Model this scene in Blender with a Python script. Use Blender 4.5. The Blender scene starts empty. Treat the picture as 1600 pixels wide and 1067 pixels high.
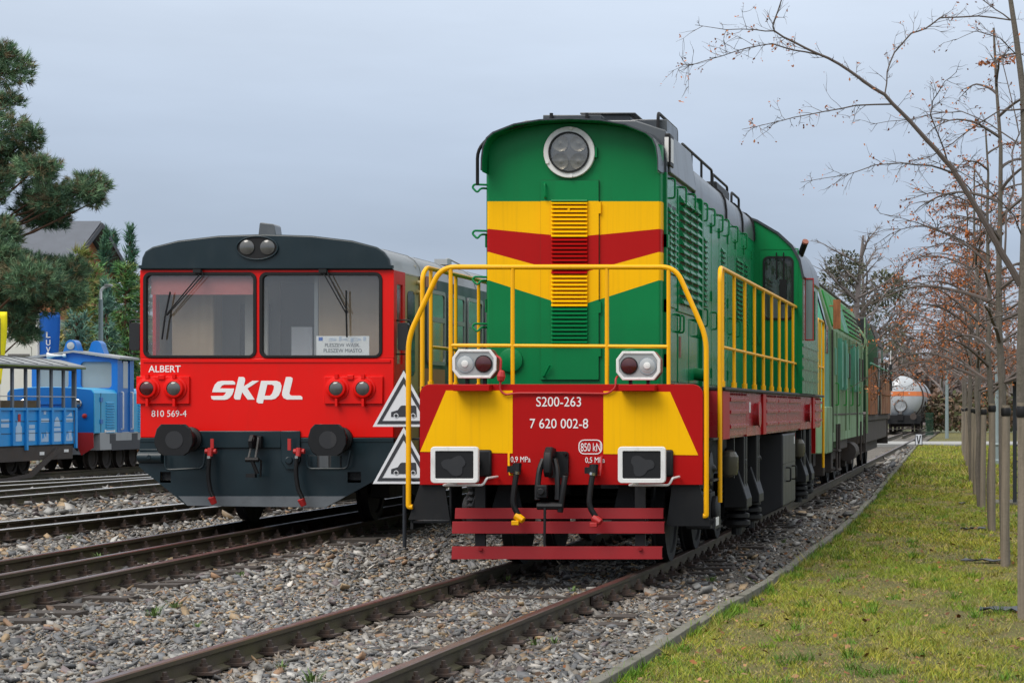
import bpy, bmesh, math, random
import numpy as np
from mathutils import Vector, Matrix
from mathutils.geometry import tessellate_polygon
R = math.radians
rnd = random.Random(7)
nr = np.random.default_rng(7)
scene = bpy.context.scene
C = scene.collection
# ---------------------------------------------------------------- camera
F, VX, VY, H = 3370.0, 1525.0, 638.0, 1.587      # focal length and principal point in photo pixels, eye height
def wx(px, D): return (px - VX) * D / F
def wz(py, D): return H - (py - VY) * D / F
cam = bpy.data.cameras.new('camera')
cam.sensor_width = 36; cam.lens = 36 * F / 1600
cam.shift_x = 0.5 - VX / 1600; cam.shift_y = (VY - 533.5) / 1600
cam.clip_start = 0.1; cam.clip_end = 3000
cam_o = bpy.data.objects.new('camera', cam); C.objects.link(cam_o)
cam_o.location = (0, 0, H); cam_o.rotation_euler = (R(90), 0, 0)
scene.camera = cam_o
# ---------------------------------------------------------------- overcast sky and soft sun
SUN_EL, SUN_AZ = R(52), R(215)                    # azimuth clockwise from +Y
world = bpy.data.worlds.new('World'); scene.world = world; world.use_nodes = True
nt = world.node_tree; nt.nodes.clear()
def wn(t, **k):
    n = nt.nodes.new(t)
    for a, b in k.items(): setattr(n, a, b)
    return n
def wm(op, a, b=None):
    n = wn('ShaderNodeMath', operation=op)
    for i, v in enumerate((a, b)):
        if v is None: continue
        if isinstance(v, (int, float)): n.inputs[i].default_value = v
        else: nt.links.new(v, n.inputs[i])
    return n.outputs[0]
tc = wn('ShaderNodeTexCoord'); sp = wn('ShaderNodeSeparateXYZ'); nt.links.new(tc.outputs['Generated'], sp.inputs[0])
elev = wm('MAXIMUM', sp.outputs[2], 0.0)
ramp = wn('ShaderNodeValToRGB'); nt.links.new(elev, ramp.inputs[0])
e = ramp.color_ramp.elements
e[0].position = 0.0; e[0].color = (0.50, 0.56, 0.65, 1)
e[1].position = 1.0; e[1].color = (1.12, 1.10, 1.08, 1)
for p, c in ((0.075, (0.345, 0.415, 0.52, 1)), (0.12, (0.40, 0.475, 0.59, 1)), (0.19, (0.53, 0.605, 0.715, 1)), (0.5, (0.86, 0.90, 0.95, 1))):
    q = e.new(p); q.color = c
mp = wn('ShaderNodeMapping'); mp.inputs['Scale'].default_value = (2.2, 2.2, 11.0); nt.links.new(tc.outputs['Generated'], mp.inputs[0])
no = wn('ShaderNodeTexNoise'); no.inputs['Scale'].default_value = 1.5; no.inputs['Detail'].default_value = 5; no.inputs['Roughness'].default_value = 0.55
nt.links.new(mp.outputs[0], no.inputs['Vector'])
cl = wm('ADD', wm('MULTIPLY', no.outputs[0], 0.44), 0.82)
mul = wn('ShaderNodeVectorMath', operation='SCALE'); nt.links.new(ramp.outputs[0], mul.inputs[0]); nt.links.new(cl, mul.inputs['Scale'])
sky = wn('ShaderNodeTexSky', sky_type='NISHITA', sun_disc=False); sky.sun_elevation = SUN_EL; sky.sun_rotation = SUN_AZ
sky.dust_density = 4.0
b1 = wn('ShaderNodeBackground'); b1.inputs[1].default_value = 0.05; nt.links.new(sky.outputs[0], b1.inputs[0])
b2 = wn('ShaderNodeBackground'); b2.inputs[1].default_value = 1.0; nt.links.new(mul.outputs[0], b2.inputs[0])
mx = wn('ShaderNodeMixShader'); mx.inputs[0].default_value = 0.92
nt.links.new(b1.outputs[0], mx.inputs[1]); nt.links.new(b2.outputs[0], mx.inputs[2])
wo = wn('ShaderNodeOutputWorld'); nt.links.new(mx.outputs[0], wo.inputs[0])
sun = bpy.data.lights.new('sun', 'SUN'); sun.energy = 1.9; sun.angle = R(35); sun.color = (1.0, 0.94, 0.86)
sun_o = bpy.data.objects.new('sun', sun); C.objects.link(sun_o)
sun_o.rotation_euler = (R(90) - SUN_EL, 0, -SUN_AZ + math.pi)
sun_o.rotation_euler = Vector((-math.sin(SUN_AZ) * math.cos(SUN_EL), -math.cos(SUN_AZ) * math.cos(SUN_EL), -math.sin(SUN_EL))).to_track_quat('-Z', 'Y').to_euler()
sun_o.location = (0, 0, 40)
vs = scene.view_settings
vs.view_transform = 'Standard'; vs.look = 'None'; vs.gamma = 1.0; vs.exposure = 0.36; vs.use_curve_mapping = False
scene.render.engine = 'CYCLES'
scene.cycles.use_denoising = True
scene.cycles.max_bounces = 8; scene.cycles.transparent_max_bounces = 12
scene.cycles.caustics_reflective = False; scene.cycles.caustics_refractive = False
scene.render.filter_size = 1.3
# ---------------------------------------------------------------- materials
MATS = {}
def srgb(r, g, b):
    f = lambda c: (c / 255 / 12.92) if c <= 10 else ((c / 255 + 0.055) / 1.055) ** 2.4
    return (f(r), f(g), f(b))
def pm(name, col, rough=0.5, metal=0.0, var=0.10, vs_=2.5, dirt=0.0, dcol=(0.05, 0.04, 0.03), dsc=(3, 3, 0.5), dlo=0.5, dhi=0.75, bump=0.0, bsc=60, coat=0.0, spec=0.5, attr=None, wob=0.0):
    m = bpy.data.materials.new(name); m.use_nodes = True
    t = m.node_tree; n = t.nodes; l = t.links; P = n['Principled BSDF']
    P.inputs['Roughness'].default_value = rough; P.inputs['Metallic'].default_value = metal
    P.inputs['Specular IOR Level'].default_value = spec; P.inputs['Coat Weight'].default_value = coat
    P.inputs['Coat Roughness'].default_value = 0.12
    co = n.new('ShaderNodeTexCoord')
    def noise(scale, detail, map_=None, rough_=0.55):
        q = n.new('ShaderNodeTexNoise'); q.inputs['Scale'].default_value = scale; q.inputs['Detail'].default_value = detail
        q.inputs['Roughness'].default_value = rough_
        if map_:
            mm = n.new('ShaderNodeMapping'); mm.inputs['Scale'].default_value = map_; l.new(co.outputs['Object'], mm.inputs[0]); l.new(mm.outputs[0], q.inputs['Vector'])
        else: l.new(co.outputs['Object'], q.inputs['Vector'])
        return q.outputs[0]
    def mix(fac, a, b):
        q = n.new('ShaderNodeMix'); q.data_type = 'RGBA'
        for i, v in ((0, fac), (6, a), (7, b)):
            if isinstance(v, tuple): q.inputs[i].default_value = (*v, 1) if len(v) == 3 else v
            elif isinstance(v, (int, float)): q.inputs[i].default_value = v
            else: l.new(v, q.inputs[i])
        return q.outputs[2]
    if attr:
        a = n.new('ShaderNodeAttribute'); a.attribute_name = attr; base = a.outputs['Color']
        if var:
            mr = n.new('ShaderNodeMapRange'); l.new(noise(vs_, 4), mr.inputs[0]); mr.inputs[3].default_value = 1 - var; mr.inputs[4].default_value = 1 + var
            v = n.new('ShaderNodeVectorMath'); v.operation = 'SCALE'; l.new(base, v.inputs[0]); l.new(mr.outputs[0], v.inputs['Scale']); base = v.outputs[0]
    else:
        lo = tuple(c * (1 - var) for c in col); hi = tuple(min(1, c * (1 + var)) for c in col)
        base = mix(noise(vs_, 5), lo, hi)
    if dirt:
        r = n.new('ShaderNodeValToRGB'); l.new(noise(1.0, 6, dsc, 0.65), r.inputs[0])
        r.color_ramp.elements[0].position = dlo; r.color_ramp.elements[0].color = (0, 0, 0, 1)
        r.color_ramp.elements[1].position = dhi; r.color_ramp.elements[1].color = (dirt, dirt, dirt, 1)
        base = mix(r.outputs[0], base, dcol)
        rr = n.new('ShaderNodeMapRange'); l.new(r.outputs[0], rr.inputs[0]); rr.inputs[3].default_value = rough; rr.inputs[4].default_value = min(1, rough + 0.35)
        l.new(rr.outputs[0], P.inputs['Roughness'])
    l.new(base, P.inputs['Base Color'])
    if bump or wob:
        h = None
        if bump:
            b = n.new('ShaderNodeBump'); b.inputs['Strength'].default_value = bump; b.inputs['Distance'].default_value = 0.01
            l.new(noise(bsc, 4), b.inputs['Height']); h = b
        if wob:
            b = n.new('ShaderNodeBump'); b.inputs['Strength'].default_value = wob; b.inputs['Distance'].default_value = 0.05
            l.new(noise(1.6, 1), b.inputs['Height'])
            if h: l.new(h.outputs[0], b.inputs['Normal'])
            h = b
        l.new(h.outputs[0], P.inputs['Normal'])
    MATS[name] = m
    return m
def glass(name, tint=(0.8, 0.85, 0.85), refl=1.0, dust=0.10):
    m = bpy.data.materials.new(name); m.use_nodes = True
    t = m.node_tree; t.nodes.clear(); n = t.nodes; l = t.links
    tr = n.new('ShaderNodeBsdfTransparent'); tr.inputs[0].default_value = (*tint, 1)
    gl = n.new('ShaderNodeBsdfGlossy'); gl.inputs['Roughness'].default_value = 0.03; gl.inputs[0].default_value = (refl, refl, refl, 1)
    la = n.new('ShaderNodeLayerWeight'); la.inputs[0].default_value = 0.5
    pw = n.new('ShaderNodeMath'); pw.operation = 'POWER'; l.new(la.outputs['Facing'], pw.inputs[0]); pw.inputs[1].default_value = 4.0
    lw = n.new('ShaderNodeMapRange'); l.new(pw.outputs[0], lw.inputs[0]); lw.inputs[3].default_value = 0.075; lw.inputs[4].default_value = 0.9
    mixn = n.new('ShaderNodeMixShader'); l.new(lw.outputs[0], mixn.inputs[0]); l.new(tr.outputs[0], mixn.inputs[1]); l.new(gl.outputs[0], mixn.inputs[2])
    df = n.new('ShaderNodeBsdfDiffuse'); df.inputs[0].default_value = (0.42, 0.40, 0.37, 1)      # film of dust on the pane
    co = n.new('ShaderNodeTexCoord'); nz = n.new('ShaderNodeTexNoise'); nz.inputs['Scale'].default_value = 3; nz.inputs['Detail'].default_value = 6; l.new(co.outputs['Object'], nz.inputs['Vector'])
    mr = n.new('ShaderNodeMapRange'); l.new(nz.outputs[0], mr.inputs[0]); mr.inputs[3].default_value = dust * 0.5; mr.inputs[4].default_value = dust * 1.5
    m2 = n.new('ShaderNodeMixShader'); l.new(mr.outputs[0], m2.inputs[0]); l.new(mixn.outputs[0], m2.inputs[1]); l.new(df.outputs[0], m2.inputs[2])
    o = n.new('ShaderNodeOutputMaterial'); l.new(m2.outputs[0], o.inputs[0]); MATS[name] = m
    return m
# ---------------------------------------------------------------- mesh builder
class MB:
    def __init__(s): s.v = []; s.f = []; s.m = []
    def add(s, vs, fs, mi=0):
        o = len(s.v); s.v += [tuple(p) for p in vs]
        for f in fs: s.f.append(tuple(i + o for i in f)); s.m.append(mi)
        return s
    def box(s, x0, x1, y0, y1, z0, z1, mi=0):
        v = [(x, y, z) for z in (z0, z1) for y in (y0, y1) for x in (x0, x1)]
        return s.add(v, [(0, 2, 3, 1), (4, 5, 7, 6), (0, 1, 5, 4), (2, 6, 7, 3), (0, 4, 6, 2), (1, 3, 7, 5)], mi)
    def poly(s, pts, mi=0): return s.add(pts, [tuple(range(len(pts)))], mi)
    def prism(s, pts, ax, a0, a1, mi=0, holes=()):
        def P(p, a): return {'x': (a, p[0], p[1]), 'y': (p[0], a, p[1]), 'z': (p[0], p[1], a)}[ax]
        loops = [list(pts)] + [list(h) for h in holes]
        flat = [p for lp in loops for p in lp]; n = len(flat)
        tris = tessellate_polygon([[Vector((p[0], p[1], 0)) for p in lp] for lp in loops])
        v = [P(p, a0) for p in flat] + [P(p, a1) for p in flat]
        area = sum(pts[i][0] * pts[(i + 1) % len(pts)][1] - pts[(i + 1) % len(pts)][0] * pts[i][1] for i in range(len(pts)))
        fs = []
        if not holes and len(pts) <= 4: fs = [tuple(range(n)), tuple(range(2 * n - 1, n - 1, -1))]
        else: fs = [tuple(t) for t in tris] + [tuple(i + n for i in reversed(t)) for t in tris]
        o = 0
        for lp in loops:
            k = len(lp)
            for i in range(k):
                j = (i + 1) % k; fs.append((o + i, o + j, o + j + n, o + i + n))
            o += k
        return s.add(v, fs, mi)
    def cyl(s, p0, p1, r0, r1=None, n=12, mi=0): return s.tube([p0, p1], [r0, r0 if r1 is None else r1], n, mi)
    def tube(s, path, r, n=8, mi=0, caps=True):
        path = [Vector(p) for p in path]; k = len(path)
        rs = r if isinstance(r, (list, tuple)) else [r] * k
        up = None; vs = []
        for i, p in enumerate(path):
            t = (path[min(i + 1, k - 1)] - path[max(i - 1, 0)])
            if t.length < 1e-9: t = Vector((0, 0, 1))
            t.normalize()
            if up is None:
                up = Vector((0, 0, 1)) if abs(t.z) < 0.9 else Vector((1, 0, 0))
            a = t.cross(up)
            if a.length < 1e-6: a = t.orthogonal()
            a.normalize(); b = a.cross(t).normalized(); up = b
            for j in range(n):
                w = 2 * math.pi * j / n
                vs.append(p + (a * math.cos(w) + b * math.sin(w)) * rs[i])
        fs = [(i * n + j, i * n + (j + 1) % n, (i + 1) * n + (j + 1) % n, (i + 1) * n + j) for i in range(k - 1) for j in range(n)]
        if caps: fs += [tuple(reversed(range(n))), tuple(range((k - 1) * n, k * n))]
        return s.add(vs, fs, mi)
    def lathe(s, prof, org, ax, n=20, mi=0):
        a = Vector(ax).normalized(); u = a.orthogonal().normalized(); w = a.cross(u); o = Vector(org); vs = []
        for r, t in prof:
            for j in range(n):
                q = 2 * math.pi * j / n; vs.append(o + a * t + (u * math.cos(q) + w * math.sin(q)) * r)
        k = len(prof)
        fs = [(i * n + j, i * n + (j + 1) % n, (i + 1) * n + (j + 1) % n, (i + 1) * n + j) for i in range(k - 1) for j in range(n)]
        fs += [tuple(reversed(range(n))), tuple(range((k - 1) * n, k * n))]
        return s.add(vs, fs, mi)
    def ring(s, outer, inner, y0, y1, mi=0):
        n = len(outer)
        vs = [(p[0], y0, p[1]) for p in outer] + [(p[0], y0, p[1]) for p in inner] + [(p[0], y1, p[1]) for p in outer] + [(p[0], y1, p[1]) for p in inner]
        fs = []
        for i in range(n):
            j = (i + 1) % n
            fs += [(i, j, n + j, n + i), (2 * n + i, 3 * n + i, 3 * n + j, 2 * n + j), (i, 2 * n + i, 2 * n + j, j), (n + i, n + j, 3 * n + j, 3 * n + i)]
        return s.add(vs, fs, mi)
    def xf(s, fn): s.v = [tuple(fn(*p)) for p in s.v]; return s
    def build(s, name, mats, parent=None, smooth=30, bevel=0.0, seg=2, loc=None):
        me = bpy.data.meshes.new(name); me.from_pydata(s.v, [], s.f)
        if not isinstance(mats, (list, tuple)): mats = [mats]
        for m in mats: me.materials.append(MATS[m] if isinstance(m, str) else m)
        if len(mats) > 1: me.polygons.foreach_set('material_index', s.m)
        bm = bmesh.new(); bm.from_mesh(me); bmesh.ops.recalc_face_normals(bm, faces=bm.faces); bm.to_mesh(me); bm.free()
        if smooth:
            me.polygons.foreach_set('use_smooth', [True] * len(me.polygons)); me.set_sharp_from_angle(angle=R(smooth))
        me.update()
        o = bpy.data.objects.new(name, me); C.objects.link(o)
        if parent is not None: o.parent = parent
        if loc is not None: o.location = loc
        if bevel:
            b = o.modifiers.new('bevel', 'BEVEL'); b.width = bevel; b.segments = seg; b.limit_method = 'ANGLE'; b.angle_limit = R(40)
            if smooth: b.harden_normals = False
        return o
def rrect(x0, x1, z0, z1, r, k=5):
    out = []
    for cx, cz, a0 in ((x1 - r, z1 - r, 0), (x0 + r, z1 - r, 90), (x0 + r, z0 + r, 180), (x1 - r, z0 + r, 270)):
        for i in range(k + 1):
            a = R(a0 + 90 * i / k); out.append((cx + r * math.cos(a), cz + r * math.sin(a)))
    return out
def circ(cx, cz, r, n=24, rz=None): return [(cx + r * math.cos(2 * math.pi * i / n), cz + (rz or r) * math.sin(2 * math.pi * i / n)) for i in range(n)]
def fillet(path, r, k=4):
    path = [Vector(p) for p in path]; out = [path[0]]
    for i in range(1, len(path) - 1):
        a, b, c = path[i - 1], path[i], path[i + 1]
        u = (a - b); v = (c - b); d = min(r, u.length * 0.45, v.length * 0.45)
        p, q = b + u.normalized() * d, b + v.normalized() * d
        for j in range(k + 1):
            t = j / k; out.append(p * (1 - t) ** 2 + b * 2 * t * (1 - t) + q * t * t)
    out.append(path[-1]); return out
def thing(name, label, cat, loc=(0, 0, 0), group=None, rz=0.0):
    o = bpy.data.objects.new(name, None); C.objects.link(o); o.location = loc; o.rotation_euler = (0, 0, rz)
    o.empty_display_size = 0.2
    return tag(o, label, cat, group)
def tag(o, label=None, cat=None, group=None, kind=None):
    if label: o['label'] = label
    if cat: o['category'] = cat
    if group: o['group'] = group
    if kind: o['kind'] = kind
    return o
def dup(o, parent, loc=None, rot=None, scale=None):
    c = o.copy(); C.objects.link(c); c.parent = parent
    if loc is not None: c.location = loc
    if rot is not None: c.rotation_euler = rot
    if scale is not None: c.scale = scale
    return c
def lettering(body, x0, x1, z0, z1, y, parent, mat, name='lettering', depth=0.003, offset=0.0):
    cu = bpy.data.curves.new('t', 'FONT'); cu.body = body; cu.size = 1; cu.extrude = 0.02; cu.offset = offset; cu.resolution_u = 4
    cu.align_x = 'CENTER'
    ob = bpy.data.objects.new('t', cu); C.objects.link(ob)
    dg = bpy.context.evaluated_depsgraph_get(); me = bpy.data.meshes.new_from_object(ob.evaluated_get(dg))
    bpy.data.objects.remove(ob); bpy.data.curves.remove(cu)
    n = len(me.vertices); co = np.empty(n * 3); me.vertices.foreach_get('co', co); co = co.reshape(-1, 3)
    lo, hi = co.min(0), co.max(0)
    u = (co - lo) / (hi - lo + 1e-9)
    out = np.stack([x0 + u[:, 0] * (x1 - x0), y - depth * u[:, 2], z0 + u[:, 1] * (z1 - z0)], 1)
    me.vertices.foreach_set('co', out.ravel()); me.materials.clear(); me.materials.append(MATS[mat]); me.update()
    me.name = name
    o = bpy.data.objects.new(name, me); C.objects.link(o); o.parent = parent
    return o
def np_mesh(name, verts, faces, mat, cols=None, parent=None, smooth=False):
    """verts (n,3), faces (m,k) all of one size"""
    me = bpy.data.meshes.new(name); n, (m, k) = len(verts), faces.shape
    me.vertices.add(n); me.vertices.foreach_set('co', np.asarray(verts, np.float32).ravel())
    me.loops.add(m * k); me.loops.foreach_set('vertex_index', faces.astype(np.int32).ravel())
    me.polygons.add(m); me.polygons.foreach_set('loop_start', np.arange(0, m * k, k, dtype=np.int32))
    me.update(calc_edges=True)
    if cols is not None:
        a = me.attributes.new('col', 'FLOAT_COLOR', 'POINT')
        a.data.foreach_set('color', np.concatenate([cols, np.ones((n, 1))], 1).astype(np.float32).ravel())
    me.materials.append(MATS[mat] if isinstance(mat, str) else mat)
    if smooth: me.polygons.foreach_set('use_smooth', [True] * m)
    o = bpy.data.objects.new(name, me); C.objects.link(o)
    if parent is not None: o.parent = parent
    return o
# ---------------------------------------------------------------- the paints, metals, plants and soils of the place
DUST = (0.16, 0.13, 0.10); SOOT = (0.02, 0.018, 0.016); RUST = (0.17, 0.06, 0.02)
pm('green', (0.002, 0.190, 0.056), 0.34, var=0.10, dirt=0.22, dcol=(0.01, 0.09, 0.03), dsc=(9, 9, 0.35), wob=0.08, spec=0.22)
pm('green_side', (0.004, 0.225, 0.080), 0.22, var=0.08, dirt=0.35, dcol=(0.10, 0.30, 0.19), dsc=(3, 3, 0.3), coat=0.15, spec=0.35)  # base colour lightened to imitate the sky's sheen on the sides
pm('gap_shade', (0.006, 0.05, 0.02), 0.6)  # dark green standing in for the shade in the door gap
pm('fence_green', (0.008, 0.06, 0.035), 0.6)
pm('yellow', (0.92, 0.49, 0.0), 0.45, var=0.05, dirt=0.30, dcol=(0.50, 0.25, 0.01), dsc=(26, 26, 0.5), dlo=0.5, dhi=0.8, spec=0.15)
pm('rail_yellow', (0.90, 0.44, 0.0), 0.36, var=0.05, dirt=0.3, dcol=(0.38, 0.17, 0.01), dsc=(30, 30, 3), dlo=0.58, dhi=0.8, spec=0.3)
pm('red', (0.40, 0.003, 0.003), 0.42, var=0.07, dirt=0.12, dcol=(0.20, 0.01, 0.01), wob=0.06, spec=0.2)
pm('sill_red', (0.36, 0.012, 0.020), 0.26, var=0.12, dirt=0.2, dcol=(0.28, 0.07, 0.07), dsc=(2, 1.2, 5), dlo=0.42, dhi=0.8, coat=0.25)
pm('guard_red', (0.26, 0.004, 0.008), 0.45, spec=0.3, var=0.12, dirt=0.25, dcol=(0.20, 0.03, 0.03), dsc=(4, 4, 9))
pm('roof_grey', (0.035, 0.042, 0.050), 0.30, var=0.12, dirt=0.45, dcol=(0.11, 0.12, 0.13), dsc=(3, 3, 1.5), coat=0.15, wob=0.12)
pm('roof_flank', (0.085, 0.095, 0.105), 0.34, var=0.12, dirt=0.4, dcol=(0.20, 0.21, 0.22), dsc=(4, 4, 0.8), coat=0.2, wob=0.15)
pm('black', (0.007, 0.0075, 0.009), 0.48, var=0.25, dirt=0.25, dcol=(0.030, 0.026, 0.022), dsc=(6, 6, 3), spec=0.35)
pm('frame_black', (0.009, 0.010, 0.012), 0.55, var=0.25, dirt=0.4, dcol=(0.035, 0.030, 0.025), dsc=(5, 5, 3), bump=0.3, spec=0.35)
pm('tank_black', (0.022, 0.023, 0.026), 0.42, var=0.15, dirt=0.3, dcol=(0.06, 0.055, 0.05), dsc=(4, 4, 1), wob=0.1)
pm('rubber', (0.007, 0.007, 0.008), 0.5, var=0.3, spec=0.35)
pm('white', (0.74, 0.74, 0.73), 0.42, var=0.05, dirt=0.5, dcol=(0.26, 0.23, 0.19), dsc=(9, 9, 4), dlo=0.56, dhi=0.85)
pm('letter_white', (0.82, 0.82, 0.82), 0.5, var=0.03)
pm('lamp_rust', (0.26, 0.09, 0.06), 0.7, var=0.3, dirt=0.4, dcol=(0.10, 0.04, 0.03), dsc=(15, 15, 15))
pm('reflector', (0.62, 0.62, 0.60), 0.12, metal=0.9, var=0.08)
pm('lamp_cup', (0.17, 0.155, 0.13), 0.25, metal=0.6, var=0.15)
pm('red_lens', (0.06, 0.004, 0.006), 0.12, var=0.2, coat=0.6)
pm('lens_glass', (0.40, 0.42, 0.43), 0.10, var=0.12, vs_=14, coat=0.8)
pm('big_lamp_dish', (0.10, 0.088, 0.075), 0.22, var=0.25, vs_=6, coat=0.8)
pm('lamp_grey', (0.075, 0.075, 0.072), 0.10, var=0.3, vs_=10, coat=1.0)
pm('chrome', (0.6, 0.6, 0.6), 0.2, metal=1.0)
pm('steel', (0.20, 0.19, 0.18), 0.42, metal=0.7, var=0.2)
pm('rail_side', (0.058, 0.046, 0.028), 0.75, var=0.35, vs_=6, dirt=0.55, dcol=(0.075, 0.075, 0.022), dsc=(4, 2, 6), dlo=0.45, dhi=0.7, bump=0.3)
pm('rail_top', (0.15, 0.10, 0.085), 0.30, metal=0.7, var=0.3, vs_=5, dirt=0.6, dcol=(0.13, 0.055, 0.03), dsc=(20, 3, 20))
pm('rail_top_bright', (0.60, 0.58, 0.56), 0.30, metal=0.85, var=0.2, vs_=5, dirt=0.3, dcol=(0.12, 0.08, 0.06), dsc=(20, 3, 20))
pm('clip_iron', (0.042, 0.028, 0.022), 0.6, var=0.4, vs_=20, dirt=0.5, dcol=(0.10, 0.045, 0.025), dsc=(12, 12, 12), bump=0.3)
pm('sleeper_wood', (0.045, 0.036, 0.030), 0.8, var=0.35, vs_=8, dirt=0.5, dcol=(0.11, 0.10, 0.095), dsc=(1.5, 14, 8), bump=0.6)
pm('concrete', (0.155, 0.148, 0.125), 0.88, var=0.3, vs_=4, dirt=0.75, dcol=(0.060, 0.062, 0.036), dsc=(4, 4, 4), dlo=0.42, dhi=0.68, bump=0.6)
pm('stone', (0.3, 0.3, 0.3), 0.62, var=0.22, vs_=22, attr='col', bump=0.35, bsc=90)
pm('lubricator', (0.07, 0.065, 0.05), 0.25, var=0.2)
pm('grass', (0.1, 0.2, 0.02), 0.6, var=0.0, attr='col', spec=0.3)
pm('leaf', (0.3, 0.1, 0.02), 0.7, var=0.0, attr='col', spec=0.2)
pm('needles', (0.03, 0.07, 0.03), 0.65, var=0.0, attr='col', spec=0.25)
pm('bark', (0.125, 0.108, 0.092), 0.9, var=0.35, vs_=14, dirt=0.5, dcol=(0.05, 0.06, 0.025), dsc=(5, 5, 2), bump=0.7, bsc=45)
pm('twig', (0.105, 0.084, 0.075), 0.85, var=0.25, vs_=9)
pm('far_twig', (0.19, 0.165, 0.16), 0.9, var=0.25, vs_=2)  # twig colour lightened to imitate haze over the far trees
pm('pine_bark', (0.12, 0.06, 0.035), 0.9, var=0.35, vs_=6, bump=0.5)
pm('stake_wood', (0.21, 0.175, 0.135), 0.85, var=0.25, vs_=5, dirt=0.6, dcol=(0.07, 0.065, 0.045), dsc=(22, 22, 1.2), dlo=0.45, dhi=0.7, bump=0.5, bsc=40)
# red railcar
pm('car_red', (0.76, 0.006, 0.003), 0.34, var=0.05, dirt=0.20, dcol=(0.40, 0.02, 0.012), dsc=(4, 4, 1.2), wob=0.10, spec=0.28)
pm('car_slate', (0.008, 0.020, 0.027), 0.32, var=0.12, dirt=0.15, dcol=(0.04, 0.05, 0.055), dsc=(5, 5, 1.5), wob=0.45, spec=0.4)
pm('car_scrape', (0.12, 0.135, 0.15), 0.45, var=0.25, dirt=0.5, dcol=(0.05, 0.055, 0.06), dsc=(3, 3, 6), wob=0.1)
pm('car_roof', (0.22, 0.235, 0.25), 0.42, var=0.12, dirt=0.4, dcol=(0.12, 0.125, 0.13), dsc=(2, 1, 4))
pm('car_cream', (0.43, 0.34, 0.145), 0.40, var=0.08, dirt=0.2, dcol=(0.2, 0.16, 0.08), coat=0.2)
pm('wood_panel', (0.46, 0.33, 0.20), 0.5, var=0.22, vs_=3, dirt=0.4, dcol=(0.34, 0.23, 0.13), dsc=(9, 9, 0.6))
pm('cab_grey', (0.42, 0.40, 0.36), 0.7, var=0.12)
pm('cab_dark', (0.03, 0.032, 0.036), 0.7, var=0.2)
pm('blind', (0.50, 0.13, 0.12), 0.8, var=0.15)
pm('teal', (0.04, 0.30, 0.26), 0.6, var=0.2)
pm('paper', (0.92, 0.93, 0.96), 0.7, var=0.02)
pm('print_grey', (0.14, 0.15, 0.17), 0.7, var=0.05)
pm('print_pale', (0.55, 0.64, 0.80), 0.7, var=0.03)
pm('dark_glass', (0.010, 0.014, 0.014), 0.05, var=0.1, spec=0.7, coat=0.5)
pm('grey_glass', (0.26, 0.30, 0.31), 0.10, var=0.12, coat=0.6)
pm('alu', (0.42, 0.43, 0.43), 0.4, metal=0.5, var=0.08)
pm('hose_red', (0.42, 0.02, 0.02), 0.5, var=0.12)
pm('orange_flank', (0.42, 0.10, 0.02), 0.35, var=0.1, coat=0.3)
# blue train
pm('blue', (0.004, 0.145, 0.50), 0.36, var=0.10, dirt=0.15, dcol=(0.02, 0.10, 0.26), coat=0.2)
pm('light_blue', (0.025, 0.36, 0.66), 0.38, var=0.12, dirt=0.25, dcol=(0.16, 0.38, 0.50), dsc=(4, 4, 0.8), coat=0.2)
pm('wagon_blue', (0.020, 0.31, 0.76), 0.42, var=0.08, dirt=0.2, dcol=(0.05, 0.20, 0.42))
pm('board_print', (0.45, 0.62, 0.82), 0.6, var=0.15)
pm('wagon_grey', (0.16, 0.19, 0.23), 0.55, var=0.12, dirt=0.2)
pm('felt_roof', (0.25, 0.265, 0.27), 0.75, var=0.18, dirt=0.4, dcol=(0.09, 0.10, 0.07), dsc=(3, 3, 3))
pm('moss', (0.10, 0.14, 0.02), 0.95, var=0.4, vs_=8)
pm('loco_grey', (0.32, 0.335, 0.35), 0.5, var=0.1, dirt=0.3, dcol=(0.18, 0.15, 0.13))
# worn locos behind
pm('old_green', (0.22, 0.36, 0.21), 0.62, var=0.35, vs_=1.4, dirt=0.6, dcol=(0.085, 0.095, 0.045), dsc=(6, 6, 0.5), dlo=0.42, dhi=0.62, spec=0.3)
pm('old_teal', (0.11, 0.37, 0.27), 0.5, var=0.25, dirt=0.55, dcol=(0.10, 0.13, 0.05), dsc=(7, 7, 0.6), dlo=0.44, dhi=0.62, spec=0.3)
pm('bright_old_green', (0.03, 0.30, 0.05), 0.5, var=0.25, dirt=0.6, dcol=(0.03, 0.06, 0.015), dsc=(8, 8, 2), spec=0.3)
pm('rust', (0.34, 0.125, 0.045), 0.85, var=0.35, vs_=7, dirt=0.9, dcol=(0.09, 0.035, 0.02), dsc=(5, 5, 0.6), dlo=0.45, dhi=0.6, bump=0.4)
pm('grimy', (0.050, 0.040, 0.036), 0.75, var=0.3, dirt=0.5, dcol=(0.10, 0.065, 0.045), dsc=(4, 4, 2), bump=0.3)
pm('tank_white', (0.42, 0.45, 0.48), 0.28, var=0.08, dirt=0.5, dcol=(0.19, 0.20, 0.21), dsc=(0.8, 0.8, 0.9), coat=0.2)
pm('tank_orange', (0.65, 0.18, 0.05), 0.4, var=0.08)
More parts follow.
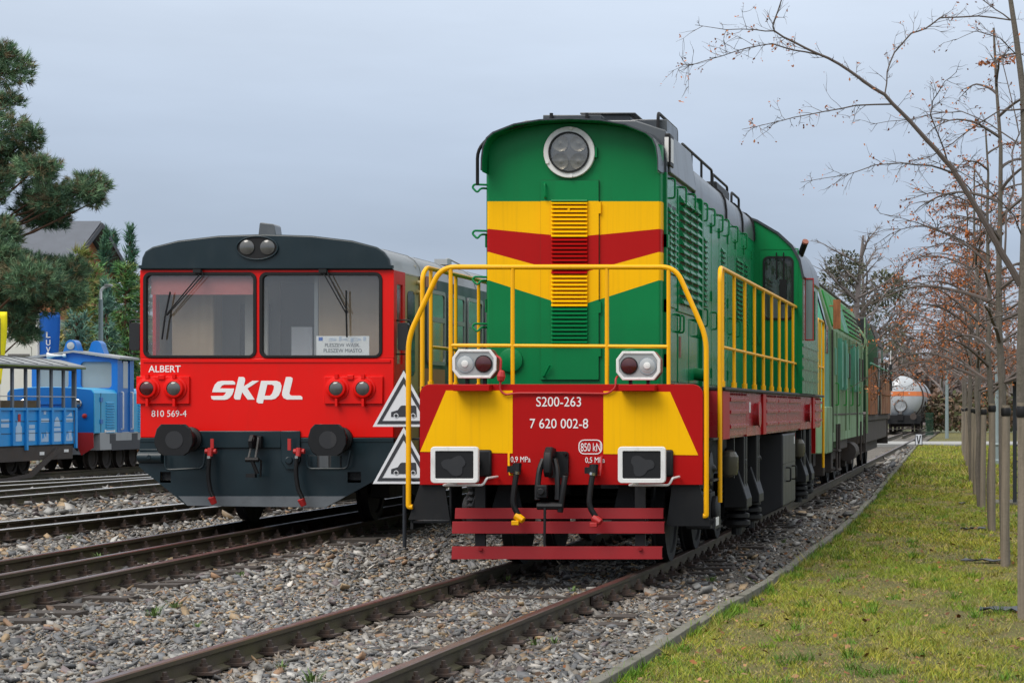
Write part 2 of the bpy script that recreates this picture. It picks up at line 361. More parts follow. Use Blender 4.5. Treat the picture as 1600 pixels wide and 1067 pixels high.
# street and buildings
pm('sign_white', (0.76, 0.78, 0.82), 0.45, var=0.03)
pm('sign_dark', (0.035, 0.037, 0.045), 0.5, var=0.05)
pm('post_dark', (0.018, 0.022, 0.028), 0.5, var=0.15)
pm('plaster', (0.62, 0.62, 0.58), 0.85, var=0.06)
pm('tile_grey', (0.085, 0.097, 0.12), 0.6, var=0.25, vs_=2)
pm('brick_orange', (0.34, 0.13, 0.06), 0.85, var=0.2)
pm('flag_yellow', (0.85, 0.72, 0.0), 0.7, var=0.06)
pm('flag_blue', (0.0, 0.12, 0.55), 0.7, var=0.1)
pm('lamp_post_grey', (0.24, 0.30, 0.31), 0.5, var=0.08)
pm('asphalt', (0.30, 0.30, 0.29), 0.85, var=0.1)
pm('plastic_black', (0.012, 0.013, 0.015), 0.4, var=0.2)
pm('plastic_blue', (0.0, 0.06, 0.75), 0.4, var=0.1)
glass('glass_clear', (0.95, 0.96, 0.955), 1.0, 0.035)
glass('lens_cover', (0.97, 0.97, 0.96), 0.9, 0.02)
def ground_mat(name, cols, sc, bump, rough=0.9):
    m = bpy.data.materials.new(name); m.use_nodes = True; t = m.node_tree; n = t.nodes; l = t.links; P = n['Principled BSDF']
    P.inputs['Roughness'].default_value = rough
    co = n.new('ShaderNodeTexCoord')
    vo = n.new('ShaderNodeTexVoronoi'); vo.inputs['Scale'].default_value = sc; l.new(co.outputs['Object'], vo.inputs['Vector'])
    sv = n.new('ShaderNodeSeparateColor'); l.new(vo.outputs['Color'], sv.inputs[0])
    r = n.new('ShaderNodeValToRGB'); l.new(sv.outputs[0], r.inputs[0]); el = r.color_ramp.elements
    el[0].color = (*cols[0], 1); el[1].color = (*cols[-1], 1); el[0].position = 0; el[1].position = 1
    for i, c in enumerate(cols[1:-1]): q = el.new((i + 1) / (len(cols) - 1)); q.color = (*c, 1)
    no = n.new('ShaderNodeTexNoise'); no.inputs['Scale'].default_value = 0.8; no.inputs['Detail'].default_value = 6; l.new(co.outputs['Object'], no.inputs['Vector'])
    mr = n.new('ShaderNodeMapRange'); l.new(no.outputs[0], mr.inputs[0]); mr.inputs[3].default_value = 0.65; mr.inputs[4].default_value = 1.3
    v = n.new('ShaderNodeVectorMath'); v.operation = 'SCALE'; l.new(r.outputs[0], v.inputs[0]); l.new(mr.outputs[0], v.inputs['Scale']); l.new(v.outputs[0], P.inputs['Base Color'])
    b = n.new('ShaderNodeBump'); b.inputs['Strength'].default_value = bump; b.inputs['Distance'].default_value = 0.03; l.new(vo.outputs['Distance'], b.inputs['Height']); b.invert = True
    l.new(b.outputs[0], P.inputs['Normal']); MATS[name] = m
ground_mat('ballast_soil', [(0.09, 0.078, 0.064), (0.15, 0.135, 0.115), (0.20, 0.18, 0.15), (0.13, 0.122, 0.112)], 60, 0.9)
ground_mat('lawn_soil', [(0.10, 0.085, 0.032), (0.16, 0.16, 0.026), (0.16, 0.12, 0.05), (0.14, 0.165, 0.02)], 55, 1.0)
ground_mat('far_soil', [(0.07, 0.09, 0.03), (0.10, 0.11, 0.05), (0.12, 0.10, 0.06)], 3, 0.3)
# ---------------------------------------------------------------- ground, ballast, lawn
def sstep(a, b, x):
    t = np.clip((np.asarray(x, float) - a) / (b - a), 0, 1); return t * t * (3 - 2 * t)
def zg(X): return -0.178 + 0.150 * sstep(-5.3, -7.0, X) + 0.03 * sstep(-13, -17, X)
KERB = [(-2.46, 9.0), (-2.30, 13.5), (-2.14, 17.2), (-2.0, 20.8), (-1.90, 27), (-1.86, 33), (-1.92, 40), (-2.2, 60), (-2.7, 97.5)]
def kerb_x(D): return np.interp(D, [k[1] for k in KERB], [k[0] for k in KERB])
def wob(X, Y):
    return 0.5 * np.sin(X * 1.7 + Y * 0.9) + 0.3 * np.sin(X * 3.9 - Y * 2.3 + 1) + 0.2 * np.sin(X * 7.1 + Y * 6.3 + 2)
def sheet(name, xs, ys, zf, mat, kind='structure'):
    X, Y = np.meshgrid(xs, ys); Z = zf(X, Y)
    v = np.stack([X, Y, Z], -1).reshape(-1, 3); nx, ny = len(xs), len(ys)
    i = np.arange(nx * ny).reshape(ny, nx); f = np.stack([i[:-1, :-1], i[:-1, 1:], i[1:, 1:], i[1:, :-1]], -1).reshape(-1, 4)
    o = np_mesh(name, v, f, mat, smooth=True); return tag(o, kind=kind)
sheet('ground', np.linspace(-900, 900, 3), np.linspace(-900, 900, 3), lambda X, Y: 0 * X - 0.24, 'far_soil')
# gravel bed follows the kerb on its right edge
ys = np.concatenate([np.arange(6, 50, 0.4), np.arange(50, 170, 3.0)])
us = np.linspace(0, 1, 90)
Yg = np.repeat(ys[:, None], 90, 1); kx = kerb_x(ys)[:, None]; kx = np.where(Yg > 98, -2.7, kx)
Xg = -27 + (kx + 0.0 + 27) * us[None, :]
Zg = zg(Xg) + 0.012 * wob(Xg * 1.5, Yg * 1.5)
v = np.stack([Xg, Yg, Zg], -1).reshape(-1, 3); i = np.arange(v.shape[0]).reshape(len(ys), 90)
f = np.stack([i[:-1, :-1], i[:-1, 1:], i[1:, 1:], i[1:, :-1]], -1).reshape(-1, 4)
tag(np_mesh('gravel_bed', v, f, 'ballast_soil', smooth=True), kind='structure')
ys2 = np.concatenate([np.arange(6, 60, 0.5), np.arange(60, 99, 2.0)]); us2 = np.linspace(0, 1, 40)
Yl = np.repeat(ys2[:, None], 40, 1); k2 = kerb_x(ys2)[:, None] + 0.04
Xl = k2 + (14 - k2) * us2[None, :] ** 1.6
lawn_z = lambda X, Y: -0.125 + 0.014 * wob(X * 1.2, Y * 0.8)
v = np.stack([Xl, Yl, lawn_z(Xl, Yl)], -1).reshape(-1, 3); i = np.arange(v.shape[0]).reshape(len(ys2), 40)
f = np.stack([i[:-1, :-1], i[:-1, 1:], i[1:, 1:], i[1:, :-1]], -1).reshape(-1, 4)
tag(np_mesh('lawn', v, f, 'lawn_soil', smooth=True), kind='structure')
sheet('far_lawn', np.linspace(-2.5, 40, 8), np.linspace(108, 150, 8), lambda X, Y: 0 * X - 0.11, 'lawn_soil')
# level crossing road across the tracks, far off
MB().box(-30, 40, 99, 107.5, -0.25, -0.05).build('crossing_road', 'asphalt', smooth=0)['kind'] = 'structure'
# kerb of edging boards
kerb = thing('lawn_edging', 'weathered grey edging boards between the gravel and the lawn', 'edging', (-2.0, 20.8, -0.1))
D = 9.6; k = 0
while D < 97:
    L = rnd.choice((1.2, 1.95, 1.95, 2.4)) if D < 40 else 3.9
    a, b = D + 0.006, D + L - 0.006; xa, xb = float(kerb_x(a)), float(kerb_x(b)); dz = rnd.uniform(-0.016, 0.016); dx = rnd.uniform(-0.02, 0.02)
    m = MB(); t = 0.075
    m.add([(xa - t / 2 + dx, a, -0.26), (xa + t / 2 + dx, a, -0.26), (xb + t / 2 + dx, b, -0.26), (xb - t / 2 + dx, b, -0.26),
           (xa - t / 2 + dx, a, -0.055 + dz), (xa + t / 2 + dx, a, -0.06 + dz), (xb + t / 2 + dx, b, -0.06 - dz), (xb - t / 2 + dx, b, -0.055 - dz)],
          [(0, 1, 2, 3), (4, 7, 6, 5), (0, 4, 5, 1), (1, 5, 6, 2), (2, 6, 7, 3), (3, 7, 4, 0)])
    m.xf(lambda x, y, z: (x + 2.0, y - 20.8, z + 0.1)).build('edging_board', 'concrete', kerb, smooth=0, bevel=0.006)
    D += L; k += 1
# ---------------------------------------------------------------- tracks
def fastening_mesh():
    m = MB()
    m.box(-0.10, 0.075, -0.085, 0.085, 0, 0.018).box(-0.045, 0.03, -0.05, 0.05, 0.018, 0.05)
    m.cyl((-0.01, 0, 0.05), (-0.01, 0, 0.072), 0.026, n=6).cyl((-0.01, 0, 0.072), (-0.01, 0, 0.098), 0.015, n=6)
    o = m.build('rail_fastening', 'clip_iron', smooth=0); me = o.data; bpy.data.objects.remove(o); return me
FAST = fastening_mesh()
def sleeper_mesh(L):
    o = MB().box(-L / 2, L / 2, -0.125, 0.125, -0.16, 0).build('sleeper', 'sleeper_wood', smooth=0); me = o.data; bpy.data.objects.remove(o); return me
PROF = [(-0.065, -0.155), (0.065, -0.155), (0.065, -0.143), (0.012, -0.125), (0.010, -0.045), (0.034, -0.036), (0.036, -0.008), (0.028, 0.0), (-0.028, 0.0), (-0.036, -0.008), (-0.034, -0.036), (-0.010, -0.045), (-0.012, -0.125), (-0.065, -0.143)]
def track(name, label, z, rails, d0, d1, sl_len, fast=None, top='rail_top', pitch=0.6, slp=True, sz=-0.158):
    """rails: list of functions D -> X ; fast: (from, to) range with built fastenings"""
    mid = (d0 + d1) / 2; org = Vector((float(rails[0](mid)), d0, z))
    t = thing(name, label, 'track', org)
    n = max(2, int((d1 - d0) / 1.5))
    for rf in rails:
        m = MB(); ds = np.linspace(d0, d1, n + 1); K = len(PROF)
        for d in ds:
            x = float(rf(d)); m.v += [(x + p[0] - org.x, d - org.y, p[1]) for p in PROF]
        for a in range(n):
            for j in range(K):
                q = (j + 1) % K; m.f.append((a * K + j, a * K + q, (a + 1) * K + q, (a + 1) * K + j)); m.m.append(1 if j in (6, 7, 8) else 0)
        m.f.append(tuple(range(K))); m.m.append(0)
        m.build('rail', ['rail_side', top], t, smooth=40)
    if slp:
        sm = sleeper_mesh(sl_len); d = d0 + 0.3
        while d < min(d1, 62):
            xs_ = [float(r(d)) for r in rails]; o = bpy.data.objects.new('sleeper', sm); C.objects.link(o); o.parent = t
            o.location = ((min(xs_) + max(xs_)) / 2 - org.x + rnd.uniform(-0.06, 0.06), d - org.y, sz + rnd.uniform(-0.016, 0.008)); o.rotation_euler = (rnd.uniform(-.01, .01), rnd.uniform(-.01, .01), rnd.uniform(-.03, .03))
            d += pitch
    if fast:
        d = d0 + 0.3
        while d < fast[1]:
            if d > fast[0]:
                for rf in rails:
                    for s in (-1, 1):
                        o = bpy.data.objects.new('rail_fastening', FAST); C.objects.link(o); o.parent = t
                        o.location = (float(rf(d)) - org.x + s * 0.085, d - org.y + rnd.uniform(-.02, .02), -0.14 + rnd.uniform(-.006, .006)); o.rotation_euler = (0, 0, (0 if s > 0 else math.pi) + rnd.uniform(-.12, .12))
            d += pitch
    return t
main_c = lambda D: np.interp(D, [8, 14.1, 17, 19, 21, 23, 400], [-4.50, -4.31, -4.21, -4.14, -4.06, -4.0, -4.0])
G = 0.78
mt_ = track('railway_track', 'rusty standard gauge track under the green and yellow locomotive', 0.0, [lambda D: main_c(D) - G, lambda D: main_c(D) + G], 8.3, 140, 2.6, (11, 36))
# fishplates at the two visible rail joints
for s, d in ((-1, 20.15), (1, 19.0)):
    x = float(main_c(d)) + s * G - float(main_c(74.15)) - s * 0.0 + G
    m = MB().box(-0.030, -0.012, -0.25, 0.25, -0.12, -0.05).box(0.012, 0.030, -0.25, 0.25, -0.12, -0.05)
    for q in (-0.18, -0.06, 0.06, 0.18): m.cyl((0.03, q, -0.085), (0.055, q, -0.085), 0.017, n=6); m.cyl((-0.03, q, -0.085), (-0.055, q, -0.085), 0.017, n=6)
    m.build('fishplate', 'clip_iron', mt_, smooth=0, loc=(x, d - 8.3, 0))
car_c = lambda D: np.interp(D, [12, 16, 21, 27, 400], [-8.28, -8.36, -8.45, -8.58, -8.58])
track('railway_track', 'three rail dual gauge track under the red railcar', 0.15, [lambda D: car_c(D) - 0.8, lambda D: car_c(D) - 0.06, lambda D: car_c(D) + 0.8], 12.3, 80, 2.7, (15, 29), sz=-0.135)
nar = lambda D: -12.02 + 0.070 * (D - 26.5)
track('railway_track', 'narrow gauge track first left of the red railcar', 0.15, [lambda D: nar(D) - 0.46, lambda D: nar(D) + 0.46], 20, 44, 1.7, (22, 36), 'rail_top_bright')
track('railway_track', 'wide bright railed track second left of the red railcar', 0.17, [lambda D: -16.8 + 0.02 * (D - 40), lambda D: -15.45 + 0.04 * (D - 40)], 28, 70, 2.6, (31, 45), 'rail_top_bright')
track('railway_track', 'diverging rails between the blue train and its neighbouring track', 0.17, [lambda D: -18.5 + 0.20 * (D - 43.5), lambda D: -17.4 + 0.16 * (D - 43.5)], 34, 54, 1.7, None, 'rail_top_bright')
track('railway_track', 'narrow gauge track under the blue train', 0.18, [lambda D: -21.45 + 0 * D, lambda D: -20.55 + 0 * D], 30, 80, 1.7, None)
# ---------------------------------------------------------------- loose stones
def stones(name, n, dens_fn, dr, size, seed):
    g = np.random.default_rng(seed)
    D0, D1 = dr
    D = g.uniform(D0, D1, n * 3); X = g.uniform(-1, 0, n * 3)
    xl = -(1525 + 90) * D / F - 0.3; xr = kerb_x(D) - 0.06
    X = xl + (xr - xl) * (X + 1)
    keep = g.uniform(0, 1, n * 3) < dens_fn(X, D)
    c = main_c(D); 
    for r_ in (c - G, c + G): keep &= np.abs(X - r_) > 0.075
    c = car_c(D)
    for r_ in (c - 0.8, c - 0.06, c + 0.8): keep &= np.abs(X - r_) > 0.075
    X, D = X[keep][:n], D[keep][:n]; n = len(X)
    base = np.array([[x, y, z] for x in (-1, 1) for y in (-1, 1) for z in (-1, 1)], float)
    v = base[None] * g.uniform(0.45, 1.0, (n, 8, 3))
    s = size * np.exp(g.normal(0, 0.50, n)); s = np.clip(s, size * 0.4, size * 3.2)
    v *= (s[:, None] * g.uniform(0.6, 1.25, (n, 3)) * np.array([1.15, 1, 0.40]))[:, None, :]
    a = g.uniform(0, 2 * math.pi, n); tx, ty = g.normal(0, 0.38, n), g.normal(0, 0.38, n)
    ca, sa = np.cos(a)[:, None], np.sin(a)[:, None]
    x = v[..., 0] * ca - v[..., 1] * sa; y = v[..., 0] * sa + v[..., 1] * ca; z = v[..., 2] + x * tx[:, None] + y * ty[:, None]
    zz = zg(X) + 0.012 * wob(X * 1.5, D * 1.5) + s * g.uniform(-0.35, 0.75, n)
    P = np.stack([x + X[:, None], y + D[:, None], z + zz[:, None]], -1).reshape(-1, 3)
    fq = np.array([(0, 1, 3, 2), (4, 6, 7, 5), (0, 4, 5, 1), (2, 3, 7, 6), (0, 2, 6, 4), (1, 5, 7, 3)])
    Fc = (fq[None] + (np.arange(n) * 8)[:, None, None]).reshape(-1, 4)
    pal = np.array([(0.165, 0.165, 0.17), (0.22, 0.22, 0.215), (0.30, 0.29, 0.275), (0.115, 0.12, 0.13), (0.37, 0.36, 0.345), (0.31, 0.225, 0.135), (0.25, 0.155, 0.095), (0.20, 0.175, 0.145), (0.43, 0.41, 0.38), (0.13, 0.105, 0.11)])
    patch = np.clip(0.5 + 0.5 * wob(X * 0.9 + 4, D * 0.6), 0, 1)
    pr = np.array([.17, .19, .15, .13, .055, .075, .06, .14, .025, .05])
    ci = g.choice(10, n, p=pr / pr.sum()); col = pal[ci] * g.uniform(0.62, 1.22, (n, 1)) * (0.84 + 0.48 * patch)[:, None] * np.array([1.0, 0.99, 0.96])
    near = np.min([np.abs(X - q) for q in (main_c(D) - G, main_c(D) + G, car_c(D) - .8, car_c(D) + .8)], 0); st_ = np.clip(1 - near / .45, 0, 1)[:, None]      # brake dust along the rails
    col = col * (1 - st_ * np.array([.28, .36, .42]))
    return tag(np_mesh(name, P, Fc, 'stone', np.repeat(col, 8, 0)), kind='stuff')
one = lambda X, D: 0 * X + 1
def thin(X, D):        # finer dusty ground beside the kerb
    return np.where((X > -2.95 + 0.15 * wob(X, D)) & (D > 15), 0.30, 1.0)
stones('ballast_stones', 80000, thin, (11.6, 20), 0.0122, 1)
stones('ballast_stones', 46000, thin, (20, 31), 0.0160, 2)
stones('ballast_stones', 22000, one, (31, 60), 0.027, 3)
stones('ballast_stones', 5000, lambda X, D: (X > -3.6) * 1.0 + (X <= -3.6) * 0.02, (60, 98), 0.045, 5)
# ---------------------------------------------------------------- grass
def blades(name, n, D0, D1, hgt, wid, seed, xr=3.0):
    g = np.random.default_rng(seed)
    D = g.uniform(D0, D1, n * 2); k = kerb_x(D) + 0.07; X = k + (xr - k) * g.uniform(0, 1, n * 2)
    p = wob(X * 1.9, D * 1.1) + 0.6 * wob(X * 5 + 2, D * 4.1)
    p2 = wob(X * 0.8 + 5, D * 0.45 + 1)
    keep = g.uniform(0, 1, n * 2) < np.clip(0.80 + 0.45 * p, 0.32, 1)
    X, D, p, p2 = [q[keep][:n] for q in (X, D, p, p2)]; n = len(X)
    h = hgt * np.exp(g.normal(0, 0.35, n)) * (1 + 0.55 * np.clip(p, -1, 1)); w = wid * g.uniform(0.6, 1.3, n)
    a = g.uniform(0, 2 * math.pi, n); ln = g.normal(0, 0.85, (n, 2))
    z = lawn_z(X, D) - 0.004
    A = np.stack([X - w * np.cos(a), D - w * np.sin(a), z], -1); B = np.stack([X + w * np.cos(a), D + w * np.sin(a), z], -1)
    T = np.stack([X + ln[:, 0] * h, D + ln[:, 1] * h, z + h], -1)
    V = np.stack([A, B, T], 1).reshape(-1, 3); Fc = np.arange(n * 3).reshape(-1, 3)
    green = np.array((0.155, 0.225, 0.014)); yel = np.array((0.33, 0.275, 0.035)); dry = np.array((0.36, 0.26, 0.12)); dk = np.array((0.07, 0.14, 0.012))
    t = np.clip(0.45 + 0.35 * p2 + 0.25 * g.normal(0, 1, n), 0, 1)[:, None]
    col = green * (1 - t) + yel * t
    low = np.clip(0.24 - 0.55 * p, 0.06, 0.9); brn = np.array((0.20, 0.135, 0.06))
    rr_ = g.uniform(0, 1, n); col = np.where((rr_ < low)[:, None], dry, col); col = np.where((rr_ < low * .45)[:, None], brn, col)
    col = np.where((g.uniform(0, 1, n) < 0.15)[:, None], dk, col) * g.uniform(0.85, 1.5, (n, 1))
    return tag(np_mesh(name, V, Fc, 'grass', np.repeat(col, 3, 0)), kind='stuff')
blades('lawn_grass', 200000, 11.5, 24, 0.023, 0.0032, 11)
blades('lawn_grass', 130000, 24, 46, 0.030, 0.0055, 12)
blades('lawn_grass', 80000, 46, 98, 0.055, 0.013, 13, 5.0)
# coarse clumps of longer grass, thick along the edging
g_ = np.random.default_rng(17); cl_D = 11.8 + 44 * g_.uniform(0, 1, 420) ** 1.5; at_k = g_.uniform(0, 1, 420) < .45
cl_X = np.where(at_k, kerb_x(cl_D) + .05 + np.abs(g_.normal(0, .05, 420)), kerb_x(cl_D) + .1 + g_.uniform(0, 3.2, 420))
nb = 46; X = np.repeat(cl_X, nb) + g_.normal(0, .035, 420 * nb); Y = np.repeat(cl_D, nb) + g_.normal(0, .05, 420 * nb); h = .055 * np.exp(g_.normal(0, .4, 420 * nb)) * np.repeat(g_.uniform(.5, 1.3, 420), nb); w = .0030 * (1 + Y / 30); a = g_.uniform(0, 6.28, 420 * nb); ln = g_.normal(0, .6, (420 * nb, 2)); z = lawn_z(X, Y)
V = np.stack([np.stack([X - w * np.cos(a), Y - w * np.sin(a), z], -1), np.stack([X + w * np.cos(a), Y + w * np.sin(a), z], -1), np.stack([X + ln[:, 0] * h, Y + ln[:, 1] * h, z + h], -1)], 1).reshape(-1, 3)
cc = np.repeat(np.array([(0.10, 0.21, 0.012), (0.15, 0.24, 0.015), (0.26, 0.24, 0.05), (0.08, 0.16, 0.012)])[g_.integers(0, 4, 420)], nb, 0) * g_.uniform(.7, 1.3, (420 * nb, 1))
tag(np_mesh('grass_clumps', V, np.arange(420 * nb * 3).reshape(-1, 3), 'grass', np.repeat(cc, 3, 0)), kind='stuff')
# small tufts of weed in the ballast, each its own plant
def weed(px, py, size, label, seed):
    g = random.Random(seed); z0 = -0.11 if px > 420 else 0.03
    D = F * (H - z0) / (py - VY); x = wx(px, D)
    m = MB()
    for _ in range(int(34 * size)):
        a = g.uniform(0, 6.28); L = g.uniform(0.025, 0.10) * size; r0 = g.uniform(0, 0.06) * size; w = g.uniform(0.002, 0.006) * (0.7 + 0.5 * size)
        b = Vector((r0 * math.cos(a), r0 * math.sin(a), -0.02)); d = Vector((math.cos(a) * g.uniform(.1, .7), math.sin(a) * g.uniform(.1, .7), 1)).normalized()
        s_ = Vector((-math.sin(a), math.cos(a), 0)) * w; mid = b + d * L * 0.55; tip = b + d * L + Vector((math.cos(a), math.sin(a), -0.4)) * L * 0.25
        m.add([b - s_ * .5, b + s_ * .5, mid + s_, tip, mid - s_], [(0, 1, 2, 4), (4, 2, 3)])
    tag(m.build('weed', 'weed_green', smooth=0, loc=(x, D, z0)), label, 'weed', 'weeds in the ballast')
pm('weed_green', (0.085, 0.15, 0.03), 0.6, var=0.45, vs_=30)
for i, (px, py, s, lb) in enumerate([(155, 872, 1.3, 'tall weed against the rails at the far left'), (240, 958, 1.1, 'leafy weed in gravel beyond the sleeper ends at left'), (272, 945, 0.9, 'thin weed beside the leafy one at left'), (108, 838, 0.7, 'small weed between the two left tracks'), (375, 896, 0.7, 'small weed at a broken sleeper end left of the sign post'),
        (487, 1060, 1.1, 'yellowish weed between the rails at the bottom edge'), (440, 1040, 0.8, 'low weed left of the yellowish one at the bottom edge'), (610, 950, 1.0, 'weed beside the left rail inside the near track'), (793, 903, 0.7, 'weed in front of the red guard bars'), (895, 920, 0.7, 'weed beside the right rail before the locomotive'),
        (835, 1003, 0.8, 'green tuft on the gravel right of the near rail'), (868, 1000, 0.7, 'second green tuft right of the near rail'), (1112, 905, 0.9, 'mossy tuft between the rail and edging boards'), (1225, 845, 0.8, 'farther mossy tuft between rail and edging boards'), (540, 895, 0.7, 'patch of weed left of the sign post foot'), (310, 975, 0.6, 'tiny weed on the gravel at lower left')]):
    weed(px, py, s, lb, 40 + i)
# fallen leaves and dark clods on the lawn
def litter(name, n, D0, D1, size, seed, cols):
    g = np.random.default_rng(seed); D = D0 + (D1 - D0) * g.uniform(0, 1, n) ** 1.4; k = kerb_x(D) - 0.8; X = k + (2.6 - k) * g.uniform(0, 1, n)
    z = np.where(X > kerb_x(D), lawn_z(X, D) + 0.03, zg(X) + 0.035)
    q = np.array([(-1, -.5, 0), (0, -.75, .25), (1, 0, 0), (0, .75, .2), (-.9, .5, .05)]) ; s = size * g.uniform(0.5, 1.4, n)
    a = g.uniform(0, 6.28, n); tl = g.normal(0, .3, (n, 2))
    x = (q[None, :, 0] * np.cos(a)[:, None] - q[None, :, 1] * np.sin(a)[:, None]) * s[:, None]; y = (q[None, :, 0] * np.sin(a)[:, None] + q[None, :, 1] * np.cos(a)[:, None]) * s[:, None]
    zz = q[None, :, 2] * s[:, None] + x * tl[:, :1] + y * tl[:, 1:]
    V = np.stack([x + X[:, None], y + D[:, None], zz + z[:, None]], -1).reshape(-1, 3); Fc = np.arange(n * 5).reshape(-1, 5)
    col = np.array(cols)[g.integers(0, len(cols), n)] * g.uniform(.6, 1.3, (n, 1))
    return tag(np_mesh(name, V, Fc, 'leaf', np.repeat(col, 5, 0)), kind='stuff')
litter('fallen_leaves', 2400, 12, 60, 0.021, 21, [(0.22, 0.085, 0.03), (0.15, 0.07, 0.03), (0.27, 0.15, 0.07), (0.09, 0.055, 0.035), (0.20, 0.12, 0.06)])
# ================================================================ green and yellow diesel locomotive
LX, LD = -4.0, 20.8
loco = thing('diesel_locomotive', 'green diesel shunting locomotive with yellow and red chevrons on its nose', 'locomotive', (LX, LD, 0))
def lx(px, d=0.0): return wx(px, LD + d) - LX
def lz(py, d=0.0): return wz(py, LD + d)
def lp(px, py, d=0.0): return (lx(px, d), d, lz(py, d))
ZF = 1.80
# --- end beam with painted panels
beam = MB().prism(rrect(-1.365, 1.365, 0.852, 1.82, 0.10, 6)[:14] + [(-1.365, 0.852), (1.365, 0.852)], 'y', 0, 0.045).build('end_beam', 'red', loco, bevel=0.006)
for pts in ([(697, 610), (801, 610), (801, 708), (656.5, 705.5)], [(943, 611), (1047, 612), (1091, 711), (943, 709)]):
    MB().prism([(lx(a), lz(b)) for a, b in pts], 'y', -0.004, 0.02).build('yellow_panel', 'yellow', beam, smooth=0)
for s in (-1, 1): MB().box(lx(714 if s < 0 else 971), lx(770 if s < 0 else 1027), -0.16, 0.0, lz(611), lz(601)).build('lamp_shelf', 'red', beam, bevel=0.004)
lettering('S200-263', lx(838), lx(908), lz(635), lz(620), -0.001, beam, 'letter_white')
lettering('7 620 002-8', lx(828), lx(919), lz(669), lz(654), -0.001, beam, 'letter_white')
lettering('850 kN', lx(907.5), lx(938.5), lz(705), lz(692), -0.001, beam, 'letter_white')
a, b, c, d = lx(904), lx(941), lz(709.5), lz(686.5)
MB().ring(rrect(a, b, c, d, 0.055), rrect(a + .009, b - .009, c + .009, d - .009, 0.046), -0.004, 0.01).build('rating_frame', 'letter_white', beam)
lettering('0,9 MPa', lx(798), lx(829), lz(723), lz(713), -0.001, beam, 'letter_white')
lettering('0,5 MPa', lx(914.5), lx(945), lz(724), lz(714), -0.001, beam, 'letter_white')
# --- buffers
for s in (-1, 1):
    x, z = s * 0.875, 1.06
    bf = MB().lathe([(0.16, -0.0), (0.16, -0.03), (0.115, -0.05), (0.115, -0.33), (0.085, -0.34), (0.085, -0.60)], (x, 0, z), (0, 1, 0), 20).build('buffer', 'black', loco)
    o_, i_ = rrect(x - .222, x + .222, z - .17, z + .17, .035), rrect(x - .178, x + .178, z - .128, z + .128, .012)
    MB().prism(rrect(x - .215, x + .215, z - .163, z + .163, .03), 'y', -0.635, -0.60).build('buffer_plate', 'black', bf)
    MB().ring(o_, i_, -0.648, -0.59).build('buffer_rim', 'white', bf, bevel=0.005)
    gp = MB(); g = random.Random(3 + s); pts = []
    for k in range(22): w = 2 * math.pi * k / 22; r = .085 * (1 + .22 * math.sin(3 * w + s) + g.uniform(-.08, .08)); pts.append((x + r * 1.25 * math.cos(w), z - .005 + r * math.sin(w)))
    gp.prism(pts, 'y', -0.642, -0.63).build('grease_patch', 'tank_black', bf, smooth=0)
    MB().box(x - .19, x + .21, -0.05, 0, z - .13, z + .13).build('buffer_flange', 'black', bf, bevel=.02)
    pth = fillet([(x - .14, -.0, z - .19), (x - .14, -.5, z - .195), (x + .235, -.5, z - .195), (x + .265, -.48, z - .13), (x + .265, -.02, z - .13)], .03)
    MB().tube(pth, .011, 8).build('shunter_bar', 'white', loco)
# --- draw hook and screw coupling
cp = MB().prism(rrect(lx(855), lx(889), lz(746), lz(705), .03), 'y', -0.045, 0.0)
for a, b in ((859, 709), (884, 709), (859, 741), (884, 741)): cp.cyl(lp(a, b, -.045), (lx(a), -.07, lz(b)), .018, n=6)
cp = cp.build('draw_gear', 'black', loco, bevel=.006)
hk = MB(); hp = [(-.05, 1.12), (-.05, 1.20), (-.22, 1.22), (-.30, 1.17), (-.335, 1.08), (-.32, .98), (-.27, .93), (-.20, .95), (-.19, 1.0), (-.24, 1.02), (-.255, 1.08), (-.22, 1.13)]
xc = lx(865); hk.prism(hp, 'x', xc - .038, xc + .038); hk.build('hook', 'black', cp, bevel=.015)
for s in (-1, 1):
    xx = xc + s * .085
    MB().tube(fillet([(xx - s * .03, -.22, 1.10), (xx, -.26, 1.0), (xx + s * .012, -.29, .84), (xx + s * .01, -.30, .72)], .05), .028, 8).build('coupling_link', 'black', cp)
m = MB().box(xc - .10, xc - .0, -.34, -.25, .74, .86).cyl((xc - .05, -.35, .80), (xc - .05, -.38, .80), .035, n=8).cyl((xc - .10, -.30, .66), (xc + .15, -.30, .66), .036, n=10).cyl((xc + .12, -.30, .60), (xc + .17, -.30, .95), .03, n=8)
m.build('coupling_nut', 'black', cp, bevel=.008)
MB().cyl((xc - .02, -.32, .66), (xc - .02, -.34, .28), .013, n=8).build('coupling_lever', 'rubber', cp)
# --- brake hoses
def hose(parent, pts, capmat, valve_px, tap, dd=-.22):
    h = MB().tube(fillet([lp(a, b, q) for a, b, q in pts], .12, 6), .027, 10).build('brake_hose', 'rubber', parent)
    a, b = valve_px
    MB().cyl((lx(a), 0, lz(b)), (lx(a), -.20, lz(b)), .038, n=10).cyl(lp(a, b - 8, -.16), lp(a, b + 9, -.18), .045, .033, n=10).box(lx(a) - .06, lx(a) + .05, -.17, -.08, lz(b) - .03, lz(b) + .03).build('hose_valve', 'black', h)
    e = pts[-1]; MB().cyl(lp(e[0] - 5, e[1] - 1, e[2]), lp(e[0] + 7, e[1] + 7, e[2] - .02), .04, .035, n=8).box(lx(e[0]) - .02, lx(e[0]) + .05, -.26, -.20, lz(e[1]) - .075, lz(e[1]) - .03).build('hose_coupling', capmat, h, bevel=.006)
    MB().tube([lp(*p) for p in tap], .011, 6).build('tap_lever', capmat, h)
    MB().cyl(lp(pts[0][0], pts[0][1] - 3, pts[0][2]), lp(pts[0][0] - 1, pts[0][1] + 1, pts[0][2]), .034, n=10).build('hose_clamp', 'chrome', h)
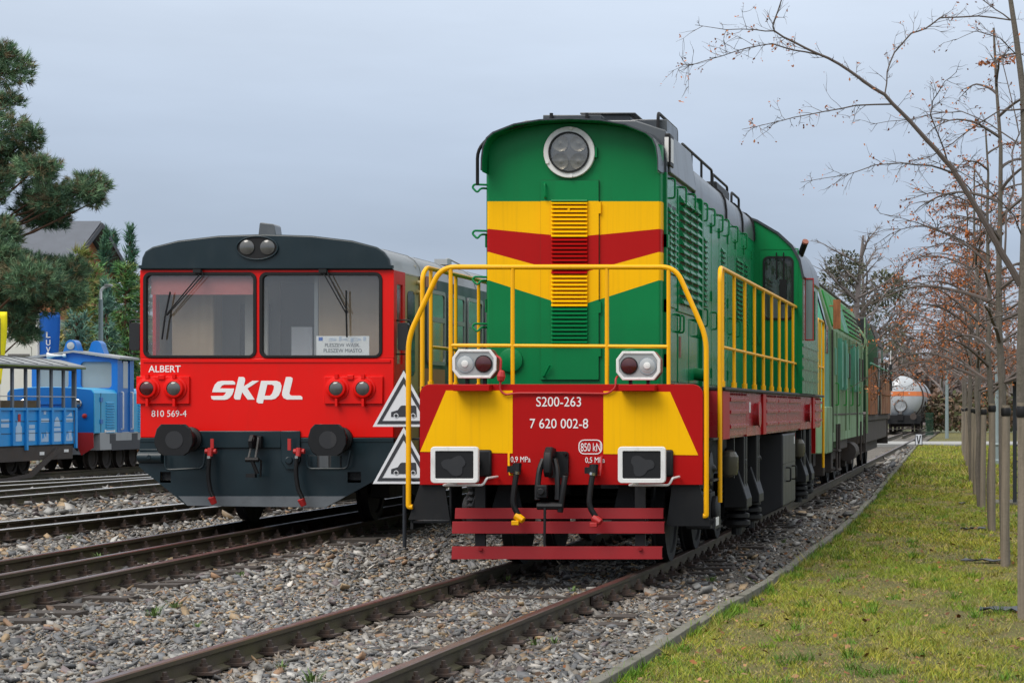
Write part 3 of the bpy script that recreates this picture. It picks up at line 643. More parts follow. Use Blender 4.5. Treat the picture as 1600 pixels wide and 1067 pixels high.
hose(loco, [(807, 739, -.19), (803, 765, -.21), (801, 788, -.22), (811, 806, -.21)], 'rail_yellow', (808, 732), [(795, 708, -.01), (795, 725, -.03), (797, 742, -.08), (803, 741, -.10)])
hose(loco, [(926, 741, -.19), (922, 767, -.21), (920, 790, -.22), (932, 809, -.21)], 'hose_red', (928, 734), [(940, 712, -.01), (939, 728, -.04), (937, 743, -.08), (932, 742, -.10)])
# --- guard bars below the beam
for (x0, x1, y0, y1, dd) in ((712, 1037, 810, 793.5, -.02), (709, 1039.5, 832.5, 814, -.06), (710, 1037, 872, 852.5, -.10)):
    MB().prism([(dd - .02, lz(y0)), (dd + .06, lz(y0) + .0), (dd + .06, lz(y0) + .012), (dd + .0, lz(y0) + .012), (dd + .0, lz(y1) - .012), (dd + .06, lz(y1) - .012), (dd + .06, lz(y1)), (dd - .0, lz(y1))], 'x', lx(x0), lx(x1)).build('guard_bar', 'guard_red', loco, smooth=0, bevel=.004)
for a, b in ((742, 758), (992, 1008)):
    MB().box(lx(a), lx(b), .0, .05, lz(866), .86).build('guard_bracket', 'black', loco)
    MB().cyl(lp((a + b) / 2, 857, -.105), lp((a + b) / 2, 857, -.14), .02, n=8).build('guard_bolt', 'guard_red', loco)
# --- front steps
for s in (-1, 1):
    ap = [(655.5, 752), (692, 754), (701, 812), (636, 812)] if s < 0 else [(1049, 757), (1091.5, 757), (1110, 822), (1040, 822)]
    st = MB().prism([(lx(a), lz(b)) for a, b in ap], 'y', .05, .075).build('step_apron', 'black', loco)
    for z in (.50, .90, 1.30): MB().box(*sorted((s * 1.10, s * 1.46)), .08, .50, z - .02, z).build('step_tread', 'black', st)
    MB().box(*sorted((s * 1.08, s * 1.10)), .08, .52, .46, 1.78).build('step_side', 'black', st)
    MB().box(*sorted((s * 1.45, s * 1.475)), .08, .52, .42, .53).build('step_edge', 'black', st)
    MB().box(*sorted((s * 1.476, s * 1.48)), .12, .34, .45, .53).build('white_mark', 'white', st, smooth=0)
    pl = MB().prism([(s * .5, .85), (s * .68, .85), (s * .82, .35), (s * .40, .35)], 'y', .35, .38).build('plough_plate', 'frame_black', loco)
# --- head lamps on the beam
for s, cx, cz in ((-1, 742.5, 568.5), (1, 998, 571.5)):
    x, z = lx(cx, .02), lz(cz, .02); hw, hh = .213, .14
    oc = lambda w, h, c: [(x - w + c, z + h), (x + w - c, z + h), (x + w, z + h - c * 1.3), (x + w, z - h + c * 1.3), (x + w - c, z - h), (x - w + c, z - h), (x - w, z - h + c * 1.3), (x - w, z + h - c * 1.3)]
    hl = MB().prism(oc(hw, hh, .06), 'y', .0, .16).build('head_lamp', 'lamp_rust', loco, bevel=.012)
    MB().ring(oc(hw, hh, .06), oc(hw - .03, hh - .028, .045), -.018, .01).build('lamp_rim', 'white', hl, bevel=.006)
    MB().prism(oc(hw - .03, hh - .028, .045), 'y', -.006, .004).build('lamp_panel', 'alu', hl, smooth=0)
    for k in (-1, 1):
        red = (k == -s); q = MB().lathe([(.078, -.010), (.074, -.022), (.05, -.030), (.02, -.034), (.004, -.036)], (x + k * .088, 0, z), (0, 1, 0), 24)
        q.build('lamp_lens', 'red_lens' if red else 'lens_glass', hl)
        if not red: MB().lathe([(.034, -.034), (.030, -.040), (.004, -.044)], (x + k * .088, 0, z), (0, 1, 0), 20).build('lamp_bulb', 'white', hl)
        MB().ring(circ(x + k * .088, z, .084), circ(x + k * .088, z, .073), -.018, .0).build('lens_ring', 'rubber' if red else 'chrome', hl)
    MB().box(x - .10, x - .07, .04, .09, 1.82, z - hh).box(x + .07, x + .10, .04, .09, 1.82, z - hh).build('lamp_foot', 'black', hl)
    if s < 0:
        MB().tube(fillet([lp(775, 556, .02), lp(783, 560, -.02), lp(782, 580, -.02)], .05), .011, 8).tube(fillet([lp(782, 596, -.03), lp(781, 610, -.03), lp(790, 617, -.03), lp(805, 614, -.02), lp(880, 614, -.012)], .06), .010, 8).build('lamp_cable', 'hose_red', hl)
        MB().lathe([(.01, -.055), (.032, -.04), (.042, 0), (.03, .045), (.018, .06)], lp(783, 588, -.03), (0.1, 0, 1), 8).build('lamp_plug', 'hose_red', hl, smooth=0)
    else:
        MB().tube(fillet([lp(965, 588, .02), lp(962, 592, -.01), lp(962, 606, -.03), lp(950, 615, -.02), lp(880, 614, -.012)], .06), .010, 8).build('lamp_cable', 'hose_red', hl)
# --- hood: nose with colour bands
ND = .65
EB = [3.644, 3.37, 3.141, 2.86]; CB = [3.644, 3.287, 2.908, 2.587]
def bands(x): t = min(1, abs(x) / .845); return [CB[i] + (EB[i] - CB[i]) * t for i in range(4)]
def ztop(x): return float(np.interp(abs(x), [0, .30, .55, .76, .835, .9], [4.42, 4.405, 4.365, 4.28, 4.22, 4.15]))
def band_wall(path, zb, ztf, mb):
    """path: list of (x, y, x_eff); strips of green / yellow / red / yellow / green"""
    cols = (0, 1, 2, 1, 0)
    for (xa, ya, ea), (xb, yb, eb) in zip(path, path[1:]):
        A = [zb] + bands(ea)[::-1] + [ztf(ea)]; B = [zb] + bands(eb)[::-1] + [ztf(eb)]
        for i in range(5): mb.add([(xa, ya, A[i]), (xb, yb, B[i]), (xb, yb, B[i + 1]), (xa, ya, A[i + 1])], [(0, 1, 2, 3)], cols[i])
xs_ = [i / 12 * .845 for i in range(-12, 13)]
path = [(-.872, .80, .845), (-.872, .70, .845), (-.862, .664, .845)] + [(x, ND, x) for x in xs_] + [(.862, .664, .845), (.872, .70, .845), (.872, .80, .845)]
m = MB(); band_wall(path, ZF, ztop, m)
hood = m.build('hood_nose', ['green', 'yellow', 'red'], loco, smooth=40)
# nose door and its louvre slats
dx0, dx1, dz0, dz1 = lx(845.7, ND), lx(936, ND), lz(593, ND), lz(282.5, ND)
m = MB(); band_wall([(x, ND - .028, x) for x in np.linspace(dx0, dx1, 9)], dz0, lambda x: dz1, m)
for x in (dx0, dx1):
    A = [dz0] + bands(x)[::-1] + [dz1]
    for i, c_ in enumerate((0, 1, 2, 1, 0)): m.add([(x, ND - .028, A[i]), (x, ND, A[i]), (x, ND, A[i + 1]), (x, ND - .028, A[i + 1])], [(0, 1, 2, 3)], c_)
m.add([(dx0, ND - .028, dz1), (dx1, ND - .028, dz1), (dx1, ND, dz1), (dx0, ND, dz1)], [(0, 1, 2, 3)], 0); m.add([(dx0, ND - .028, dz0), (dx1, ND - .028, dz0), (dx1, ND, dz0), (dx0, ND, dz0)], [(0, 1, 2, 3)], 0)
door = m.build('nose_door', ['green', 'yellow', 'red'], loco, smooth=0)
sx0, sx1 = lx(863, ND), lx(919, ND)
MB().ring([(dx0 - .006, dz0 - .006), (dx1 + .006, dz0 - .006), (dx1 + .006, dz1 + .006), (dx0 - .006, dz1 + .006)], [(dx0, dz0), (dx1, dz0), (dx1, dz1), (dx0, dz1)], ND - .003, ND + .002).build('door_gap_shade', 'gap_shade', door, smooth=0)  # thin dark ring paints the shadowed edge line round the door
slat_me = {}
for nm in ('green', 'yellow', 'red'):
    q = MB().prism([(0, -.016), (-.034, -.020), (-.036, -.013), (-.006, .012), (0, .016)], 'x', sx0, sx1)
    o = q.build('louvre_slat', nm, smooth=0); slat_me[nm] = o.data; bpy.data.objects.remove(o)
zz = lz(317, ND)
while zz > lz(536, ND):
    bd = bands(.09); c_ = 'green' if zz > bd[0] else 'yellow' if zz > bd[1] else 'red' if zz > bd[2] else 'yellow' if zz > bd[3] else 'green'
    o = bpy.data.objects.new('louvre_slat', slat_me[c_]); C.objects.link(o); o.parent = door; o.location = (0, ND - .028, zz); zz -= .0405
MB().box(sx0 + .02, sx1 - .02, ND - .022, ND - .0285, lz(536, ND), lz(318, ND)).build('louvre_backing', 'sign_dark', door, smooth=0)
MB().prism([(0, 0), (-.03, -.008), (-.034, -.02), (0, -.03)], 'x', sx0, sx1).build('louvre_hood', 'green', door, loc=(0, ND - .028, lz(312, ND)), smooth=0)
for py in (320, 475): MB().box(dx1 - .0, dx1 + .022, ND - .03, ND, lz(py + 14, ND), lz(py - 4, ND)).build('hinge', 'yellow' if py < 400 else 'green', door)
for py in (545,): MB().box(dx1, dx1 + .022, ND - .03, ND, lz(py + 12, ND), lz(py - 4, ND)).build('hinge', 'green', door)
MB().tube(fillet([lp(852, 309, ND - .02), lp(852, 309, ND - .07), lp(851, 287, ND - .07), lp(851, 287, ND - .02)], .03), .011, 8).build('door_handle', 'green', door)
MB().tube([lp(850, 588, ND - .02), lp(850, 587, ND - .05), lp(859, 570, ND - .07)], .012, 8).build('latch_lever', 'green', door)
MB().box(lx(888.5, ND), lx(892, ND), ND - .06, ND - .03, lz(332, ND), lz(326, ND)).build('louvre_latch', 'yellow', door)
for s in (-1, 1):
    cx = lx(798.5, ND) if s < 0 else lx(985, ND)
    q = MB().lathe([(.118, 0), (.118, -.03), (.105, -.036), (.003, -.04)], (cx, ND, lz(563, ND)), (0, 1, 0), 28); q.build('round_cover', 'green', loco)
# big head lamp
lc = (lx(890.5, ND), lz(239, ND)); RR = 40 / 157.1
big = MB().ring(circ(*lc, RR, 40), circ(*lc, RR * .78, 40), ND - .05, ND + .0).build('top_head_lamp', 'white', loco, bevel=.006)
MB().ring(circ(*lc, RR * .80, 40), circ(*lc, RR * .735, 40), ND - .065, ND - .01).build('lamp_gasket', 'rubber', big)
MB().lathe([(RR * .75, -.022), (.002, -.020)], (lc[0], ND, lc[1]), (0, 1, 0), 40).build('lamp_dish', 'big_lamp_dish', big)
for a in (-1, 1):
    for b in (-1, 1):
        MB().lathe([(.086, -.020), (.082, -.034), (.066, -.029), (.04, -.022), (.018, -.026), (.003, -.030)], (lc[0] + a * .090, ND, lc[1] + b * .090), (0, 1, 0), 24).build('lamp_reflector', 'lamp_cup', big)
MB().lathe([(RR * .735, -.052), (RR * .5, -.06), (.002, -.064)], (lc[0], ND, lc[1]), (0, 1, 0), 40).build('lamp_glass', 'lens_cover', big)
for a in (85, 205, 275): MB().cyl((lc[0] + RR * .93 * math.cos(R(a)), ND - .05, lc[1] + RR * .93 * math.sin(R(a))), (lc[0] + RR * .93 * math.cos(R(a)), ND - .065, lc[1] + RR * .93 * math.sin(R(a))), .017, n=8).build('lamp_screw', 'white', big)
MB().box(lc[0] + RR - .01, lc[0] + RR + .02, ND - .04, ND, lc[1] - .05, lc[1] + .05).build('lamp_hinge', 'green', big)
# --- hood sides
HX, HE = .872, 9.6
for s in (-1, 1):
    m = MB().box(*sorted((s * (HX - .02), s * HX)), .80, HE, ZF, 4.02)
    side = m.build('hood_side', 'green_side', loco)
    sx = lambda t: s * (HX + t)
    def pan(d0, d1, z0, z1, t=.018, name='side_door', mat='green_side', par=side):
        return MB().box(*sorted((s * HX, sx(t))), d0, d1, z0, z1).build(name, mat, par, bevel=.004)
    def cgrab(d, z0, z1, r=.011, out=.07):
        MB().tube(fillet([(sx(0), d, z0), (sx(out), d, z0), (sx(out), d + .02, z1), (sx(0), d + .02, z1)], .05), r, 7).build('grab_handle', 'green', side)
    def louvres(d0, d1, z0, z1, p, name='louvre_panel', dep=.03, t=.018):
        q = MB(); q.box(*sorted((sx(t), sx(t + .002))), d0, d1, z0, z1, 1)
        z = z0 + p * .5
        while z < z1 - p * .2:
            a = [(sx(t + .002), z - p * .38), (sx(t + dep), z - p * .45), (sx(t + dep), z - p * .33), (sx(t + .002), z + p * .42)]
            q.prism([(x_, z_) for x_, z_ in a], 'y', d0 + .01, d1 - .01); z += p
        return q.build(name, ['green_side', 'sign_dark'], side, smooth=0)
    # first door with two louvre columns, lower doors
    MB().box(*sorted((s * HX, sx(.03))), .80, .86, ZF, 3.95).build('corner_strip', 'green', side)
    pan(.90, 1.62, 2.62, 3.86); louvres(.98, 1.22, 2.95, 3.66, .062); louvres(1.30, 1.54, 2.95, 3.66, .062)
    pan(.90, 1.62, 1.86, 2.58)
    # tall shutters
    pan(1.72, 3.42, 2.60, 3.88, .022, 'shutter_frame')
    for a in (1.80, 2.34, 2.88): louvres(a, a + .46, 2.68, 3.82, .088, 'shutter', .05, .022)
    pan(1.72, 2.52, 1.86, 2.54); pan(2.58, 3.42, 1.86, 2.54)
    MB().box(*sorted((s * HX, sx(.05))), 3.46, 3.58, ZF, 3.93).build('door_post', 'green', side)
    x = 3.66
    for w_, lv in ((.85, (.12, .45)), (.72, None), (.85, (.2, .55)), (.80, None), (.95, (.08, .85)), (.95, (.05, .42))):
        pan(x, x + w_, 1.86, 3.86)
        if lv: 
            louvres(x + lv[0], x + (lv[0] + lv[1]) / 2 - .02, 2.75, 3.55, .062); louvres(x + (lv[0] + lv[1]) / 2 + .02, x + lv[1], 2.75, 3.55, .062)
        for z in (2.0, 2.9, 3.7): MB().box(*sorted((sx(.018), sx(.035))), x + w_ - .03, x + w_ + .03, z - .06, z + .06).build('hinge', 'green', side)
        cgrab(x + .1, 2.52, 2.72); x += w_ + .05
    for d in (1.10, 1.95, 2.7, 3.25, 3.75, 4.45, 5.25, 5.9, 6.9, 8.0): cgrab(d, 3.72, 3.92)
    for d in (1.5, 1.78, 2.95, 3.3): cgrab(d, 2.38, 2.56)
    for z in (2.0, 2.55, 3.2): MB().box(*sorted((s * HX, sx(.045))), .80, .90, z, z + .13).build('hinge', 'green', side)
    MB().box(*sorted((sx(.018), sx(.024))), 1.78, 1.90, 2.12, 2.34).build('maker_plate', 'lamp_rust', side)
    MB().cyl((sx(0), 3.05, 1.97), (sx(.16), 3.05, 1.95), .07, n=14).build('drain_pipe', 'green', side)
    MB().prism([(5.3, 1.85), (5.5, 1.85), (6.5, 2.5), (6.35, 2.5)], 'x', *sorted((s * (HX + .02), s * (HX + .032)))).build('diagonal_brace', 'green_side', side)
MB().box(-HX, HX, .80, HE, ZF + .02, ZF + .04).build('hood_floor', 'black', loco)
# --- roof
RPh = [(0, 4.445), (.30, 4.430), (.55, 4.388), (.76, 4.305), (.822, 4.25), (.858, 4.17), (.874, 4.05), (.876, 3.93)]
RP = [(-x, z) for x, z in RPh[:0:-1]] + RPh
def roof_shell(d0, d1, grow=0.0, th=.012):
    out = [(x * (1 + grow), z + grow) for x, z in RP]; inn = [(x * (1 - th), z - th) for x, z in RP]
    inn[0] = (RP[0][0] + th, RP[0][1]); inn[-1] = (RP[-1][0] - th, RP[-1][1])
    return MB().prism(out + inn[::-1], 'y', d0, d1)
roof = roof_shell(.42, 3.0).build('roof', 'roof_grey', loco, smooth=25)
lin = MB().prism([(x * .985, z - .013) for x, z in RP] + [(x * .980, z - .018) for x, z in RP][::-1], 'y', .43, .66).build('visor_lining', 'green', loco, smooth=25)
for a, b in ((3.06, 6.1), (6.16, 8.0), (8.06, 9.58)): roof_shell(a, b, .002).build('roof_section', 'roof_flank', loco, smooth=25)
for d in (3.0, 6.1, 8.0, 9.50): roof_shell(d, d + .075, .022).build('roof_rib', 'rubber', loco, smooth=25)
roof_shell(.86, .93, .02).build('roof_rib', 'roof_grey', loco, smooth=25)
# radiator housing with flat flanks
m = MB().prism([(-.915, 3.97), (-.86, 4.40), (-.55, 4.50), (.55, 4.50), (.86, 4.40), (.915, 3.97)], 'y', 1.02, 2.98); m.build('radiator_housing', 'roof_flank', loco, smooth=0, bevel=.012)
MB().box(lx(853, .9), lx(943, .9), .75, 1.10, 4.44, lz(183, .9)).build('roof_hatch', 'roof_grey', loco, bevel=.008)
for a in (867, 922): MB().cyl((lx(a, .9), .72, 4.45), (lx(a, .9), .72, 4.53), .018, n=8).build('hatch_latch', 'black', loco)
MB().box(.02, .46, 1.3, 2.4, 4.49, lz(176.5, 1.3)).box(-.05, .52, 1.25, 2.45, lz(180, 1.3), lz(177, 1.3)).build('fan_housing', 'roof_grey', loco, bevel=.01)
MB().box(.50, .86, 1.1, 1.9, 4.36, 4.52).build('vent_box', 'roof_grey', loco, bevel=.01)
wp_ = MB().box(.86, .918, .95, 1.20, 4.03, 4.36).build('works_plate', 'rubber', loco, bevel=.012); MB().box(.90, .921, .985, 1.165, 4.075, 4.315).box(.86, .90, .946, .949, 4.07, 4.32).build('plate_face', 'white', wp_)
for pts in ([(.78, 1.05, 4.36), (.78, 1.05, 4.58), (.78, 2.4, 4.58), (.78, 2.4, 4.36)], [(.74, 3.1, 4.28), (.74, 3.1, 4.52), (.74, 5.8, 4.52), (.74, 5.8, 4.28)], [(.70, 6.2, 4.28), (.70, 6.2, 4.52), (.70, 7.8, 4.52), (.70, 7.8, 4.28)], [(.70, 8.3, 4.30), (.70, 8.3, 4.50), (.70, 9.2, 4.50), (.70, 9.2, 4.30)]):
    for s in ((1,) if pts[0][1] < 1.5 else (1, -1)): MB().tube(fillet([(s * a, b, c_) for a, b, c_ in pts], .06), .017, 8).build('roof_rail', 'rubber', loco)
for d in (3.9, 4.8): MB().cyl((.74, d, 4.30), (.74, d, 4.52), .015, n=8).build('roof_rail_post', 'rubber', loco)
MB().box(.40, .72, 6.5, 7.9, 4.33, 4.46).build('exhaust_box', 'black', loco, bevel=.02)
MB().cyl((.35, 8.7, 4.35), (.35, 8.7, 4.60), .09, n=16).build('exhaust_stub', 'black', loco)
MB().tube(fillet([lp(836, 190, .50), lp(772, 207, .50), lp(746, 234, .50), lp(746, 289, .52)], .09), .017, 8).build('corner_rail', 'rubber', loco)
for py in (289, 361, 433, 506):
    z = lz(py, .70); x = -.872
    MB().tube(fillet([(x + .02, .72, z), (x - .12, .66, z), (x - .14, .66, z - .03), (x - .085, .64, z - .085), (x - .06, .68, z - .035), (x + .02, .80, z - .03)], .03, 4), .011, 7).build('grab_iron', 'green', loco)
# --- cab
CD0, CD1, CX = 9.6, 12.6, 1.55
CP = [(-CX, ZF), (-CX, 3.42), (-1.50, 3.66), (-1.39, 3.86), (-1.2, 4.04), (-.9, 4.22), (-.5, 4.36), (0, 4.42), (.5, 4.36), (.9, 4.22), (1.2, 4.04), (1.39, 3.86), (1.50, 3.66), (CX, 3.42), (CX, ZF)]
wins = []
for s in (-1, 1):
    a, b = sorted((s * 1.025, s * 1.40)); wins.append(rrect(a, b, 2.86, 3.70, .06))
cab = MB().prism(CP, 'y', CD0, CD0 + .04, holes=wins).build('cab', 'green', loco, smooth=0)
MB().prism(CP, 'y', CD1 - .04, CD1).build('cab_rear_wall', 'green', cab, smooth=0)
for s in (-1, 1):
    MB().box(*sorted((s * (CX - .03), s * CX)), CD0 + .04, CD1 - .04, ZF, 2.62).box(*sorted((s * (CX - .03), s * CX)), CD0 + .04, CD0 + .3, 2.62, 3.42).box(*sorted((s * (CX - .03), s * CX)), CD1 - .5, CD1 - .04, 2.62, 3.42).box(*sorted((s * (CX - .03), s * CX)), CD0 + .3, CD1 - .5, 3.36, 3.42).build('cab_side', 'green_side', cab)
    for z in (1.98, 2.14, 2.30, 2.46): MB().box(*sorted((s * CX, s * (CX + .014))), CD0 + .08, CD1 - .08, z, z + .045).build('side_rib', 'green_side', cab, smooth=0)
    MB().box(*sorted((s * (CX - .02), s * (CX - .012))), CD0 + .3, CD1 - .5, 2.62, 3.36).build('side_window', 'dark_glass', cab)
    a, b = sorted((s * 1.025, s * 1.40))
    MB().ring(rrect(a - .03, b + .03, 2.83, 3.73, .08), rrect(a, b, 2.86, 3.70, .06), CD0 - .012, CD0 + .03).build('window_gasket', 'rubber', cab)
    MB().prism(rrect(a, b, 2.86, 3.70, .06), 'y', CD0 + .012, CD0 + .018).build('front_window', 'glass_clear', cab, smooth=0)
    xm = s * 1.24
    MB().cyl((xm - .05, CD0 - .03, 3.78), (xm - .05, CD0 - .03, 3.40), .010, n=6).cyl((xm + .05, CD0 - .03, 3.78), (xm + .05, CD0 - .03, 3.40), .010, n=6).box(xm - .01, xm + .09, CD0 - .035, CD0 - .02, 3.05, 3.40).build('wiper', 'rubber', cab)
    # hinged wind deflector with red edge
    wd = MB().ring([(s * (CX + .01), 2.55), (s * (CX + .14), 2.55), (s * (CX + .14), 3.44), (s * (CX + .01), 3.44)], [(s * (CX + .025), 2.57), (s * (CX + .125), 2.57), (s * (CX + .125), 3.42), (s * (CX + .025), 3.42)], CD0 + .30, CD0 + .33).build('wind_deflector', 'hose_red', cab, smooth=0)
    MB().box(*sorted((s * (CX + .02), s * (CX + .13))), CD0 + .312, CD0 + .318, 2.56, 3.43).build('deflector_pane', 'grey_glass', wd)
    for z in (1.95, 2.5, 3.2): MB().box(*sorted((s * .93, s * .98)), CD0 - .02, CD0, z, z + .12).build('door_hinge', 'green', cab)
    MB().ring([(s * .95, 1.86), (s * 1.50, 1.86), (s * 1.50, 3.84), (s * .95, 3.84)], [(s * .965, 1.875), (s * 1.485, 1.875), (s * 1.485, 3.825), (s * .965, 3.825)], CD0 - .006, CD0 + .002).build('cab_door_seam', 'green', cab, smooth=0)
MB().box(-1.5, 1.5, CD0 + 1.2, CD0 + 1.25, ZF, 3.4).build('cab_partition', 'cab_grey', cab)
o2 = [(x * 1.02, z + .025) for x, z in CP[1:-1]]
MB().prism(o2 + [(x, z - .0) for x, z in CP[1:-1]][::-1], 'y', CD0 - .03, CD1 + .05).build('cab_roof', 'roof_grey', cab, smooth=25)
MB().cyl((1.46, 10.4, 3.80), (1.54, 10.25, 3.97), .045, n=12).build('horn', 'black', cab); MB().cyl((1.54, 10.25, 3.97), (1.548, 10.23, 3.99), .048, n=12).build('horn_cap', 'lamp_rust', cab)
# rear hood beyond the cab
MB().prism([(-.9, ZF), (-.9, 3.6), (-.6, 3.85), (.6, 3.85), (.9, 3.6), (.9, ZF)], 'y', CD1, 14.2).build('rear_hood', 'green_side', loco, bevel=.02)
# --- deck, red sills
MB().box(-1.36, 1.36, .046, .55, 1.76, 1.80).build('front_platform', 'black', loco)
MB().box(-1.52, 1.52, .55, 14.45, 1.765, 1.80).build('walkway', 'black', loco, bevel=.008)
for s in (-1, 1):
    sill = MB().box(*sorted((s * 1.20, s * 1.45)), .56, 14.35, 1.28, 1.765).build('side_sill', 'sill_red', loco)
    pa = [(1.15, 2.95, 'p'), (2.95, 4.55, 'v'), (4.95, 6.5, 'p'), (6.5, 8.1, 'p'), (8.1, 10.2, 'p'), (10.2, 12.3, 'v'), (12.7, 14.3, 'p')]
    for a, b, t in pa:
        q = MB().box(*sorted((s * 1.45, s * 1.475)), a + .01, b - .01, 1.30 if t == 'p' else 1.28, 1.755); sp_ = q.build('sill_panel', 'sill_red', sill, bevel=.004)
        if t == 'p':
            for z in (1.40, 1.55, 1.68): MB().box(*sorted((s * 1.475, s * 1.505)), a + .05, b - .05, z - .02, z + .02).build('panel_rib', 'sill_red', sp_, smooth=0, bevel=.004)
            q = MB(); n_ = int((b - a) / .16)
            for k in range(n_): q.cyl((s * 1.475, a + .08 + k * .16, 1.735), (s * 1.487, a + .08 + k * .16, 1.735), .011, n=5)
            q.build('bolt_row', 'guard_red', sp_, smooth=0)
        else: MB().lathe([(.13, 0), (.13, .05), (.15, .055), (.15, .07), (.02, .075)], (s * 1.475, (a + b) / 2, 1.52), (s, 0, 0), 20).build('sand_filler', 'sill_red', sp_)
    for a in (4.55, 12.3): MB().box(*sorted((s * 1.44, s * 1.50)), a + .02, a + .38, 1.28, 1.76).build('sill_post', 'red', sill, bevel=.004)
    MB().box(*sorted((s * 1.44, s * 1.495)), .56, 1.14, 1.28, 1.76).build('sill_end', 'red', sill)
    MB().box(*sorted((s * 1.476, s * 1.478)), 3.2, 3.34, 1.54, 1.66).build('data_plate', 'white', sill, smooth=0)
    # railing along the walkway
    q = MB().tube(fillet([(s * 1.47, .51, .66), (s * 1.47, .51, 2.90), (s * 1.46, .64, 2.985), (s * 1.46, 11.4, 3.02), (s * 1.46, 11.4, 1.80)], .12, 5), .023, 10).build('side_railing', 'rail_yellow', loco)
    MB().tube([(s * 1.46, .80, 2.20), (s * 1.46, 11.4, 2.22)], .017, 8).build('mid_rail', 'rail_yellow', q)
    for k in range(11):
        d = .80 + k * 1.04
        pst = MB().cyl((s * 1.46, d, 1.80), (s * 1.46, d, 2.99), .019, n=8).cyl((s * 1.46, d, 1.80), (s * 1.46, d, 1.86), .030, n=10); pst.build('railing_post', 'rail_yellow', q)
    q = MB().tube(fillet([(s * 1.50, 13.2, 1.8), (s * 1.50, 13.2, 3.0), (s * 1.50, 14.5, 3.0), (s * 1.50, 14.5, .62)], .1), .021, 8).tube([(s * 1.50, 13.2, 2.25), (s * 1.50, 14.5, 2.25)], .016, 8).cyl((s * 1.50, 13.8, 1.8), (s * 1.50, 13.8, 3.0), .018, n=8).build('rear_railing', 'rail_yellow', loco)
# front railing
def fr(px, py): return (lx(px), .03, lz(py))
fp = [fr(637, 792), fr(637, 526), fr(688, 417), fr(1055, 417), fr(1103, 526), fr(1103, 806)]
fp = [(fp[0][0] + .04, .03, fp[0][2])] + fp + [(fp[-1][0] - .03, .03, fp[-1][2])]
frl = MB().tube(fillet(fp, .14, 6), .025, 10).build('front_railing', 'rail_yellow', loco)
for px in (703, 800, 947.5, 1044): MB().cyl((lx(px), .03, 1.80), (lx(px), .03, lz(418)), .020, n=8).build('railing_post', 'rail_yellow', frl)
MB().tube([(lx(703), .03, lz(539.5)), (lx(1044), .03, lz(541.5))], .018, 8).build('mid_rail', 'rail_yellow', frl)
# --- underframe, bogies
MB().box(-.95, .95, .05, 14.6, .92, 1.27).box(-1.19, 1.19, .5, 14.4, 1.2, 1.30).build('main_frame', 'frame_black', loco)
MB().box(-1.365, 1.365, 14.6, 14.65, .85, 1.82).build('rear_beam', 'red', loco)
def wheel_me(r=.525):
    o = MB().lathe([(.02, .03), (.10, .03), (.10, 0), (.17, -.02), (r - .10, -.012), (r - .085, .012), (r, .012), (r + .004, -.085), (r + .03, -.10), (r + .03, -.125), (r - .09, -.125), (.02, -.11)], (0, 0, 0), (1, 0, 0), 32).build('wheel', 'frame_black'); me = o.data; bpy.data.objects.remove(o); return me
WM = wheel_me()
for b0 in (1.65, 9.95):
    bg = MB()
    for s in (-1, 1):
        bg.prism([(b0 - .75, .42), (b0 - .75, .62), (b0 - .35, .88), (b0 + 4.35, .88), (b0 + 4.75, .62), (b0 + 4.75, .42), (b0 + 4.3, .50), (b0 - .3, .50)], 'x', *sorted((s * .98, s * 1.08)))
    bg = bg.build('bogie', 'frame_black', loco, smooth=0, bevel=.015)
    for k in range(3):
        d = b0 + 2 * k
        for s in (-1, 1):
            o = bpy.data.objects.new('wheel', WM); C.objects.link(o); o.parent = bg; o.location = (s * .82, d, .525); o.rotation_euler = (0, 0, 0 if s > 0 else math.pi)
            MB().box(*sorted((s * 1.0, s * 1.26)), d - .19, d + .19, .34, .72).lathe([(.15, 0), (.15, .05), (.10, .07), (.02, .075)], (s * 1.26, d, .53), (s, 0, 0), 16).build('axle_box', 'frame_black', bg, bevel=.01)
            for e_ in (-.33, .33): MB().lathe([(.10, 0), (.10, .04)] + [(.075 + .025 * (j % 2), .06 + .03 * j) for j in range(8)] + [(.10, .32), (.10, .36)], (s * 1.12, d + e_, .50), (0, 0, 1), 12).build('coil_spring', 'frame_black', bg, smooth=0)
        MB().cyl((-.8, d, .525), (.8, d, .525), .08, n=12).build('axle', 'frame_black', bg)
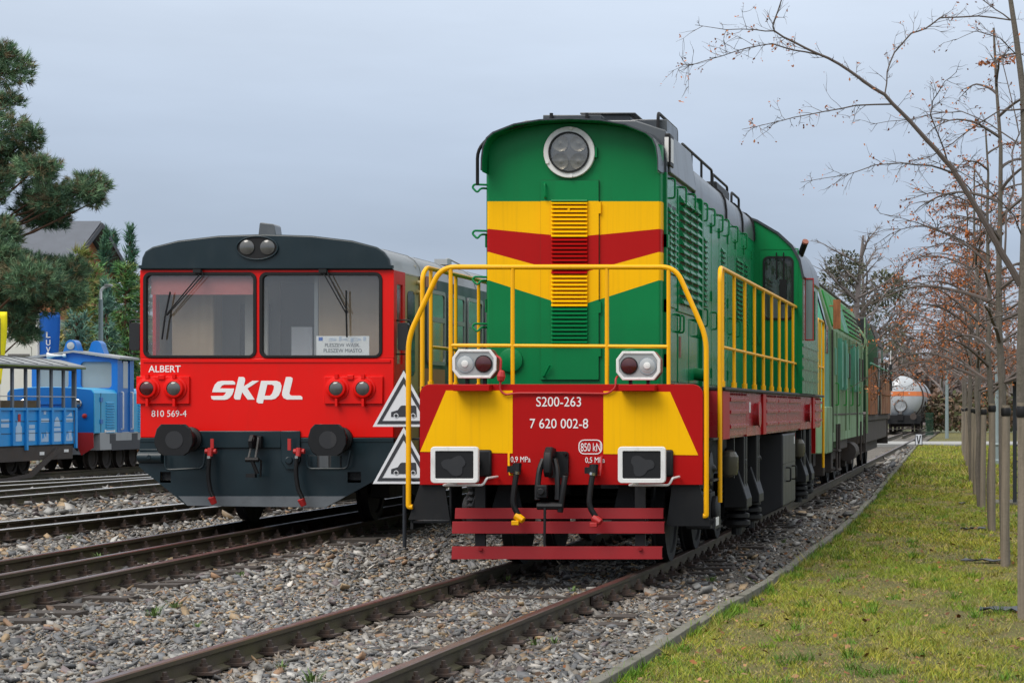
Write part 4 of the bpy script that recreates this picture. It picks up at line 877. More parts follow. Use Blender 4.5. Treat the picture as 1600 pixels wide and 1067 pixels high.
for s in (-1, 1):
    # hanging posts with bolsters, cylinders, lamps and the tank between the bogies
    for d in (3.0, 4.35, 11.2, 12.3):
        q = MB().box(*sorted((s * 1.34, s * 1.46)), d - .16, d - .05, .70, 1.28).box(*sorted((s * 1.34, s * 1.46)), d + .05, d + .16, .70, 1.28)
        q.prism([(s * 1.30, .85), (s * 1.40, .92), (s * 1.50, .60), (s * 1.50, .50), (s * 1.24, .50), (s * 1.24, .85)], 'y', d - .26, d + .26)
        q.box(*sorted((s * 1.38, s * 1.47)), d - .05, d + .05, .95, 1.03)
        hp_ = q.build('suspension_hanger', 'black', loco, smooth=0, bevel=.012)
        MB().lathe([(.10, 0), (.15, .03), (.15, .07), (.09, .09), (.14, .11), (.14, .15), (.09, .17), (.13, .19), (.13, .22)], (s * 1.36, d, .28), (0, 0, 1), 16).cyl((s * 1.36, d, .20), (s * 1.36, d, .50), .06, n=10).build('rubber_bolster', 'black', hp_)
    for d in (.95, 5.5, 10.35, 13.3):
        MB().lathe([(.10, -.35), (.13, -.33), (.13, -.02), (.17, 0), (.17, .05), (.05, .07), (.02, .10)], (s * 1.28, d, .98), (s, 0, 0), 20).build('brake_cylinder', 'black', loco)
    for d in (1.9, 10.7):
        MB().lathe([(.03, 0), (.085, .03), (.10, .09), (.10, .22), (.07, .27), (.02, .29)], (s * 1.40, d, .86), (0, 0, 1), 16).build('lubricator_glass', 'lubricator', loco)
        MB().box(*sorted((s * 1.36, s * 1.44)), d + .12, d + .18, .85, 1.28).build('lubricator_bracket', 'black', loco)
    MB().cyl((s * 1.30, 5.0, .60), (s * 1.44, 5.0, .60), .05, n=12).build('pipe_end', 'black', loco)
tk = MB().prism([(-1.47, 1.25), (-1.47, .30), (-1.1, .12), (1.1, .12), (1.47, .30), (1.47, 1.25)], 'y', 7.5, 9.4).build('fuel_tank', 'tank_black', loco, smooth=0, bevel=.02)
for s in (-1, 1):
    for d in (7.95, 8.85): MB().tube(fillet([(s * 1.47, d, .62), (s * 1.53, d, .62), (s * 1.53, d, .80), (s * 1.47, d, .80)], .03), .012, 6).build('tank_handle', 'black', tk)
    MB().box(*sorted((s * 1.47, s * 1.474)), 7.5, 9.4, .855, .862).build('tank_seam', 'black', tk, smooth=0)
    MB().box(*sorted((s * 1.471, s * 1.474)), 9.15, 9.25, 1.10, 1.2).build('tank_label', 'white', tk, smooth=0)
# ================================================================ red railcar
RX, RD, RZ = -8.58, 26.1, 0.15
car = thing('railcar', 'red two axle railcar with slate roof front and two big windscreens', 'railcar', (RX, RD, RZ))
def cx(px, d=0.0): return wx(px, RD + d) - RX
def cz(py, d=0.0): return wz(py, RD + d) - RZ
def cp_(px, py, d=0.0): return (cx(px, d), d, cz(py, d))
W = 1.535; zt, zw1, zw0, zb, zs = cz(422), cz(424.5), cz(559), cz(684), cz(790)
# front wall: red panel, window surrounds, slate brow
prof = [(-W, zt - .0)] + [(cx(a), cz(b)) for a, b in ((221, 418), (223, 403), (228, 393), (239, 386), (279, 376), (342, 368.5), (415, 366), (488, 368.5), (551, 376), (589, 386), (601, 394), (609, 405), (612, 418))] + [(W, zt)]
brow = MB().prism(prof, 'y', -.03, .06).build('front_brow', 'car_slate', car, bevel=.02, smooth=35)
MB().box(-W, W, -.05, 0, cz(419.5), cz(415)).build('rain_gutter', 'car_slate', brow)
pan_ = MB().box(-W, W, 0, .06, zb, zw0 - .001)
front = pan_.build('front_panel', 'car_red', car, bevel=.012)
MB().box(-W + .04, W - .04, -.012, .0, cz(566), cz(562)).build('panel_ledge', 'car_red', front)
xl0, xl1, xr0, xr1 = cx(225.5), cx(399.5), cx(407), cx(596); xm = (xl1 + xr0) / 2
for a, b, oa, ob in ((xl0, xl1, -W, xm), (xr0, xr1, xm, W)):
    MB().ring(rrect(oa, ob, zw0, zt, .002, 6), rrect(a, b, cz(558), cz(427), .075, 6), 0, .06).build('windscreen_surround', 'car_red', car, smooth=0)
    g = MB().ring(rrect(a - .012, b + .012, cz(559), cz(425.5), .085, 6), rrect(a + .028, b - .028, cz(555), cz(430.5), .055, 6), -.014, .05).build('windscreen_gasket', 'rubber', car, bevel=.004)
    MB().prism(rrect(a + .02, b - .02, cz(556), cz(429.5), .06, 6), 'y', .020, .026).build('windscreen', 'glass_clear', g, smooth=0)
for s in (-1, 1): MB().box(*sorted((s * (W - .05), s * W)), .06, .10, zb, zt).build('corner_post', 'car_red', car)
# lettering
lettering('ALBERT', cx(232), cx(282.5), cz(581.5), cz(571), -.001, front, 'letter_white', offset=.012)
lettering('810 569-4', cx(237), cx(291.5), cz(651), cz(641), -.001, front, 'letter_white')
def logo(pts, holes=()):
    f = lambda p: (cx(320 + p[0] / 9.412), cz(575 + p[1] / 9.412))
    return MB().prism([f(p) for p in pts], 'y', -.004, .01, holes=[[f(p) for p in h] for h in holes])
for pts, hs in (([(110, 355), (120, 310), (150, 240), (190, 200), (250, 187), (410, 187), (440, 200), (450, 225), (447, 243), (290, 243), (255, 255), (225, 298), (432, 300), (425, 340), (405, 390), (370, 435), (330, 460), (290, 466), (130, 466), (100, 450), (92, 410), (265, 408), (290, 395), (315, 355)], ()),
                ([(500, 130), (565, 130), (590, 145), (595, 180), (575, 268), (700, 187), (800, 187), (628, 300), (735, 463), (632, 463), (550, 355), (522, 463), (455, 463), (432, 445), (430, 415)], ()),
                ([(830, 187), (1060, 187), (1110, 210), (1130, 260), (1122, 330), (1090, 400), (1040, 450), (980, 463), (868, 463), (855, 518), (790, 518), (762, 495), (765, 460)], ([(920, 243), (990, 243), (1018, 262), (1015, 310), (990, 375), (960, 405), (882, 407)],)),
                ([(1195, 130), (1265, 130), (1292, 150), (1290, 185), (1245, 370), (1255, 395), (1280, 405), (1410, 405), (1435, 425), (1437, 462), (1210, 462), (1160, 440), (1137, 395), (1140, 350)], ())):
    logo(pts, hs).build('logo_letter', 'letter_white', front, smooth=0)
# lamps
for x0, x1, ls in ((214.5, 297, (233, 275)), (507.5, 599, (528, 569.5))):
    pl = MB().box(cx(x0), cx(x1), -.03, .0, cz(631), cz(588)).box(cx((ls[0] + ls[1]) / 2 - 5), cx((ls[0] + ls[1]) / 2 + 5), -.05, 0, cz(593), cz(586)).build('lamp_plate', 'car_red', front, bevel=.006)
    for a in ls:
        x, z = cx(a), cz(607)
        q = MB().lathe([(.142, -.03), (.142, -.045), (.120, -.05), (.120, -.065), (.108, -.085), (.086, -.09), (.083, -.05)], (x, 0, z), (0, 1, 0), 28).box(x - .014, x + .014, -.08, -.03, z - .215, z - .12).box(x - .02, x + .02, -.08, -.03, z + .12, z + .17).build('tail_lamp', 'car_red', pl)
        MB().lathe([(.084, -.080), (.07, -.089), (.03, -.097), (.003, -.099)], (x, 0, z), (0, 1, 0), 24).build('lamp_lens', 'red_lens' if a in (233,) else 'lamp_grey', q)
x, z = cx(403.5), cz(388)
tl = MB().ring(circ(x, z, .258, 36, .148), circ(x, z, .240, 36, .130), -.055, .0).build('roof_lamp', 'car_slate', brow, bevel=.005)
MB().prism(circ(x, z, .242, 36, .132), 'y', -.042, -.03).build('lamp_recess', 'rubber', tl, smooth=0)
for a in (388, 420): MB().lathe([(.088, -.042), (.088, -.055), (.078, -.058), (.06, -.066), (.02, -.072), (.003, -.073)], (cx(a), 0, cz(387)), (0, 1, 0), 24).build('lamp_lens', 'lamp_grey', tl)
MB().prism([(cx(399), cz(368)), (cx(427), cz(368)), (cx(424.5), cz(351)), (cx(422), cz(349)), (cx(403), cz(346.5)), (cx(401), cz(348))], 'y', .1, .35).build('horn_box', 'roof_flank', car, bevel=.015)
# wipers
for piv, arm, t0, t1 in ((309, (258, 494), (266, 456), (253, 530)), (505, (541, 490), (541, 454), (542, 527))):
    w_ = MB().tube([cp_(piv, 423, -.05), cp_(piv + 2, 430, -.07), cp_(arm[0], arm[1], -.07)], .008, 6).tube([cp_(piv + 6, 423, -.05), cp_(piv + 8, 430, -.075), cp_(arm[0] + 3, arm[1] - 1, -.075)], .007, 6).build('wiper', 'rubber', car)
    MB().tube([cp_(*t0, -.055), cp_(*arm, -.06), cp_(*t1, -.055)], .011, 6).build('wiper_blade', 'rubber', w_)
    MB().box(cx(piv - 4), cx(piv + 8), -.08, -.02, cz(427), cz(421)).build('wiper_pivot', 'rubber', w_)
# skirt
sk = [(-W, zb), (W, zb), (W, cz(727)), (cx(591.5, 0), cz(747)), (cx(509), cz(793)), (cx(292), cz(790)), (cx(217), cz(729))]
nt_l = [(cx(250), cz(750)), (cx(267), cz(750)), (cx(267), cz(737)), (cx(250), cz(737))]
nt_r = [(cx(543), cz(750)), (cx(564), cz(750)), (cx(564), cz(737)), (cx(543), cz(737))]
skirt = MB().prism(sk, 'y', .0, .03, holes=[nt_l, nt_r]).build('front_skirt', 'car_slate', car, smooth=0)
for q in (nt_l, nt_r): MB().box(q[0][0], q[1][0], .0, .28, q[0][1] - .03, q[0][1]).build('foot_step', 'alu' if q is nt_l else 'car_slate', skirt)
MB().prism([(cx(279), cz(775)), (cx(541), cz(775)), (cx(509), cz(792.5)), (cx(293), cz(789.5))], 'y', -.008, .0).build('scraped_strip', 'car_scrape', skirt, smooth=0)
MB().box(cx(305), cx(440), -.02, 0, cz(700), cz(673)).build('headstock', 'car_slate', skirt, bevel=.01)
MB().box(-W, W, -.006, .05, cz(691), zb).build('skirt_band', 'car_slate', skirt, bevel=.006)
MB().prism([(cx(440), cz(673)), (cx(470), cz(673)), (cx(470), cz(720)), (cx(462), cz(733)), (cx(448), cz(733)), (cx(440), cz(720))], 'y', -.03, 0).cyl(cp_(451, 719, -.03), cp_(451, 719, -.06), .045, n=14).build('jack_plate', 'car_slate', skirt, bevel=.008)
MB().cyl(cp_(218, 714, .02), cp_(256, 714, -.02), .075, n=18).cyl(cp_(232, 714, -.07), cp_(232, 714, -.09), .03, n=10).cyl(cp_(218, 703, .0), cp_(256, 703, -.02), .015, n=8).build('air_cylinder', 'car_slate', skirt, bevel=.01)
MB().box(cx(481), cx(533), -.012, 0, cz(731), cz(711)).build('vent_grille', 'cab_dark', skirt)
for k in range(3): MB().box(cx(482 + 18 * k), cx(496 + 18 * k), -.02, -.012, cz(730), cz(712)).build('grille_panel', 'roof_flank' if k == 1 else 'car_slate', skirt)
for pts in ([(258, 712), (258, 734), (318, 731), (321, 703)], [(480, 710), (480, 732), (543, 732), (548, 703)]):
    MB().tube(fillet([cp_(a, b, -.10) for a, b in pts], .06), .013, 8).build('shunter_rail', 'car_slate', car)
# buffers
for s in (-1, 1):
    x, z = s * .91 - .015, cz(687, -.55)
    b_ = MB().lathe([(.15, 0), (.15, -.06), (.11, -.08), (.11, -.3), (.08, -.32), (.08, -.53)], (x, 0, z), (0, 1, 0), 20).build('buffer', 'rubber', car)
    oct_ = [(x - .15, z + .185), (x + .14, z + .185), (x + .20, z + .13), (x + .228, z + .03), (x + .228, z - .05), (x + .18, z - .15), (x + .13, z - .185), (x - .13, z - .185), (x - .18, z - .15), (x - .228, z - .05), (x - .228, z + .03), (x - .20, z + .13)]
    MB().prism(oct_, 'y', -.56, -.52).build('buffer_head', 'black', b_, bevel=.01)
    MB().prism(circ(x + .01, z, .105, 28), 'y', -.564, -.55).build('buffer_wear', 'tank_black', b_, smooth=0)
# draw gear and hoses
dg_ = MB().box(cx(394), cx(412), -.10, 0, cz(699), cz(681)).prism([(-.02, cz(700)), (-.02, cz(680)), (-.2, cz(679)), (-.27, cz(688)), (-.25, cz(699)), (-.18, cz(700))], 'x', cx(399), cx(405)).build('draw_hook', 'black', car, bevel=.01)
for a, b in ((396, 388), (404, 399)): MB().tube([cp_(a, 683, -.2), cp_(b, 717, -.22)], .013, 7).build('coupling_link', 'steel', dg_)
MB().cyl(cp_(384, 718, -.22), cp_(404, 718, -.22), .03, n=10).cyl(cp_(394, 720, -.22), cp_(402, 740, -.2), .024, n=8).tube([cp_(402, 715, -.18), cp_(408, 720, -.15), cp_(407, 745, -.15)], .012, 6).box(cx(394), cx(408), -.23, -.15, cz(745), cz(739)).build('coupling_screw', 'rubber', dg_)
for x0, pts in ((329, [(327, 713), (325, 745), (329, 768), (333, 776)]), (467, [(464, 713), (462, 740), (466, 765), (473, 779)])):
    h_ = MB().tube(fillet([cp_(a, b, -.16) for a, b in pts], .1, 6), .026, 10).build('brake_hose', 'rubber', car)
    MB().cyl(cp_(x0 - 8, 705, -.12), cp_(x0 + 9, 705, -.12), .032, n=10).cyl(cp_(x0, 700, -.14), cp_(x0 - 1, 713, -.16), .035, .03, n=10).cyl(cp_(x0, 705, -.0), cp_(x0, 705, -.13), .03, n=10).build('hose_valve', 'hose_red', h_)
    sx_ = 8 if x0 < 400 else -10
    MB().box(cx(x0 + sx_ - 2), cx(x0 + sx_ + 3), -.14, -.12, cz(703), cz(685)).build('tap_lever', 'hose_red', h_)
    e_ = pts[-1]; MB().cyl(cp_(e_[0] - 3, e_[1], -.16), cp_(e_[0] + 2, e_[1] + 11, -.14), .045, .035, n=10).build('hose_coupling', 'hose_red', h_, bevel=.006)
    MB().cyl(cp_(pts[0][0], 712, -.16), cp_(pts[0][0], 716, -.16), .03, n=10).build('hose_clamp', 'chrome', h_)
# roof and body
L = 13.4
MB().prism([(x_ * .995, z_ - .012) for x_, z_ in prof] + [(x_ * .97, z_ - .05) for x_, z_ in prof][::-1], 'y', .06, L).build('roof', 'car_roof', car, smooth=35)
for d in (1.4, 2.9, 4.4, 5.9): MB().prism([(x_ * .999, z_ - .004) for x_, z_ in prof] + [(x_ * .99, z_ - .02) for x_, z_ in prof][::-1], 'y', d, d + .04).build('roof_seam', 'car_roof', car, smooth=35)
MB().tube(fillet([(1.1, 4.1, 3.32), (1.15, 4.1, 3.55), (1.3, 4.6, 3.45)], .1), .012, 6).box(1.02, 1.2, 4.0, 4.25, 3.44, 3.52).build('roof_aerial', 'alu', car)
for s in (-1, 1):
    xs2 = sorted((s * (W - .04), s * W))
    sd = MB().box(*xs2, .10, .52, zb, 1.98).box(*xs2, .10, .52, 2.95, zt).box(*xs2, .10, .14, 1.98, 2.95).box(*xs2, .40, .52, 1.98, 2.95).build('cab_flank', 'car_red', car)
    MB().box(*sorted((s * (W - .02), s * (W - .014))), .14, .40, 1.98, 2.95).build('cab_side_window', 'glass_clear', sd, smooth=0)
    dr_ = MB().box(*sorted((s * (W - .04), s * (W - .012))), .52, 1.22, .55, zt).build('cab_door', 'car_cream', car)
    MB().prism(rrect(.66, 1.00, 1.85, 2.90, .08), 'x', *sorted((s * (W - .012), s * (W - .004)))).build('door_window', 'dark_glass', dr_, smooth=0)
    for z in (2.9, 3.02): MB().cyl((s * (W - .01), 1.12, z), (s * (W + .04), 1.12, z), .03, n=10).build('door_bolt', 'car_cream', dr_)
    for z in (.95, 1.15): MB().box(*sorted((s * (W - .012), s * (W - .009))), .75, .98, z + .4, z + .5).build('door_notice', 'white', dr_, smooth=0)
    fl = MB().box(*xs2, 1.22, L, .75, zt).build('body_side', 'car_slate', car)
    MB().box(*sorted((s * W, s * (W + .004))), 1.50, 2.05, 2.99, 3.13).build('orange_patch', 'orange_flank', fl, smooth=0)
    MB().box(*sorted((s * W, s * (W + .004))), 1.45, 2.5, 1.2, 1.95).build('orange_patch', 'orange_flank', fl, smooth=0)
    for d in (1.58, 2.68, 3.74, 4.84, 5.94, 7.04, 8.14):
        wf = MB()
        o_, i_ = rrect(d, d + .90, 2.0, 2.97, .07), rrect(d + .05, d + .85, 2.05, 2.92, .05)
        q = MB().ring(o_, i_, -.02, .0); q.xf(lambda a, b, c: (s * (W - b), a, c)); wn_ = q.build('side_window', 'alu', fl)
        MB().box(*sorted((s * (W + .001), s * (W + .008))), d + .05, d + .85, 2.05, 2.92).build('window_pane', 'dark_glass', wn_, smooth=0)
        MB().box(*sorted((s * (W + .008), s * (W + .022))), d + .04, d + .86, 2.56, 2.62).build('window_bar', 'alu', wn_)
    # mirror
    my = .12
    mr_ = MB().tube(fillet([(s * W, my, cz(500)), (s * (W + .17), my, cz(499)), (s * (W + .17), my, cz(553)), (s * W, my, cz(553))], .05), .010, 6).build('mirror_bracket', 'rubber', car)
    MB().prism(rrect(*sorted((s * (W + .03), s * (W + .155))), cz(547), cz(504), .03), 'y', my - .06, my + .03).build('mirror', 'plastic_black', mr_, bevel=.012)
MB().box(-W, W, L - .05, L, .6, zt).build('rear_wall', 'car_slate', car)
# underframe and wheels
MB().box(-1.3, 1.3, .06, L - .1, .55, .95).build('underframe', 'frame_black', car)
o = MB().lathe([(.02, .03), (.10, .03), (.10, 0), (.32, -.012), (.335, .012), (.42, .012), (.424, -.085), (.45, -.10), (.45, -.125), (.30, -.125), (.02, -.11)], (0, 0, 0), (1, 0, 0), 28).build('wheel', 'frame_black'); WM2 = o.data; bpy.data.objects.remove(o)
for d in (1.7, 9.7):
    ax = MB().cyl((-.8, d, .42), (.8, d, .42), .07, n=12).build('wheelset', 'frame_black', car)
    for s in (-1, 1):
        o = bpy.data.objects.new('wheel', WM2); C.objects.link(o); o.parent = ax; o.location = (s * .84, d, .42); o.rotation_euler = (0, 0, 0 if s > 0 else math.pi)
        MB().box(*sorted((s * .92, s * 1.15)), d - .5, d + .5, .30, .58).build('axle_guard', 'frame_black', ax, bevel=.02)
# cab interior seen through the windscreens
MB().box(-W + .05, W - .05, .1, 2.6, .97, 1.02).build('cab_floor', 'cab_dark', car)
MB().box(-W + .05, W - .05, 1.2, 1.24, 1.0, 3.25).build('cab_wall', 'cab_grey', car)
MB().box(-W + .05, W - .05, .1, 2.2, 3.16, 3.2).build('cab_ceiling', 'cab_grey', car)
MB().box(xr0 + .55, W - .06, .50, .54, 1.0, 3.15).build('wood_partition', 'wood_panel', car)
dw = MB().box(xr0 + .0, xr0 + .46, .75, .79, 1.0, 3.0).build('cab_inner_door', 'cab_dark', car); MB().box(xr0 + .14, xr0 + .40, .74, .75, 1.95, 2.45).build('inner_door_window', 'paper', dw); MB().box(xr0 + .50, xr0 + .545, .49, .6, 1.0, 3.15).build('door_jamb', 'alu', dw)
MB().box(xl0 + .18, xl0 + .70, .40, .72, 1.0, 2.95).build('wood_cabinet', 'wood_panel', car, bevel=.02)
MB().box(xl0 + .78, xl1 - .2, 1.1, 1.14, 1.0, 2.75).build('dark_rear_window', 'cab_dark', car)
MB().box(xl1 - .30, xl1 - .02, .50, .54, 1.0, 2.95).build('side_jamb', 'cab_grey', car)
MB().box(xl0 + .05, xl1 - .02, .12, .62, 1.40, 1.62).build('driver_desk', 'wood_panel', car, bevel=.03)
MB().box(xl0 + .7, xl1 - .1, .14, .5, 1.62, 1.72).cyl((xl0 + .9, .3, 1.7), (xl0 + .9, .3, 1.82), .03, n=8).build('desk_controls', 'cab_dark', car, bevel=.02)
MB().box(xl0 + .06, xl1 - .0, .062, .072, cz(460), cz(431)).build('sun_blind', 'blind', car)
MB().box(xl1 - .16, xl1 - .02, .09, .3, 1.62, 1.85).build('teal_bag', 'teal', car, bevel=.03)
MB().lathe([(.04, 0), (.045, .02), (.04, .10), (.015, .13), (.012, .17)], (xl0 + .10, .16, 1.62), (0, 0, 1), 12).build('spray_bottle', 'teal', car); MB().box(xl0 + .07, xl0 + .2, .14, .18, 1.78, 1.82).build('spray_head', 'hose_red', car)
st_ = MB().box(xr0 + .05, xr0 + .40, .58, .66, 1.3, 1.98).box(xr0 + .05, xr0 + .40, .3, .6, 1.3, 1.4).build('cab_seat', 'cab_dark', car, bevel=.04)
# destination board in the right windscreen
bd_ = MB().box(cx(494.5, .05), cx(577, .05), .045, .05, cz(556, .05), cz(525, .05)).build('destination_board', 'paper', car, smooth=0)
lettering('PLESZEW WĄSK.', cx(508, .05), cx(563, .05), cz(543.5, .05), cz(536, .05), .0445, bd_, 'print_grey')
lettering('PLESZEW MIASTO', cx(506, .05), cx(565.5, .05), cz(550.5, .05), cz(544.8, .05), .0445, bd_, 'print_grey')
lettering('skpl', cx(514, .05), cx(572, .05), cz(534.5, .05), cz(526, .05), .0448, bd_, 'print_pale', offset=.01)
MB().box(cx(498, .05), cx(504.5, .05), .043, .045, cz(532.5, .05), cz(527, .05)).build('board_emblem', 'flag_blue', bd_, smooth=0)
# ================================================================ twin triangle signs on a post
SX, SD = wx(631.5, 25.2), 25.2
sg = thing('rail_sign', 'black post carrying two white triangular signs with vehicle symbols', 'sign', (SX, SD, -.12))
s_ = SD / F
MB().cyl((0, 0.02, 0), (0, 0.02, wz(578, SD) + .12), .024, n=12).build('post', 'post_dark', sg)
for ay, by in ((579, 666.5), (667, 755.5)):
    zt_, zb_ = wz(ay, SD) + .12, wz(by, SD) + .12; hw = 48.5 * s_
    tri = lambda k: [(0, zt_ - k * 2.2), (-hw + k * 1.62, zb_ + k), (hw - k * 1.62, zb_ + k)]
    pl = MB().prism(tri(0), 'y', -.02, -.008).build('sign_plate', 'sign_white', sg, smooth=0)
    i0, i1 = tri(4.3 * s_), tri(9.2 * s_)
    MB().ring(i0, i1, -.024, -.012).build('sign_border', 'sign_dark', pl, smooth=0)
    f_ = lambda a, b: ((a - 613) / 3.232 * s_, zb_ + (405 - b) / 3.232 * s_)
    body = [f_(a, b) for a, b in ((549, 355), (550, 331), (583, 321), (596, 302), (604, 298), (672, 298), (676, 303), (679, 355))]
    sym = MB().prism(body, 'y', -.024, -.012).build('vehicle_symbol', 'sign_dark', pl, smooth=0)
    for a in (575, 661):
        c_ = f_(a, 349); MB().prism(circ(*c_, 12 / 3.232 * s_, 16), 'y', -.026, -.013).build('symbol_wheel_ring', 'sign_white', pl, smooth=0)
        MB().prism(circ(*c_, 8.5 / 3.232 * s_, 16), 'y', -.028, -.014).build('symbol_wheel', 'sign_dark', pl, smooth=0)
# ================================================================ narrow gauge blue train at the left
WX, WD, WZ = -21.0, 44.2, 0.18          # centre line, photo's left edge depth, rail level
wag = thing('open_coach', 'bright blue open sided narrow gauge coach with grey posts and felt roof', 'railway coach', (WX, WD, WZ))
s0 = F / 46.0
X1 = 1.0                                  # right side wall
zA, zB = wz(695, 46) - WZ, wz(638.5, 46) - WZ; zE = wz(573, 46) - WZ
def rd(px): return -(WX + X1) * F / (VX - px) - WD      # depth along the wall for a pixel column
E0, E1 = -4.2, rd(118)
cols_px = (-118, -96, -74, -56, -38, -20, -2, 20, 41, 61, 81, 100, 118)
for s in (-1, 1):
    wl = MB().box(*sorted((s * (X1 - .04), s * (X1 - .02))), E0, E1, zA, zB).build('side_wall', 'wagon_blue', wag)
    MB().box(*sorted((s * (X1 - .04), s * (X1 + .02))), E0, E1, zB - .03, zB + .02).build('top_rail', 'wagon_blue', wl)
    MB().cyl((s * X1, E0, zB + .26), (s * X1, E1, zB + .26), .012, n=6).build('hand_bar', 'alu', wl)
    MB().box(*sorted((s * (X1 - .05), s * (X1 + .02))), E0, E1, zE - .06, zE + .02).build('eave_beam', 'wagon_grey', wl)
    for k, px in enumerate(cols_px):
        d = rd(px)
        MB().box(*sorted((s * (X1 - .02), s * (X1 + .03))), d - .045, d + .045, zA - (.10 if k % 4 == 0 else 0), zB + .02).build('wall_stile', 'wagon_blue', wl, bevel=.004)
        MB().box(*sorted((s * (X1 - .04), s * (X1 + .01))), d - .04, d + .04, zB + .02, zE).build('roof_post', 'wagon_grey', wl, bevel=.004)
        if s > 0 and 0 <= k < len(cols_px) - 1:
            d2 = rd(cols_px[k + 1])
            for t in (.33, .66): MB().box(X1 - .02, X1 - .012, d + .05, d2 - .05, zA + (zB - zA) * t - .006, zA + (zB - zA) * t + .006).build('board_joint', 'sign_dark', wl, smooth=0)
            # painted towers, lettering blocks and skylines on the boards
            g = random.Random(60 + k); w_ = d2 - d - .16; dm = (d + d2) / 2; q = MB()
            def pr(pts): q.prism([(dm + a * w_ / 2, zA + (zB - zA) * b) for a, b in pts], 'x', X1 - .02, X1 - .014)
            if k == 7: pr([(-.6, .12), (.6, .12), (.6, .5), (.35, .55), (.25, .68), (.12, .70), (0, .92), (-.12, .70), (-.25, .68), (-.35, .55), (-.6, .5)])
            elif k == 8:
                pr([(-.65, .12), (.65, .12), (.65, .42), (-.65, .42)]); pr([(-.6, .46), (.6, .46), (.6, .56), (-.6, .56)])
            elif k in (9, 11):
                for j in range(7): a = -.8 + j * .23; h_ = g.uniform(.16, .40); pr([(a, .08), (a + .2, .08), (a + .2, h_ - .06), (a + .1, h_), (a, h_ - .06)])
                pr([(-.85, .62), (.85, .62), (.85, .73), (-.85, .73)]); pr([(-.2, .84), (.25, .84), (.25, .94), (-.2, .94)]) if k == 9 else pr([(-.7, .78), (.8, .78), (.5, .9), (-.2, .82)])
            elif k == 10:
                pr([(-.8, .08), (.8, .08), (.8, .34), (-.8, .34)]); pr([(-.75, .37), (.75, .37), (.75, .46), (-.75, .46)]); pr([(-.7, .50), (.7, .50), (.55, .62), (.3, .72), (0, .78), (-.4, .72), (-.6, .6)])
            else: pr([(-.75, .5), (.75, .5), (.75, .6), (-.75, .6)]); pr([(-.75, .64), (.75, .64), (.75, .72), (-.75, .72)])
            if q.v: q.build('painted_motif', 'board_print', wl, smooth=0)
MB().box(X1 - .012, X1 - .008, rd(29), rd(33), zA + .50, zA + .66).build('town_crest', 'hose_red', wag, smooth=0)
rfp = [(-1.18, zE), (-1.16, zE + .05), (-.6, zE + .19), (0, zE + .25), (.6, zE + .19), (1.16, zE + .05), (1.18, zE)]
wr = MB().prism(rfp, 'y', E0 - .1, E1 + .15).build('roof', 'felt_roof', wag, smooth=20)
for px in (-60, -30, 2, 24, 46, 70, 93): d = rd(px); MB().prism([(x, z + .012) for x, z in rfp[1:-1]] + [(x, z - .01) for x, z in rfp[1:-1]][::-1], 'y', d, d + .05).build('roof_batten', 'sign_dark', wr, smooth=0)
MB().box(1.10, 1.19, E0, E1 + .1, zE - .02, zE + .012).build('moss_edge', 'moss', wr)
for s in (-1, 1):
    MB().prism([(s * .8, zA), (s * 1.0, zA), (s * 1.0, zE), (s * .93, zE), (s * .93, zB), (s * .8, zB)], 'y', E1 - .05, E1).build('end_frame', 'wagon_grey', wag)
MB().box(-.95, .95, E1 - .04, E1 - .01, zA, zB).build('end_wall', 'wagon_blue', wag)
MB().box(-.95, .95, E0, E1, zA - .04, zA).build('floor', 'black', wag)
for k in range(4): MB().box(-.9, .9, E0 + .6 + k * 1.9, E0 + .95 + k * 1.9, zA + .4, zA + .46).box(-.9, .9, E0 + .6 + k * 1.9, E0 + .64 + k * 1.9, zA + .46, zA + .95).build('bench', 'wood_panel', wag)
uf = MB().box(-.98, .98, E0, E1 - .1, zA - .33, zA - .04).build('underframe', 'grimy', wag)
MB().box(.985, .99, rd(63), rd(70), zA - .22, zA - .15).build('weight_mark', 'letter_white', uf, smooth=0); MB().box(.985, .99, rd(101), rd(108), zA - .18, zA - .12).build('load_mark', 'letter_white', uf, smooth=0)
for a, b in ((zA - .10, zA - .16),): 
    MB().prism([(rd(10), zA - .72), (rd(10), zA - .66), (rd(43), zA - .60), (rd(88), zA - .08), (rd(92), zA - .08), (rd(92), zA - .14), (rd(47), zA - .68)], 'x', 1.0, 1.05).build('step_board', 'grimy', wag, smooth=0)
    MB().box(1.0, 1.22, E0, rd(12), zA - .72, zA - .66).build('step_board', 'grimy', wag)
for px in (15, 53, 72):
    d = rd(px); ax = MB().cyl((-.5, d, .30), (.5, d, .30), .05, n=10).build('wheelset', 'frame_black', wag)
    for s in (-1, 1): MB().lathe([(.04, .02), (.22, .0), (.24, .03), (.30, .03), (.30, -.05), (.33, -.06), (.33, -.09), (.04, -.07)], (s * .50, d, .30), (s, 0, 0), 24).build('wheel', 'grimy', ax)
for px in (76, 95): MB().cyl((.82, rd(px) - .03, .42), (.82, rd(px) + .03, .42), .11, n=14).build('red_disc', 'hose_red', wag)
